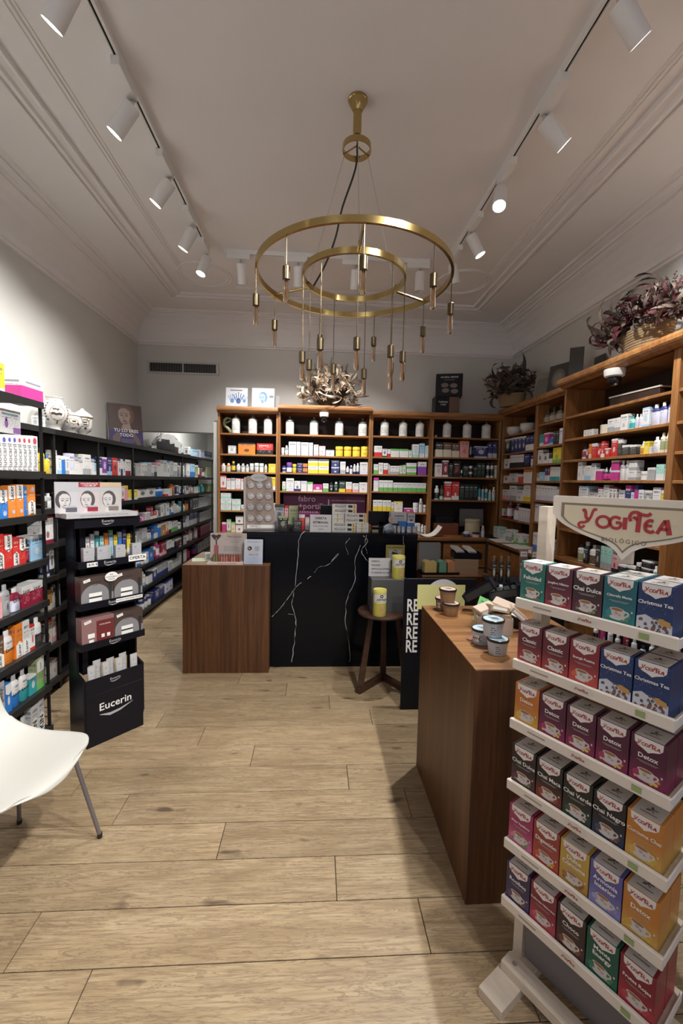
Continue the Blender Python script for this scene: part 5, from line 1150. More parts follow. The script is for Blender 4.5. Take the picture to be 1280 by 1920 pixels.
for j in range(4):
    for i in range(3):
        P = Matrix.Translation((-.475, 3.60, MC)) @ Matrix.Rotation(math.radians(8), 4, 'Z') @ Matrix.Rotation(sl_, 4, 'X') @ Matrix.Translation((-.072 + .072 * i, -.0015, .375 - .093 * j)) @ Matrix.Rotation(math.pi / 2, 4, 'X') @ Matrix.Rotation(.5, 4, 'Z')
        o = bpy.data.objects.new('pacifier_pack', bl); COL.objects.link(o); o.matrix_world = P
        tag(o, 'clear pack with grey pacifier, %s from passage side, %s row on the pacifier board' % (nth(i), nth(j)), 'pacifier', 'pacifiers on the board')
        link('shield', pt_, o, (0, -.006, 0)); link('ring', pr_, o, (0, .008, .002))
q = mrow(3.62, 'c 570-650 200 s.S,c 652-682 190 p.r,c 684-760 190 e.S,c 765-815 120 r.w,c 818-852 100 w.p', Z3)
q = mrow(3.50, 'c 600-680 120 k.e,c 722-790 84 k.S', Z3, 'marble counter front edge')
sg = thing('offer_sign', 'white offer sign card standing on marble counter before toothpaste cartons', 'sign', (.06, 3.49, MC), 0)
u, w = xy((0, 3.49, 1.2), 581, 621); sg.location.x = u
MB().box(-w / 2, w / 2, 0, .003, 0, .143).build('card', mat('sign_white', (.48, .48, .50), .6), sg, rot=(math.radians(-6), 0, 0))
sgc = sg.children[0]
for s, z, sz in (('OFERTA', .112, .026), ('SETMANAL', .078, .026), ('DUPLO FLUOCARIL', .048, .014), ('10,95 €', .022, .015)): text(s, sz, M_INK, sgc, (0, -.001, z), bold=.02 if sz > .02 else .005)
MB().box(-w / 2, w / 2, 0, .04, 0, .003).build('foot', MATS['sign_white'], sg)
fl_z = MC; FH = .0385
def fluo(x0, x1, lay_, dy, end=False, k=[0]):
    u, w = xy((0, 3.53 + dy, 1.2), x0, x1); k[0] += 1
    o = product('c', w - .002, .05, FH - .0008, 'w', 'y', 'w', (u, 3.53 + dy + .025, MC + FH * lay_), 0, 'white and gold toothpaste carton lying in the pile, %s counted from the bottom' % nth(k[0] - 1), 'toothpaste cartons piled on the marble counter', 8)
    o['lay'] = (-1, 2, 0); o.color = (.62, .62, .58, 1); 
    if not end: text('Fluocaril', .027, M_INK, o, (-w * .18, -.0258, FH * .5), bold=.008, shear=.25); MB().rect(w * .36, w * .45, .002, FH - .004, -.0257).build('gold_stripe', mat('print_goldstripe', (.5, .33, .08), .5), o); MB().disc(w * .2, FH * .5, .011, .011, -.0257, 12).disc(w * .28, FH * .5, .011, .011, -.0257, 12).build('round_marks', M_INK, o)
    else: MB().rect(-.01, .0, .002, FH - .004, -.0257).build('gold_stripe', MATS['print_goldstripe'], o)
    return o
for L_ in (0, 1): fluo(622, 667, L_, 0); fluo(668, 691, L_, 0, True)
for L_ in (2, 3): fluo(622, 645, L_, 0, True); fluo(646, 687, L_, 0)
for L_ in (4, 5): fluo(622, 668, L_, 0)
q = mrow(3.62, 'c 308-436 150 z.S,c 440-503 145 z.k', Z5); q2 = mrow(3.56, 'c 372-437 84 b.w,c 440-500 84 b.w', Z5, 'marble counter blue carton row')
MB().disc(0, .1, .02, .03, -dims(q[0])[1] / 2 - .0007, 14).build('printed_face', M_SKIN, q[0]).location.x = -.07
q = mrow(3.50, 'j 325-358 56 z.w.s,j 362-392 52 z.w.s,j 396-426 50 z.w.s,j 440-480 50 z.p.s,j 486-530 50 z.p.s', Z5, 'jar row on marble counter')
o = MB()
for i in range(6):
    for j in range(10):
        a = 2 * math.pi * j / 10; k = [.8, 1, 1, .85, .6, .2][i]; o.v.append(((.05 * k + rnd.uniform(-.006, .006)) * math.cos(a), (.035 * k + rnd.uniform(-.005, .005)) * math.sin(a), .075 * i / 5))
o.f = [[i * 10 + j, i * 10 + (j + 1) % 10, i * 10 + 10 + (j + 1) % 10, i * 10 + 10 + j] for i in range(5) for j in range(10)] + [list(range(50, 60))]; o.m = [0] * len(o.f)
u, _w = xy((0, 3.52, 1.15), 722, 738); tag(o.build('sweet_bag', mat('foil_blue', (.35, .42, .52), .2, .5), None, (u, 3.53, MC), smooth=False), 'shiny blue foil bag at end of marble counter beside small jars', 'bag')
def till(label, x0, x1, y, h, tilt=0):
    u, w = xy((0, y, 1.2), x0, x1); o = thing('till_screen', label, 'screen', (u, y, MC - 0), math.pi)
    MB().cbox(-w / 2, w / 2, 0, .03, .035, h, .004).build('screen', M_BLKP, o, rot=(math.radians(-tilt), 0, 0)); MB().cbox(-.02, .02, .005, .03, 0, .06, .002).cbox(-w * .35, w * .35, -.05, .06, 0, .012, .003).build('foot', M_BLKP, o)
till('black till screen behind the toothpaste pile', 690, 737, 3.86, .155)
till('dark till screen behind the offer sign', 600, 640, 3.90, .20)
sc = tag(MB().cbox(-.04, .04, 0, .06, 0, .045, .004).build('coin_tray', M_BLKP, None, (.145, 3.50, MC)), 'small black coin tray between the sign and the marble edge', 'tray') if False else None

# ------------------------------------------------------------------ on the left teak counter
LC = LCH + .0004
tc_ = thing('lip_balm_display', 'cardboard lip balm display with flower vase picture on low teak counter', 'display', (-.712, 3.395, LC), math.radians(2))
tc_.scale = (.84, .84, .84)
M_TEAC = mat('card_pink_grey', (.42, .36, .34), .6)
MB().box(-.17, .17, 0, .008, 0, .285).build('back_card', M_TEAC, tc_, (.02, .043, 0), rot=(math.radians(-3), 0, 0))
bc = tc_.children[0]
bf = MB().add([(a, -.0008, b) for a, b in [(-.165, .262), (-.14, .275), (-.115, .262), (-.09, .275), (-.066, .262), (-.09, .235), (-.105, .215), (-.115, .245), (-.125, .215), (-.145, .235)]], [tuple(range(10))]).ribbon([(-.115, .225), (-.113, .18), (-.115, .165)], .012, -.0008)
bf.build('printed_flower', mat('print_plum', (.05, .025, .03), .5), bc)
MB().rect(-.135, -.093, .085, .165, -.0008).disc(-.114, .165, .014, .014, -.0009, 12).build('printed_vase', mat('print_rose', (.30, .09, .10), .5), bc)
MB().disc(.165, .13, .02, .03, -.0008, 14).build('printed_dot', MATS['print_plum'], bc)
text('TEAOLOGY', .027, M_INK, bc, (.055, -.001, .25)); text('TEA TINT', .02, M_GREYINK, bc, (.055, -.001, .20)); MB().rect(-.03, .14, .222, .2245, -.001).build('printed_rule', M_GREYINK, bc)
for i in range(4): MB().rect(-.045, .09 + .02 * (i % 2), .155 - .013 * i, .159 - .013 * i, -.001).build('small_print', M_GREYINK, bc)
MB().cbox(-.165, .17, -.045, .042, 0, .022, .002).build('tray', mat('card_cream_pink', (.55, .47, .44), .6), tc_); text('TEA INFUSION SKINCARE', .015, mat('ink_wine', (.16, .03, .04), .6), tc_, (.02, -.0458, .011))
bmat = {'g': mat('balm_green', (.16, .19, .06), .25), 'r': mat('balm_red', (.28, .07, .06), .25), 'p': mat('balm_rose', (.40, .17, .14), .25), 'w': mat('balm_pale', (.5, .33, .28), .25)}
for i in range(11):
    c = 'ggrppprpprr'[i]; x = -.105 + .0235 * i
    o = MB().lathe([(.009, 0), (.0095, .002), (.0095, .04)], 12, 0).lathe([(.0098, .04), (.0098, .058), (.009, .06), (0, .06)], 12, 1).build('lip_balm', [bmat[c], mat('balm_cap', (.35, .2, .16), .2, .5)], None, (-.712 + x * .84, 3.392 + x * .03, LC + .0192), smooth=True)
    tag(o, '%s lip balm tube, %s from passage side in the cardboard tray' % ({'g': 'green', 'r': 'red', 'p': 'rose', 'w': 'pale'}[c], nth(i)), 'lip balm', 'lip balms in the cardboard tray')
ac = thing('counter_card', 'small white counter card with phone icon beside the lip balm display', 'sign', (0, 3.372, LC), 0); u, w = xy((0, 3.372, .95), 457, 492); ac.location.x = u
MB().box(-w / 2, w / 2, 0, .003, 0, .20).build('card', mat('card_bluish', (.50, .53, .60), .35), ac, rot=(math.radians(-7), 0, 0)); MB().box(-w / 2, w / 2, 0, .06, 0, .003).build('foot', M_CLEARPL, ac)
acc_ = ac.children[0]; text('ENVIO A DOMICILIO', .0105, M_BLUED, acc_, (0, -.001, .18)); text('648 261 260', .014, M_INK, acc_, (0, -.001, .078)); MB().disc(-.03, .128, .017, .017, -.001, 18).build('phone_icon', M_INK, acc_); MB().ribbon(smooth_line([(-.036, .135), (-.034, .127), (-.026, .121)], 4), .0045, -.0014).build('phone_handset', M_PAPER, acc_)
MB().rect(-w * .45, w * .45, .01, .06, -.0008).build('printed_band', mat('print_paleblue2', (.42, .5, .66), .5), acc_); MB().rect(.01, .045, .108, .146, -.0008).build('printed_square', mat('print_greyblue', (.34, .38, .46), .5), acc_)
P = at_px(LC, 385, 1052)
tag(MB().box(-.1, .1, -.07, .07, 0, .004).build('leaflet_stack', mat('leaflet_green', (.60, .70, .52), .7), None, (P[0] - .02, 3.56, LC), .25), 'pale green leaflets lying at the back of low teak counter', 'leaflet')
tag(MB().cbox(-.055, .055, -.04, .04, 0, .05, .004).build('white_carton', M_PAPER, None, (P[0] + .03, 3.59, LC + .0045), .3), 'small white carton on the pale green leaflets', 'box')

# ------------------------------------------------------------------ on the stool and the marble front
STZ = .6134
gb = tag(MB().cbox(-.125, .135, 0, .20, 0, .235, .003).build('grey_box', mat('grey_card_box', (.075, .075, .078), .55), None, (.53, 3.0, STZ)), 'dark grey box standing on the round stool, carrying a sign', 'box')
M_TINY = mat('tin_yellow', (.50, .46, .09), .35); M_TINW = mat('tin_white', (.62, .62, .58), .4)
def tin(label, x, y, z, r, h):
    o = thing('powder_tin', label, 'tin', (x, y, z), .15, 'yellow powder tins on the stool')
    MB().lathe([(r * .97, 0), (r, .004), (r, h * .86)], 28, 0).build('body', M_TINY, o, smooth=True)
    MB().lathe([(r * 1.03, h * .86), (r * 1.04, h * .95), (r * .98, h), (r * .9, h * .985), (0, h * .985)], 28).build('lid', mat('tin_lid', (.58, .54, .14), .3), o, smooth=True)
    pr = [(r + .0006, 0), (r + .0006, h)]
    def patch(a0, a1, z0, z1, m, nm):
        n = 10; MB().add([((r + .0006) * math.sin(a0 + (a1 - a0) * i / n), -(r + .0006) * math.cos(a0 + (a1 - a0) * i / n), z) for i in range(n + 1) for z in (z0, z1)], [(2 * i, 2 * i + 2, 2 * i + 3, 2 * i + 1) for i in range(n)]).build(nm, m, o)
    patch(-1.35, 1.35, h * .58, h * .855, M_TINW, 'white_band'); patch(-1.35, 1.35, h * .50, h * .585, mat('tin_pale', (.60, .58, .38), .4), 'pale_band')
    on_lathe([(-.2, h * .40), (.12, h * .34), (.22, h * .28), (.05, h * .18), (.2, h * .08)], [(r + .0006, 0), (r + .0006, h)], [.016, .02, .014, .014, .006], 'printed_leg', mat('tin_leg', (.50, .32, .14), .5), o); on_lathe([(.15, h * .42), (.4, h * .30), (.35, h * .16), (.5, h * .08)], [(r + .0006, 0), (r + .0006, h)], [.018, .02, .012, .006], 'printed_leg', MATS['tin_leg'], o)
    on_lathe(oval(0, h * .78, .2, .008, 10), [(r + .0006, 0), (r + .0006, h)], .006, 'printed_mark', M_INK, o)
    text('AQUILEA', r * .38, M_INK, o, (0, -r - .0015, h * .66), bold=.02)
tin('yellow powder tin on the stool seat in front of the grey box', .455, 2.92, STZ, .047, .185)
tin('yellow powder tin on top of the grey box', .605, 3.05, STZ + .2354, .047, .165)
sp_ = thing('paper_sign', 'white paper sign leaning on top of the grey stool box', 'sign', (.475, 3.10, STZ + .2354), 0)
MB().box(-.08, .085, 0, .002, 0, .135).build('sheet', mat('paper_grey', (.42, .42, .43), .7), sp_, rot=(math.radians(-5), 0, 0))
for i, s in enumerate(('OFERTA', 'AQUILEA', 'ARTICULACIONES', '2ª UNIDAD AL 50%')): text(s, .0165, M_INK, sp_.children[0], (-.06, -.001, .11 - .028 * i), align='LEFT', bold=.015)
P = hit('y', 3.45, 740, 1036)
cv = thing('camera_notice', 'yellow video surveillance notice with black camera drawing on marble front', 'sign', (P[0], 3.4505, P[2] - .065), 0)
MB().box(-.075, .08, -.003, 0, 0, .128).build('plate', mat('notice_yellow', (.30, .25, .06), .5), cv); MB().rect(-.05, .055, .006, .09, -.0035).build('white_field', mat('notice_white', (.34, .34, .33), .5), cv)
text('ZONA VIDEOVIGILADA', .0125, M_INK, cv, (0, -.004, .108), bold=.02)
MB().add([(a, -.004, b) for a, b in [(-.03, .055), (.025, .035), (.03, .055), (-.02, .075)]], [(0, 1, 2, 3)]).ribbon([(.01, .05), (.02, .025), (.038, .022)], .008, -.004).ribbon([(.012, .06), (.012, .082), (-.01, .084)], .006, -.0042).build('camera_drawing', M_INK, cv)

# ------------------------------------------------------------------ on the far teak block
QC = QCH + .0004
gc = card('grey_counter_card', 'grey printed card standing behind the soaps on far teak block', 'card', (.955, 3.48, QC), .05, .185, .235, mat('card_midgrey', (.22, .23, .235), .55), 6)
text('COMBO', .018, M_GREYINK, gc, (0, -.001, .12)); MB().rect(-.07, -.02, .2, .206, -.001).rect(.02, .07, .2, .206, -.001).ribbon(smooth_line([(-.01, .15), (0, .165), (.012, .15)], 4), .006, -.001).build('small_print', M_GREYINK, gc)
ty = thing('soap_tray', 'black tray holding rows of pastel soaps on far teak block', 'tray', (1.0, 3.31, QC), .05)
MB().box(-.15, .15, -.0, .13, 0, .008).box(-.15, .15, -.004, 0, 0, .02).box(-.15, .15, .13, .134, 0, .02).box(-.154, -.15, -.004, .134, 0, .02).box(.15, .154, -.004, .134, 0, .02).build('tray_body', M_BLKP, ty)
for i, (x, y, c) in enumerate([(-.098, .03, 'y'), (-.098, .062, 'y'), (-.098, .094, 'y'), (-.052, .03, 'y'), (-.052, .062, 'y'), (.022, .03, 'm'), (.022, .062, 'm'), (.022, .094, 'm'), (.092, .03, 'o'), (.092, .062, 'o'), (.092, .094, 'p')]):
    m_ = mat('soap_' + c, {'y': (.62, .47, .17), 'm': (.17, .40, .28), 'o': (.66, .30, .13), 'p': (.62, .26, .19)}[c], .45); hh = .098
    o = MB().prism([(-.026, 0), (.026, 0), (.029, .004), (.029, hh - .012), (.022, hh - .003), (.008, hh), (-.008, hh), (-.022, hh - .003), (-.029, hh - .012), (-.029, .004)] if c != 'y' or x < -.07 else [(-.02, 0), (.02, 0), (.022, .004), (.022, hh - .012), (.016, hh - .003), (-.016, hh - .003), (-.022, hh - .012), (-.022, .004)], -.012, .012, 'xz').build('soap_bar', m_, None, (1.0 + x, 3.31 + y + x * .05, QC + .0085), .05)
    tag(o, '%s soap bar, %s in the black tray counted from the passage side' % ({'y': 'yellow', 'm': 'green', 'o': 'orange', 'p': 'peach'}[c], nth(i)), 'soap', 'pastel soaps in the black tray')
kb = tag(MB().cbox(-.095, .095, 0, .15, 0, .125, .003).build('kraft_box', M_KRAFT, None, (1.215, 3.33, QC), -.12), 'plain kraft box beside the soap tray on far teak block', 'box')
dt = thing('dark_tray', 'dark tray with white packets on top of the kraft box', 'tray', (1.225, 3.34, QC + .1258), -.1)
MB().box(-.105, .105, -.005, .14, 0, .006).box(-.105, .105, -.01, -.005, 0, .05).box(-.105, .105, .14, .145, 0, .05).box(-.11, -.105, -.01, .145, 0, .05).box(.105, .11, -.01, .145, 0, .05).build('tray_body', M_BLKP, dt)
for i, x in enumerate((-.055, .045)):
    tag(MB().cbox(-.035, .035, 0, .12, 0, .016, .002).build('white_packet', mat('packet_grey', (.5, .5, .5), .5), None, (1.225 + x, 3.35, QC + .1258 + .045), rot=(.28, .12, .25)), ['white packet leaning in the dark tray, passage side', 'white packet leaning in the dark tray, cabinet side'][i], 'packet', 'white packets in the dark tray')
# ------------------------------------------------------------------ black skincare floor display
M_NAVYB = mat('display_black', (.008, .008, .013), .33, spec=.22); M_SILV = mat('print_silver', (.42, .42, .45), .4)
EUZ = math.atan2(.748, .663)
eu = thing('cardboard_display', 'tall black cardboard skincare display with faces on its header card', 'display', (-1.275, 2.393, 0), EUZ)
EW, ED = .325, .20
MB().prism([(0, .10), (.04, 0), (ED, 0), (ED, 1.30), (.10, 1.30), (.085, 1.25), (.085, .42), (0, .40)], -.012, 0, 'yz').build('side_panel', M_NAVYB, eu)
MB().prism([(0, .10), (.04, 0), (ED, 0), (ED, 1.30), (.10, 1.30), (.085, 1.25), (.085, .42), (0, .40)], EW - .002, EW + .008, 'yz').build('side_panel', M_NAVYB, eu)
MB().box(0, EW - .002, ED - .01, ED, .4, 1.28).box(.02, .05, .085, ED - .01, .4, 1.28).build('back_panel', M_NAVYB, eu)
MB().cbox(-.002, EW, -.004, ED - .01, 0, .30, .002).box(-.002, EW, -.004, 0, .30, .395).build('front_bin', M_NAVYB, eu)
BRAND = 'Eucerin'
def swoosh(parent, cx, cz_, w, y): MB().ribbon([(cx - w * .5, cz_), (cx - w * .2, cz_ - w * .09), (cx + w * .1, cz_ - w * .06), (cx + w * .5, cz_ + w * .06)], [w * .015, w * .09, w * .07, w * .01], y).build('brand_swoosh', M_SILV, parent)
text(BRAND, .062, M_PAPER, eu, (.16, -.0055, .215), bold=.012); swoosh(eu, .165, .175, .19, -.0055)
text(BRAND, .020, M_SILV, eu, (.16, -.0052, .365), bold=.01); swoosh(eu, .16, .353, .06, -.0052)
TRZ = (1.045, .813, .585)
for i, z in enumerate(TRZ):
    t = MB().box(-.03, EW, -.03, .10, z - .003, z).box(-.03, EW, -.034, -.03, z - .004, z + .036).box(-.034, -.03, -.034, .1, z - .004, z + .036).box(EW - .004, EW, -.034, .1, z - .004, z + .036).build('tray', M_NAVYB, eu)
    text(BRAND, .022, M_SILV, eu, (.15 if i else .13, -.0352, z + .018), bold=.01); swoosh(eu, .15 if i else .13, z + .006, .06, -.0352)
MB().cbox(-.04, EW - .01, -.015, ED, 1.262, 1.318, .002).build('header_bar', M_NAVYB, eu); text(BRAND, .022, M_SILV, eu, (.13, -.0165, 1.295), bold=.01); swoosh(eu, .13, 1.282, .06, -.0165)
MB().box(-.085, EW - .035, -.035, .12, 1.3182, 1.345).build('header_tray', mat('header_silver', (.46, .46, .48), .4), eu); text('SOLUCIONES EFICACES PARA CADA TIPO DE PIEL', .0115, M_GREYINK, eu, (.11, -.0358, 1.331), bold=.01)
hc = MB().box(-.115, .228, .0, .006, 1.345, 1.512).build('header_card', mat('header_card', (.46, .46, .49), .35), eu, (0, .03, 0))
MB().rect(.0, .11, 1.485, 1.511, -.0006).build('red_band', mat('header_red', (.32, .03, .05), .4), hc); MB().rect(.11, .227, 1.485, 1.511, -.0006).build('gold_band', mat('header_gold', (.55, .42, .28), .35), hc)
text('HYALURON-FILLER', .0105, M_PAPER, hc, (.055, -.001, 1.503), bold=.015); text('+ VOLUME LIFT', .0105, M_PAPER, hc, (.055, -.001, 1.492), bold=.015)
g1, g2, g3, g4 = mat('face_light', (.56, .54, .54), .5), mat('face_hair', (.07, .065, .065), .5), mat('face_lip', (.22, .18, .18), .5), mat('face_dark', (.05, .05, .05), .5)
for i, (x, bgc) in enumerate(((-.055, (.50, .50, .54)), (.052, (.55, .47, .48)), (.165, (.50, .47, .43)))):
    MB().rect(x - .052, x + .052, 1.346, 1.458, -.0005).build('face_panel', mat('face_bg%d' % i, bgc, .5), hc)
    face(hc, x - .014, 1.405, .060, -.0009, g1, g2, g3, g4, 1 if i else -1)
    MB().rect(x - .01, x + .045, 1.35, 1.374, -.002).build('printed_jar', mat('jar_print%d' % i, ((.10, .10, .12), (.30, .02, .04), (.20, .16, .14))[i], .4), hc); MB().rect(x - .005, x + .04, 1.374, 1.384, -.0021).build('printed_cap', M_SILV, hc)
def note(s, x, z, w, h, tilt=0, y=-.0375, sz=None):
    o = MB().box(-w / 2, w / 2, -.0006, 0, -h / 2, h / 2).build('price_note', M_PAPER, eu, (x, y, z), rot=(0, tilt, 0)); text(s, sz or h * .72, M_INK, o, (0, -.0012, 0), bold=.02)
note('18,95 €', .035, 1.06, .055, .024); note('OFERTA', .285, 1.068, .105, .036); note('REGALO CONTORNO DE OJOS', .235, .832, .155, .02, -.0, sz=.0105)
RE = Matrix.Translation((-1.275, 2.393, 0)) @ Matrix.Rotation(EUZ, 4, 'Z')
def eput(x, y, z): p = RE @ Vector((x, y, z)); return tuple(p)
for i, x in enumerate((.025, .095, .135, .195, .29)):
    o = product('c', .055 if i != 2 else .04, .035, .105, 'z', 's', 'w', eput(x, -.005 + (.035 if i == 2 else 0), TRZ[0] + .0004), EUZ, 'silver serum carton, %s from the near side on the top tray of the black display' % nth(i), 'silver serum cartons on the black display', 40, 77); o['lay'] = (-1, 2, 0); o['ink'] = (.22, .22, .26); o.color = (.42, .42, .45, 1)
M_GIFT = mat('gift_brown', (.075, .052, .045), .3); M_GIFT2 = mat('gift_grey', (.24, .24, .255), .35); M_GIFT3 = mat('gift_rose', (.26, .145, .14), .35); M_GIFT4 = mat('gift_wine', (.15, .028, .03), .35)
def gift(label, x0, x1, z, h, kind):
    w = x1 - x0; o = thing('gift_box', label, 'box', eput((x0 + x1) / 2, -.026, z + .0004), EUZ, 'skincare gift boxes on the black display')
    MB().cbox(-w / 2, w / 2, 0, .08, 0, h, .001).build('carton', M_GIFT if kind else M_GIFT3, o)
    if kind:
        R = w * .43; pts = [(-w / 2 + .001, .002), (w / 2 - .001, .002), (w / 2 - .001, h * .42)] + [(-.012 + R * math.cos(a), h * .36 + R * .95 * math.sin(a)) for a in [math.pi * (.1 + .8 * k / 12) for k in range(13)]] + [(-w / 2 + .001, h * .4)]
        MB().add([(a, -.0006, b) for a, b in pts], [tuple(range(len(pts)))]).build('printed_dome', M_GIFT2, o)
        MB().rect(-.045, .022, .035, .055, -.001).rect(-.045, .022, .064, .085, -.001).build('printed_jar', M_PAPER, o); MB().rect(-.045, .022, .055, .064, -.001).build('printed_ring', M_INK, o)
        MB().add([(a, -.0012, b) for a, b in [(w * .33, h * .72), (w * .45, h * .72), (w * .42, .018), (w * .39, .01), (w * .36, .02)]], [(0, 1, 2, 3, 4)]).build('printed_pen', M_INK, o)
        text('HYALURON', .012, M_INK, o, (-.012, -.001, h * .82), bold=.01); text('FILLER', .009, M_INK, o, (-.012, -.001, h * .73))
    else:
        MB().rect(-.01, w / 2 - .002, .03, h * .88, -.0006).build('printed_panel', M_GIFT4, o); MB().rect(-.055, -.02, .06, .085, -.001).rect(-.05, -.025, .015, .05, -.001).rect(.015, .032, .05, .07, -.001).rect(.045, .062, .05, .07, -.001).rect(.015, .032, .015, .032, -.001).rect(.045, .062, .015, .032, -.001).build('printed_jars', M_PAPER, o)
        text('HYALURON', .011, M_PAPER, o, (.035, -.001, h * .74))
    nt = MB().rect(-.018, .018, -.008, .008, 0).build('price_note', M_PAPER, o, (-w * .32, -.0016, h * .9), rot=(0, -.25, 0)); text('39,95 €', .008, M_INK, nt, (0, -.0005, 0))
    return o
gift('brown and grey gift box, near side of the middle tray', -.022, .150, TRZ[1], .175, 1); gift('brown and grey gift box, far side of the middle tray', .152, .318, TRZ[1], .18, 1)
gift('rose and wine gift box on the lower tray of the black display', -.022, .150, TRZ[2], .17, 0); gift('brown and grey gift box on the lower tray of the black display', .152, .318, TRZ[2], .17, 1)
sk = tag(MB().prism([(.036 * math.cos(2 * math.pi * i / 24), .027 * math.sin(2 * math.pi * i / 24)) for i in range(24)], 0, .001, 'xz').build('round_sticker', M_PAPER, None, eput(.135, -.038, TRZ[1] + .165), EUZ), 'oval white sticker hanging between the two middle gift boxes', 'sticker')
for i, s in enumerate(('PVP', 'CONTORNO', 'GRATIS')): text(s, .011, M_INK, sk, (0, -.001, .012 - .013 * i))
tb_ = {}
for i, (x, y, h) in enumerate([(.045, .03, .16), (.085, .06, .175), (.125, .03, .16), (.16, .06, .165), (.20, .03, .16), (.23, .055, .175), (.285, .03, .16)]):
    o = product('t', .046, .03, h, 'z', 's', 's', eput(x, y, .302), EUZ + .1, '%s hand cream tube, %s from the near side in the front bin of the display' % ('silver', nth(i)), 'silver tubes in the front bin', 40, 5); o['lay'] = (-1, 2, 0); o.color = (.55, .55, .56, 1); o['cap'] = (.3, .3, .3); o['ink'] = (.3, .3, .32)
# toothbrush packs hanging behind, on the near bay's end rack
for i, (c1_, c2_) in enumerate(zip('wwtmolybnyk', 'rtwwkgbwywy')):
    u = .07 + .026 * i; o = product('c', .022, .02, .15 + .015 * ((i * 7) % 3), c1_, c2_, 'w', eput(u, .12, TRZ[0] + .0004), EUZ, '%s and %s toothbrush pack, %s in the back row of the top tray' % (PAL[c1_][0], PAL[c2_][0], nth(i)), 'toothbrush packs behind the serum cartons', 20)

# ------------------------------------------------------------------ white chair
cr = thing('chair', 'white moulded shell chair on four grey metal legs before the near dental bay', 'chair', (-1.165, 1.60, 0), math.radians(-14))
sh = []; NU, NV = 16, 22      # shell: u across (y), v from front edge to top of back (x, z)
prof = smooth_line([(.245, .415), (.236, .437), (.19, .447), (.1, .443), (-.02, .437), (-.12, .445), (-.19, .475), (-.235, .54), (-.262, .64), (-.28, .74), (-.295, .82)], 4)
hw = smooth_line([(.10, 0), (.185, 0), (.228, 0), (.238, 0), (.235, 0), (.232, 0), (.225, 0), (.215, 0), (.21, 0), (.205, 0), (.16, 0)], 4)
vs = []
for (x, z), (w_, _z) in zip(prof, hw):
    for j in range(NU + 1):
        s = -1 + 2 * j / NU; e = abs(s) ** 3
        vs.append((x + (.012 * e if z > .5 else -.03 * e * max(0, x) / .245), s * w_, z + (.022 * e if z < .5 else 0)))
n = len(prof); fs = [(i * (NU + 1) + j, i * (NU + 1) + j + 1, (i + 1) * (NU + 1) + j + 1, (i + 1) * (NU + 1) + j) for i in range(n - 1) for j in range(NU)]
M_SHELL = mat('chair_shell', (.60, .60, .56), .35)
so = MB().add(vs, fs).build('seat', M_SHELL, cr, smooth=2)
md = so.modifiers.new('thickness', 'SOLIDIFY'); md.thickness = .012; md.offset = -1
md = so.modifiers.new('rounding', 'SUBSURF'); md.levels = 1; md.render_levels = 1
M_LEG = mat('chair_leg_grey', (.22, .21, .23), .35, .5)
for (x, y, tx, ty) in ((.21, .238, .15, .15), (.21, -.238, .15, -.15), (-.19, .23, -.10, .15), (-.19, -.23, -.10, -.15)):
    lg = MB().tube([(0, 0, .424), (tx, ty, .424), (tx + .012 * (1 if tx > 0 else -1), ty * 1.08, .41), (x, y, .012)], .0085, 10).build('leg', M_LEG, cr, smooth=True)
    MB().lathe([(.0095, 0), (.010, .003), (.010, .02), (.0087, .022)], 12).build('foot_cap', M_CORD, lg, (x, y, 0))

# ------------------------------------------------------------------ on the front teak counter
RC = RCH + .0004
M_TUBB = mat('tub_kraft', (.25, .145, .075), .45); M_TUBL = mat('tub_blue', (.50, .56, .62), .4); M_BLKL = mat('tub_lid_black', (.015, .013, .012), .3)
def tub(label, px, py, z, r, h, blue, price=False, group=None):
    P = hit('z', z, px, py); o = thing('cosmetic_tub', label, 'tub', (P[0], P[1] + r, z), -.35, group)
    MB().lathe([(r * .80, 0), (r * .84, .003), (r * .95, h * .74), (r * 1.0, h * .76), (r * 1.0, h * .86), (r * .98, h * .88)], 32).build('body', M_TUBL if blue else M_TUBB, o, smooth=True)
    MB().lathe([(r * 1.03, h * .84), (r * 1.06, h * .87), (r * 1.06, h * .97), (r * 1.0, h), (r * .93, h * .985)], 32, cap=False).build('lid_rim', M_BLKL, o, smooth=True)
    MB().lathe([(r * .94, h * .985), (0, h * .985)], 32, cap=False).build('lid_label', mat('lid_paper_blue', (.40, .53, .62), .35) if blue else mat('lid_paper_rose', (.50, .38, .33), .4), o)
    lp = MB()
    for k in range(5): lp.add([(a * r, b * r, h * .985 + .0008) for a, b in [(-.5 + .1 * k, .35 - .14 * k), (.35 + .05 * k, .38 - .14 * k), (.35 + .05 * k, .33 - .14 * k), (-.5 + .1 * k, .30 - .14 * k)]], [(0, 3, 2, 1)])
    lp.build('lid_print', mat('lid_print', (.10, .07, .06), .5), o)
    pr = [(r * .84, .003), (r * .95, h * .74)]
    a0 = -.5
    for k, (za, zb) in enumerate(((.55, .62), (.42, .5), (.28, .36), (.16, .22))):
        if blue: on_lathe([(-.25, h * (za + zb) / 2), (-.25 + .35 + .12 * (k % 2), h * (za + zb) / 2)], pr, h * .035, 'small_print', M_BLKL, o)
        else:
            on_lathe([(-.62 + .11 * q_, h * (za + zb) / 2) for q_ in range(6)], pr, [h * .05, h * .02, h * .06, h * .03, h * .05, h * .02], 'printed_pattern', mat('tub_print', (.42, .25, .16), .5), o)
    if price:
        on_lathe([(-.75, h * .42), (-.3, h * .42)], [(r * .85 + .0005, .003), (r * .96, h * .74)], h * .42, 'price_note', M_PAPER, o); text('4,95 €', h * .19, M_INK, o, (-r * .52, -r * .80, h * .42), rz=-.52, bold=.02)
    return o
gb_, gu_ = 'brown cosmetic tubs on front counter', 'blue cosmetic tubs on front counter'
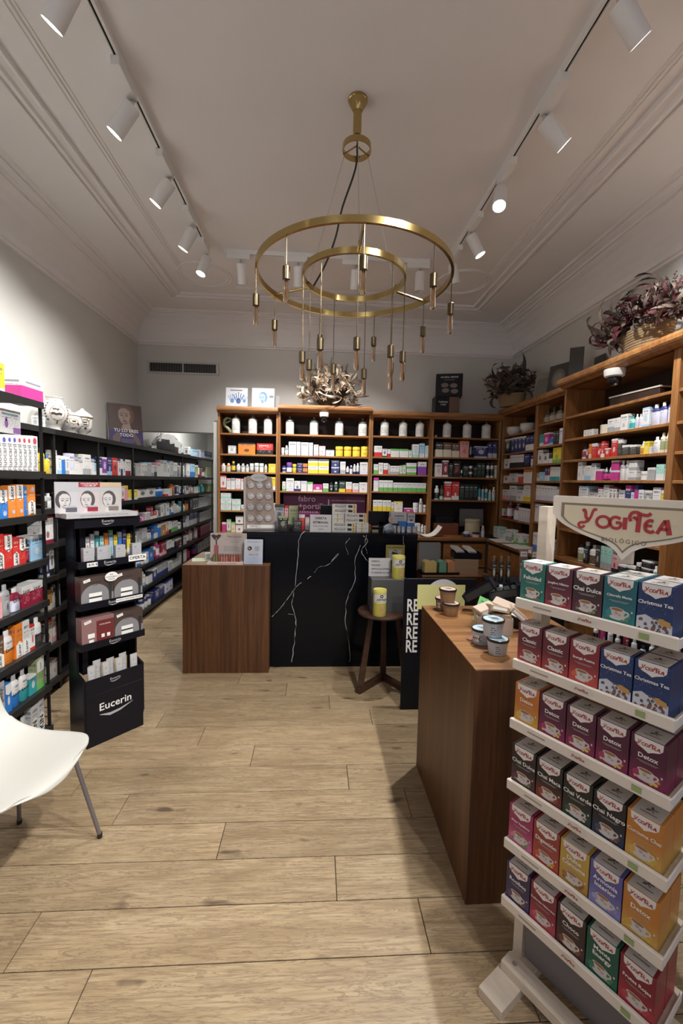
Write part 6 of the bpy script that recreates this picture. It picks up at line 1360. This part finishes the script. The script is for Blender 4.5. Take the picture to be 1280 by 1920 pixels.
tub('brown tub with price note, passage side below the top one', 833, 1146, RC, .037, .062, False, True, gb_)
t2 = tub('brown tub at the front, lower one without price note', 849, 1158, RC, .041, .064, False, False, gb_)
t3 = tub('brown tub stacked on top of the two lower brown tubs', 844, 1134, RC + .0645, .041, .066, False, False, gb_)
t3.location = ((t2.location.x * .5 + t2.location.x * .5) - .012, t2.location.y + .018, RC + .0646)
b1_ = tub('pale blue tub with price note, behind the front blue one', 909, 1212, RC, .040, .064, True, True, gu_)
b2_ = tub('pale blue tub at the front, lower one without price note', 940, 1233, RC, .040, .063, True, False, gu_)
b3_ = tub('pale blue tub stacked on top of the two lower blue tubs', 930, 1196, RC + .0645, .041, .068, True, False, gu_)
b3_.location = (b2_.location.x - .012, b2_.location.y + .022, RC + .0646)
# tilted black display boxes with green card, beige packets in clear tray
M_GRN = mat('card_green', (.13, .42, .13), .5)
P = hit('z', RC, 872, 1150)
for i, (dx, dy, rz_, rx, ry) in enumerate([(.03, .05, -.5, .0, -.62), (.15, .08, -.35, .1, -.25)]):
    o = thing('display_box', ['tilted black display box with green card beside the brown tubs', 'second tilted black display box behind the green card'][i], 'box', (P[0] + dx, P[1] + dy, RC + (.045 if i == 0 else .06)), 0, 'tilted black display boxes', rot=(rx, ry, rz_))
    w, l, h = (.085, .165, .045) if i == 0 else (.10, .15, .045)
    MB().box(0, l, -w / 2, w / 2, 0, .004).box(0, l, -w / 2, -w / 2 + .003, 0, h).box(0, l, w / 2 - .003, w / 2, 0, h).box(0, .003, -w / 2, w / 2, 0, h).box(l - .003, l, -w / 2, w / 2, 0, h * 1.2).build('tray', M_NAVYB, o)
    for k in range(4): MB().cbox(.010 + .037 * k, .040 + .037 * k, -w / 2 + .01, w / 2 - .01, .005, h * .8, .003).build('black_pack', mat('pack_darkgreen', (.02, .03, .026), .3), o)
    MB().box(.01, .155 if i == 0 else .14, -w / 2 - .0008, -w / 2, h * .12, h * .88).build('side_print', mat('print_darkslate', (.018, .021, .020), .4), o)
gcd = thing('green_card', 'slanted bright green printed card leaning on the black display boxes', 'card', (hit('y', 1.93, 897, 1150)[0], 1.93, RC + .002), 0, rot=(-.6, .42, -.2))
MB().box(-.03, .03, -.001, .001, 0, .13).build('card', M_GRN, gcd)
for k in range(7): MB().rect(-.018, .018 - .006 * (k % 3), .02 + .014 * k, .026 + .014 * k, -.0016).build('small_print', mat('print_darkgreen', (.03, .12, .05), .5), gcd)
M_BEIGE = mat('packet_beige', (.42, .33, .26), .5); M_BEIGE2 = mat('packet_tan', (.36, .26, .17), .5)
P = hit('z', RC, 893, 1188)
tr_ = thing('clear_tray', 'clear plastic tray holding beige soap packets on front counter', 'tray', (P[0], P[1], RC), -.25)
MB().box(0, .15, 0, .004, 0, .075).box(0, .15, .12, .124, 0, .075).box(0, .004, 0, .124, 0, .075).box(.146, .15, 0, .124, 0, .075).box(0, .15, 0, .124, 0, .004).build('tray_body', mat('hazy_plastic', (.5, .42, .37), .15, 0, alpha=.55), tr_)
MB().rect(.012, .075, .012, .065, -.001).build('tray_print', mat('print_mutedrose', (.33, .22, .18), .5), tr_)
for i, (x, y, z, rx, ry, rz_, m_) in enumerate([(.035, .05, .005, 0, 0, .1, M_BEIGE2), (.085, .06, .005, 0, 0, -.1, M_BEIGE), (.125, .06, .005, .0, 0, 0, M_BEIGE2), (.04, .06, .086, .15, -.25, .5, M_BEIGE), (.09, .05, .092, -.2, .2, .25, M_BEIGE2), (.12, .09, .10, .3, .25, -.4, M_BEIGE), (.17, .07, .075, .1, .7, .2, M_BEIGE)]):
    c, s = math.cos(-.25), math.sin(-.25); o = MB().cbox(-.022 if i < 3 else -.045, .022 if i < 3 else .045, -.03, .03, 0, .08 if i < 3 else .026, .003).build('soap_packet', m_, None, (P[0] + c * x - s * y, P[1] + s * x + c * y, RC + z), rot=(rx, ry, rz_ - .25))
    MB().rect(-.015 if i < 3 else -.035, .012 if i < 3 else .03, .008, .02, -.0304).build('small_print', M_PAPER, o); tag(o, ['beige packet standing in the clear tray, passage side', 'beige packet standing in the middle of the clear tray', 'beige packet standing in the clear tray, cabinet side', 'top beige packet slanting towards the black boxes', 'top tan packet lying across the clear tray', 'beige packet tipped up at the back of the pile', 'beige packet sliding off the cabinet side of the tray'][i], 'packet', 'beige soap packets')
tag(MB().cbox(-.03, .03, -.012, .012, 0, .004, .001).build('pink_slip', mat('slip_pink', (.42, .18, .14), .5), None, (*hit('z', RC, 886, 1197)[:2], RC), .6), 'small pink slip on the counter before the beige packets', 'slip')
# black stepped make-up display beyond the counter, behind the tea stand
P = hit('z', RC, 960, 1178)
lt = thing('long_tray', 'long black tray with white lid strip at back of front counter', 'tray', (P[0] + .012, P[1] + .0, RC), math.radians(100))
MB().cbox(0, .30, -.05, .0, 0, .05, .002).build('tray_body', M_NAVYB, lt); MB().box(.004, .296, -.046, -.004, .05, .054).build('white_strip', M_PAPER, lt); MB().rect(.05, .09, .012, .035, -.051).build('side_label', M_GREYINK, lt)
mk_ = thing('makeup_stand', 'black stepped make-up stand beyond the front counter behind tea stand', 'stand', (1.60, 2.10, 0), RZR + .15)
MB().prism([(0, 0), (.0, .66), (.09, .66), (.09, .75), (.18, .75), (.18, .83), (.26, .83), (.26, 0)], -.22, .24, 'yz').build('body', M_NAVYB, mk_)
for j, (y, z, its) in enumerate([(.045, .66, 'kPwkRkzkP'), (.135, .75, 'kSBkBkkSk'), (.22, .83, 'kkBBkkSBk')]):
    for i, c in enumerate(its):
        p = Matrix.Translation((1.60, 2.10, 0)) @ Matrix.Rotation(RZR + .15, 4, 'Z') @ Vector((-.20 + .05 * i, y, z + .0004))
        product('b', .026, .026, .09 + .02 * ((i * 5 + j) % 3), c, 'w', 'k' if c != 'k' else 'z', tuple(p), 0, '%s make-up stick, %s from the corner on step %s of the black stand' % (PAL[c][0], nth(i), ('one', 'two', 'three')[j]), 'make-up sticks on the black stand', 26)
P = hit('z', RC + .0, 962, 1166)
o = product('f', .042, .03, .125, 'P', 'R', 'w', (P[0] + .03, P[1] + .22, RC), -.3, 'magenta bottle with big white cap at the back of front counter', None, 40); o['lay'] = (.0, .55, 0)
px_ = [(935, 1108), (947, 1106), (958, 1104), (969, 1103), (980, 1102)]
for i, (x, y) in enumerate(px_):
    q_ = hit('y', 2.62, x, y); 
st2 = thing('palette_stand', 'dark low stand carrying make-up palettes and sticks behind front counter', 'stand', (1.32, 2.60, 0), -.2)
MB().cbox(-.2, .26, 0, .25, 0, .90, .004).build('body', M_NAVYB, st2); MB().cbox(-.205, .265, -.005, .255, .90, .912, .002).build('top_plate', M_BLKP, st2)
for i in range(6):
    p = Matrix.Translation((1.32, 2.60, .9124)) @ Matrix.Rotation(-.2, 4, 'Z') @ Vector((.02 + .035 * i, .08 + .01 * (i % 2), 0))
    o = product('c', .03, .06, .12 + .006 * (i % 3), 'z', 'k', 'w', tuple(p), -.2, 'slim make-up carton with wooden top, %s from the passage side on the low dark stand' % nth(i), 'slim make-up cartons', 30); o['lay'] = (.82, 2, 0); o['accent'] = (.36, .27, .17)
    o['lay'] = (-1, .72, 0)
for i in range(3):
    p = Matrix.Translation((1.32, 2.60, .9124)) @ Matrix.Rotation(-.2, 4, 'Z') @ Vector((-.17 + .045 * i, .06, 0))
    product('b', .03, .03, .17, 'k', 'c', 'B', tuple(p), -.2, 'tall black make-up stick, %s from the passage side on the low dark stand' % nth(i), 'tall black make-up sticks', 30)
for i in range(3):
    p = Matrix.Translation((1.32, 2.60, .9124)) @ Matrix.Rotation(-.2, 4, 'Z') @ Vector((.05 + .075 * i, .20, 0))
    o = tag(MB().cbox(-.028, .028, 0, .002, 0, .20, .0005).build('price_card', M_GIFT3, None, tuple(p), -.1 + .1 * i), 'dusty rose price card, %s from the passage side on the low dark stand' % nth(i), 'card', 'dusty rose price cards')
    nt = MB().rect(-.022, .022, .15, .185, -.0006).build('price_note', M_PAPER, o); text('12,95', .016, M_INK, o, (0, -.001, .168), bold=.02)

# ------------------------------------------------------------------ tea stand
TAZ = math.atan2(-.845, .534); TC = (.7545, 1.117)
ts = thing('tea_stand', 'birch plywood tea stand with six shelves and cream shield header', 'stand', (TC[0], TC[1], 0), TAZ)
TZ = [1.195, 1.002, .815, .623, .437, .256]           # top edges of the shelf fronts
def ty_(z): return (z - 1.195) * .062                # the stand leans back towards its foot
def tx_(z): return (1.195 - z) * .042
M_CREAM = mat('shelf_front_cream', (.74, .68, .60), .55); M_SHIELD = mat('header_field', (.62, .55, .40), .5); M_SHIELD0 = mat('header_rim', (.70, .645, .56), .5); M_GOLDL = mat('header_gold_line', (.22, .18, .12), .5); M_YRED = mat('brand_red', (.36, .028, .035), .5); M_BROWNL = mat('brand_brown', (.16, .11, .08), .5)
TW = .211
# header shield
def shield(w, h, drop):
    pts = [(-w, h), (w, h)]
    q_ = smooth_line([(w, h * .35), (w * .86, .02 * h), (w * .58, -.28 * drop), (w * .25, -.52 * drop), (w * .10, -.72 * drop), (0, -drop)], 5)
    return pts + q_ + [(-a, b) for a, b in q_[::-1][1:]]
hd = MB().prism(shield(.205, .085, .09), 0, .014, 'xz').build('header_shield', M_SHIELD0, ts, (.036, .105, 1.432))
MB().add([(a, -.0006, b) for a, b in shield(.178, .065, .07)], [tuple(range(len(shield(.178, .065, .07))))]).build('header_outline', M_GOLDL, hd)
MB().add([(a, -.0012, b) for a, b in [(p[0] * .945, p[1] * .9) for p in shield(.178, .065, .07)]], [tuple(range(len(shield(.178, .065, .07))))]).build('header_field', M_SHIELD, hd)
def yogi(parent, cx, cz_, s, y, m):
    L = MB(); k = .062 * s; W_ = .0105 * s
    def st(pts, w=1.0, n=5): L.ribbon([(cx + a * k, cz_ + b * k) for a, b in (smooth_line(pts, n) if len(pts) > 2 else pts)], W_ * w, y)
    st([(-1.98, -.30), (-2.08, -.42), (-2.22, -.42), (-2.30, -.28), (-2.20, -.16), (-2.0, -.14), (-1.80, -.02), (-1.66, .22), (-1.58, .48), (-1.5, .62), (-1.36, .60)], .85)
    st([(-2.12, .50), (-2.02, .56), (-1.95, .42), (-1.92, .18), (-1.80, .02)], 1.0)
    st([(-1.02 + .33 * math.cos(a * math.pi / 8), -.03 + .30 * math.sin(a * math.pi / 8)) for a in range(17)], .95, 2)
    st([(-.18, .20), (-.38, .28), (-.58, .22), (-.68, -.02), (-.56, -.26), (-.34, -.32), (-.18, -.22), (-.18, -.02), (-.40, -.02)], .95)
    st([(.04, .30), (.04, -.34)], 1.25)
    st([(.30, .12), (.24, .34), (.34, .56), (.56, .60), (.80, .50), (1.05, .48), (1.18, .60)], 1.0)
    st([(.40, .26), (.46, .34), (.56, .26), (.52, .18)], .8)
    st([(.68, .50), (.66, .1), (.64, -.42)], 1.35)
    st([(1.30, .20), (1.12, .22), (.96, .02), (1.0, -.26), (1.2, -.36), (1.36, -.28)], 1.0); st([(.98, -.04), (1.26, -.04)], .9)
    st([(1.48, -.40), (1.66, .02), (1.80, .28)], 1.0); st([(1.84, .32), (1.92, -.05), (2.0, -.42)], 1.35); st([(1.60, -.16), (1.92, -.16)], .9)
    return L.mesh('brand_lettering', m)
link('brand_lettering', yogi(hd, .0, .016, .86, -.002, M_YRED), hd)
LOGO = yogi(hd, 0, 0, .185, 0, M_YRED); LOGO_S = yogi(hd, 0, 0, .13, 0, M_YRED)
text('BIOLÓGICO', .0165, M_BROWNL, hd, (0, -.002, -.036), space=1.35, bold=.012); text('®', .016, M_YRED, hd, (.138, -.002, .040))
MB().cbox(-.02, .02, .016, .03, -.10, .06, .002).build('header_bracket', M_PLY, hd)
for k, z in enumerate(TZ):
    y, x = ty_(z), tx_(z)
    fr = MB().cbox(x - TW, x + TW, y - .012, y, z - .03, z, .002).build('shelf_front', M_CREAM, ts)
    MB().box(x - TW + .008, x + TW - .008, y, y + .165, z - .029, z - .0205).build('shelf_board', M_PLY, ts)
    dcl = MB().disc(x, z - .015, .03, .0145, y - .0126, 20).build('oval_mark', mat('oval_cream', (.70, .65, .58), .5), fr); link('brand_lettering', LOGO_S, fr, (x, y - .0134, z - .016))
    MB().rect(x - .15, x - .095, z - .018, z - .013, y - .0126).build('small_print', mat('print_greybrown2', (.34, .29, .25), .5), fr); MB().cbox(x + .13, x + .152, y - .0135, y - .0124, z - .024, z - .009, .0005).build('green_mark', mat('leaf_green', (.30, .40, .16), .5), fr)
    for s_ in (x + TW - .004, x - TW): MB().cbox(s_, s_ + .004, y, y + .15, z - .029, z - .004, .001).build('shelf_side', M_WHITE, ts)
# posts, feet and cross rail
for px_ in (-.225, .29):
    b_, t_ = Vector((px_ + .075, .018, .03)), Vector((px_, .165, 1.478))
    MB().add([(b_.x - .012, b_.y - .02, b_.z), (b_.x + .018, b_.y - .02, b_.z), (b_.x + .018, b_.y + .035, b_.z), (b_.x - .012, b_.y + .035, b_.z), (t_.x - .012, t_.y - .02, t_.z), (t_.x + .018, t_.y - .02, t_.z), (t_.x + .018, t_.y + .035, t_.z), (t_.x - .012, t_.y + .035, t_.z)],
             [(0, 3, 2, 1), (4, 5, 6, 7), (0, 1, 5, 4), (1, 2, 6, 5), (2, 3, 7, 6), (3, 0, 4, 7)]).build('post', M_PLY, ts)
for x in (-.163, .15): MB().cbox(x, x + .08, -.18, .22, 0, .03, .002).build('foot', M_PLY, ts)
MB().cbox(-.152, .235, -.085, -.035, .0302, .062, .002).build('cross_rail', M_PLY, ts)
for x in (-.12, .20): MB().lathe([(.007, 0), (.007, .002), (0, .002)], 12).build('screw', M_CHROME, ts, (x, -.06, .062))
MB().box(-.12, .21, -.005, .001, .05, .235).build('kick_board', mat('grey_board', (.16, .145, .145), .7), ts)
# tea boxes
M_TEA = mat('tea_print', (1, 1, 1), .38); _t = NT(M_TEA)
_tc = _t.n('TexCoord'); _sp = _t.n('SeparateXYZ'); _t.t.links.new(_tc.outputs['UV'], _sp.inputs[0]); _oi = _t.n('ObjectInfo')
_ac = _t.n('Attribute', attribute_type='OBJECT', attribute_name='accent').outputs['Color']
_f = _t.n('MapRange'); _t.put(_f, '0', _sp.outputs[1]); _f.inputs[1].default_value = .12; _f.inputs[2].default_value = .55
_t.base(_t.mix(_f.outputs[0], _ac, _oi.outputs['Color']))
BW, BD, BH = .0775, .072, .136
tea_me = with_uv(MB().cbox(-BW / 2, BW / 2, 0, BD, 0, BH, .0012).mesh('tea_box', M_TEA), lambda p, n_: (.5 + p.x / BW, .99 if abs(n_.z) > .8 else p.z / BH))
M_FLAP = mat('flap_white', (.74, .72, .69), .45); M_FLAPT = mat('flap_top', (.62, .60, .57), .45)
fl_pts = [(-BW * .40, BH - .001), (BW * .40, BH - .001), (BW * .385, BH * .87), (BW * .30, BH * .815), (BW * .12, BH * .775), (0, BH * .735), (-BW * .12, BH * .775), (-BW * .30, BH * .815), (-BW * .385, BH * .87)]
flap_me = MB().add([(a, -.0005, b) for a, b in fl_pts], [tuple(range(len(fl_pts)))]).add([(-BW * .40, .001, BH + .0005), (BW * .40, .001, BH + .0005), (BW * .40, BD - .003, BH + .0005), (-BW * .40, BD - .003, BH + .0005)], [(0, 1, 2, 3)], 1).mesh('flap', [M_FLAP, M_FLAPT])
tm = MB()
for i in range(5):
    a = .3 + 1.25 * i; tm.add([(0 + .012 * math.cos(a) * t + o_, .04 + .011 * math.sin(a) * t - o_ * .5, BH + .001) for t, o_ in ((0, 0), (.6, .004), (1.3, 0), (.6, -.004))], [(0, 1, 2, 3)])
tm.add([(-.018, .018, BH + .001), (.018, .018, BH + .001), (.018, .021, BH + .001), (-.018, .021, BH + .001)], [(0, 1, 2, 3)])
topm = tm.mesh('top_print', mat('top_print_dark', (.13, .105, .095), .5))
wm = MB(); 
class _P: pass
def cup_mesh(kind, mats):
    b = MB(); y = -.0007; cx, cz_ = 0, BH * .315
    b.disc(cx, cz_ - .004, BW * .40, BH * .115, y, 24, 0)                                   # flat printed disc behind the saucer
    b.disc(cx, cz_ - .012, BW * .27, BH * .045, y - .0002, 20, 1)
    b.add([(cx + a * BW, y - .0004, cz_ + b_ * BH) for a, b_ in [(-.23, .07), (-.20, -.03), (-.12, -.10), (.10, -.10), (.18, -.03), (.22, .07)]], [tuple(range(6))], 1)
    b.disc(cx - .003, cz_ + .07 * BH, BW * .225, BH * .04, y - .0006, 20, 1); b.disc(cx - .003, cz_ + .07 * BH, BW * .185, BH * .028, y - .0008, 18, 2)
    b.ribbon(smooth_line([(BW * .2, cz_ + .05 * BH), (BW * .31, cz_ + .035 * BH), (BW * .27, cz_ - .03 * BH), (BW * .15, cz_ - .05 * BH)], 4), .004, y - .0005, 1)
    for (a, b_, r, m_) in [(.26, -.10, .07, 3), (-.30, -.09, .055, 3), (.14, -.125, .05, 3), (-.05, .0, .06, 4), (.05, -.03, .045, 4), (.33, -.04, .04, 3)]: b.disc(cx + a * BW, cz_ + b_ * BH, r * BW, r * BW * .8, y - .0010, 10, m_)
    b.rect(-BW * .16, BW * .16, BH * .075, BH * .083, y, 1); b.rect(-BW * .12, BW * .12, BH * .055, BH * .061, y, 1); b.rect(BW * .38, BW * .43, BH * .36, BH * .40, y, 1)
    b.rect(-BW * .30, BW * .30, BH * .545, BH * .552, y, 5); b.rect(-BW * .22, BW * .24, BH * .525, BH * .531, y, 5)
    return b.mesh('cup_picture', mats)
def village_mesh():
    r = random.Random(3); b = MB(); y = -.0007; snow, brick, roof, gold, night, star = range(6)
    b.add([(a * BW, y, c * BH) for a, c in [(-.49, .02), (.49, .02), (.49, .30), (.25, .40), (0, .36), (-.25, .42), (-.49, .36)]], [tuple(range(7))], 0)
    for i in range(34):
        x, z = r.uniform(-.42, .38), r.uniform(.08, .38); s = .035 + .05 * (.4 - z); m_ = r.choice([1, 1, 2, 2, 4])
        b.add([((x + a * s) * BW, y - .0002 - .00001 * i, (z + c * s * .7) * BH) for a, c in [(-1, -1), (1, -1), (1, .4), (0, 1.2), (-1, .4)]], [tuple(range(5))], m_)
        if i % 2: b.disc(x * BW, (z - .01) * BH, .010 * BW * 1.5, .007 * BH, y - .0008, 6, 3)
    for i in range(16): b.disc(r.uniform(-.45, .45) * BW, r.uniform(.03, .2) * BH, .03 * BW, .012 * BH, y - .0009, 8, 0)
    b.add([(a * BW, y - .0012, c * BH) for a, c in [(.14, .40), (.44, .36), (.46, .26), (.18, .29), (.10, .34)]], [tuple(range(5))], 3)
    return b.mesh('village_picture', [mat('print_snow', (.58, .60, .66), .5), mat('print_brick', (.20, .07, .05), .5), mat('print_roof', (.09, .09, .13), .5), mat('print_gold', (.50, .29, .09), .5), mat('print_night', (.03, .05, .14), .5), mat('print_star', (.6, .55, .5), .5)])
VIL = village_mesh(); _cup = {}
_sb = MB()
for i in range(24): _sb.disc(rnd.uniform(-.46, .46) * BW, rnd.uniform(.45, .98) * BH, .009 * BW, .005 * BH, -.0004, 6)
STARS = _sb.mesh('star_print', MATS['print_star'])
def tea(name, c1, c2, sauc, herb, k, i, back=False):
    z = TZ[k]; x = tx_(z) - TW + .045 + .0803 * i; y = ty_(z) + .002 + (BD + .004 if back else 0)
    p = Matrix.Translation((TC[0], TC[1], 0)) @ Matrix.Rotation(TAZ, 4, 'Z') @ Vector((x, y, z - .0201))
    o = link('tea_box', tea_me, None, tuple(p), TAZ); o.color = (*c1, 1); o['accent'] = c2
    link('flap', flap_me, o); link('top_print', topm, o)
    if not back:
        link('brand_lettering', LOGO, o, (.001, -.0009, BH * .875))
        if name == 'Christmas Tea': link('village_picture', VIL, o); link('star_print', STARS, o)
        else:
            key = (sauc, herb)
            if key not in _cup: _cup[key] = cup_mesh(0, [mat('saucer_%d' % len(_cup), sauc, .45), mat('cup_white', (.58, .55, .53), .45), mat('tea_amber', (.30, .14, .05), .4), mat('herb_%d' % len(_cup), herb, .5), mat('cup_paisley', (.40, .33, .33), .5), mat('faint_print', (.45, .42, .42), .5)])
            link('cup_picture', _cup[key], o)
        ls = name.split('|'); sz = .0165 if max(len(q_) for q_ in ls) < 11 else (.0125 if max(len(q_) for q_ in ls) < 14 else .0092)
        for j, q_ in enumerate(ls): text(q_, sz, M_PAPER, o, (0, -.0012, BH * .645 - j * sz * 1.0 + (.006 if len(ls) > 1 else 0)), name='name_lettering', bold=.02)
    sh_ = ['top', 'second', 'third', 'fourth', 'fifth', 'lowest'][k]
    tag(o, '%s %s tea box, %s from the counter side, %s shelf' % (NAMEC(c1), name.replace('|', ' '), nth(i), sh_) if not back else '%s tea box behind the front row, %s shelf of the tea stand' % (NAMEC(c1), sh_), 'tea box', 'tea boxes on the plywood stand')
    return o
def NAMEC(c):
    best = min([((.008, .16, .14), 'green'), ((.12, .012, .03), 'maroon'), ((.05, .012, .03), 'plum'), ((.01, .13, .17), 'teal'), ((.012, .03, .12), 'navy'), ((.35, .03, .05), 'red'), ((.55, .2, .03), 'orange'), ((.02, .02, .02), 'black'), ((.45, .06, .16), 'pink'), ((.45, .28, .06), 'gold'), ((.15, .15, .42), 'blue')], key=lambda q_: sum((a - b) ** 2 for a, b in zip(q_[0], c)))
    return best[1]
TG, MR, PL, TL, NV = ((.008, .14, .115), (.012, .20, .16)), ((.085, .010, .028), (.28, .025, .06)), ((.035, .012, .02), (.09, .02, .045)), ((.010, .12, .15), (.015, .20, .24)), ((.012, .035, .13), (.02, .06, .2))
CL, RD, OR = ((.11, .012, .025), (.42, .05, .05)), ((.22, .022, .035), (.55, .075, .07)), ((.50, .16, .03), (.62, .33, .05))
DX = ((.075, .012, .04), (.24, .02, .09)); CD = ((.018, .012, .014), (.10, .03, .05)); CM = ((.012, .012, .012), (.20, .02, .02)); CV = ((.012, .014, .014), (.02, .055, .04)); CN = ((.012, .013, .016), (.02, .04, .085)); CC = ((.50, .20, .04), (.60, .38, .09))
ME = ((.32, .03, .11), (.62, .16, .30)); DG = ((.30, .05, .04), (.48, .06, .05)); BK = ((.50, .33, .07), (.46, .25, .05)); AI = ((.10, .10, .32), (.26, .27, .55)); RB = ((.035, .028, .08), (.06, .045, .16)); DN = ((.20, .02, .04), (.50, .07, .11)); CH = ((.035, .02, .02), (.09, .03, .03)); GE = ((.010, .09, .06), (.015, .14, .09)); CR_ = ((.22, .02, .035), (.45, .05, .07))
grn, yel, red_, brn, whi = (.12, .25, .08), (.62, .45, .08), (.5, .08, .06), (.22, .1, .05), (.55, .5, .45)
PLAN = [[('Felicidad', TG, (.01, .12, .1), brn), ('Jengibre Hibisco', MR, (.10, .03, .04), red_), ('Chai Dulce', PL, (.13, .03, .06), grn), ('Chlorella Menta', TL, (.03, .24, .28), grn), ('Christmas Tea', NV, 0, 0)],
        [('Classic', CL, (.30, .04, .05), whi), ('Classic', CL, (.30, .04, .05), whi), ('Energía Positiva', RD, (.60, .13, .06), red_), ('Christmas Tea', NV, 0, 0), ('Christmas Tea', NV, 0, 0)],
        [('Detox', OR, (.65, .42, .06), yel), ('Detox', DX, (.35, .04, .14), yel), ('Detox', DX, (.35, .04, .14), yel), ('Detox', DX, (.35, .04, .14), yel), ('Detox', DX, (.35, .04, .14), yel)],
        [('Chai Dulce', CD, (.12, .03, .06), grn), ('Chai Maca', CM, (.30, .05, .03), brn), ('Chai Verde', CV, (.04, .07, .055), whi), ('Chai Negro', CN, (.05, .07, .12), brn), ('Curcuma Chai', CC, (.62, .40, .08), yel)],
        [('Mujer Equilibrio', ME, (.60, .22, .34), grn), ('Digestión', DG, (.55, .09, .05), yel), ('Dulce|Cúrcuma', BK, (.36, .17, .04), brn), ('Armonía|Interior', AI, (.34, .34, .6), (.25, .22, .45)), ('Detox', CC, (.62, .36, .06), yel)],
        [('Rooibos', RB, (.12, .07, .14), brn), ('Defensas Naturales', DN, (.55, .10, .14), red_), ('Choco', CH, (.18, .06, .05), brn), ('Menta|Energy', GE, (.04, .2, .14), grn), ('Frutas Rojas', CR_, (.45, .07, .09), red_)]]
for k, rw in enumerate(PLAN):
    for i, (nm, cc, sa, he) in enumerate(rw): tea(nm, cc[0], cc[1], sa or (.1, .1, .1), he or (.1, .1, .1), k, i)
    tea('', *[c for c in rw[4][1]], (.1, .1, .1), (.1, .1, .1), k, 4, True)
    if k == 0: tea('', *[c for c in rw[3][1]], (.1, .1, .1), (.1, .1, .1), k, 3, True)
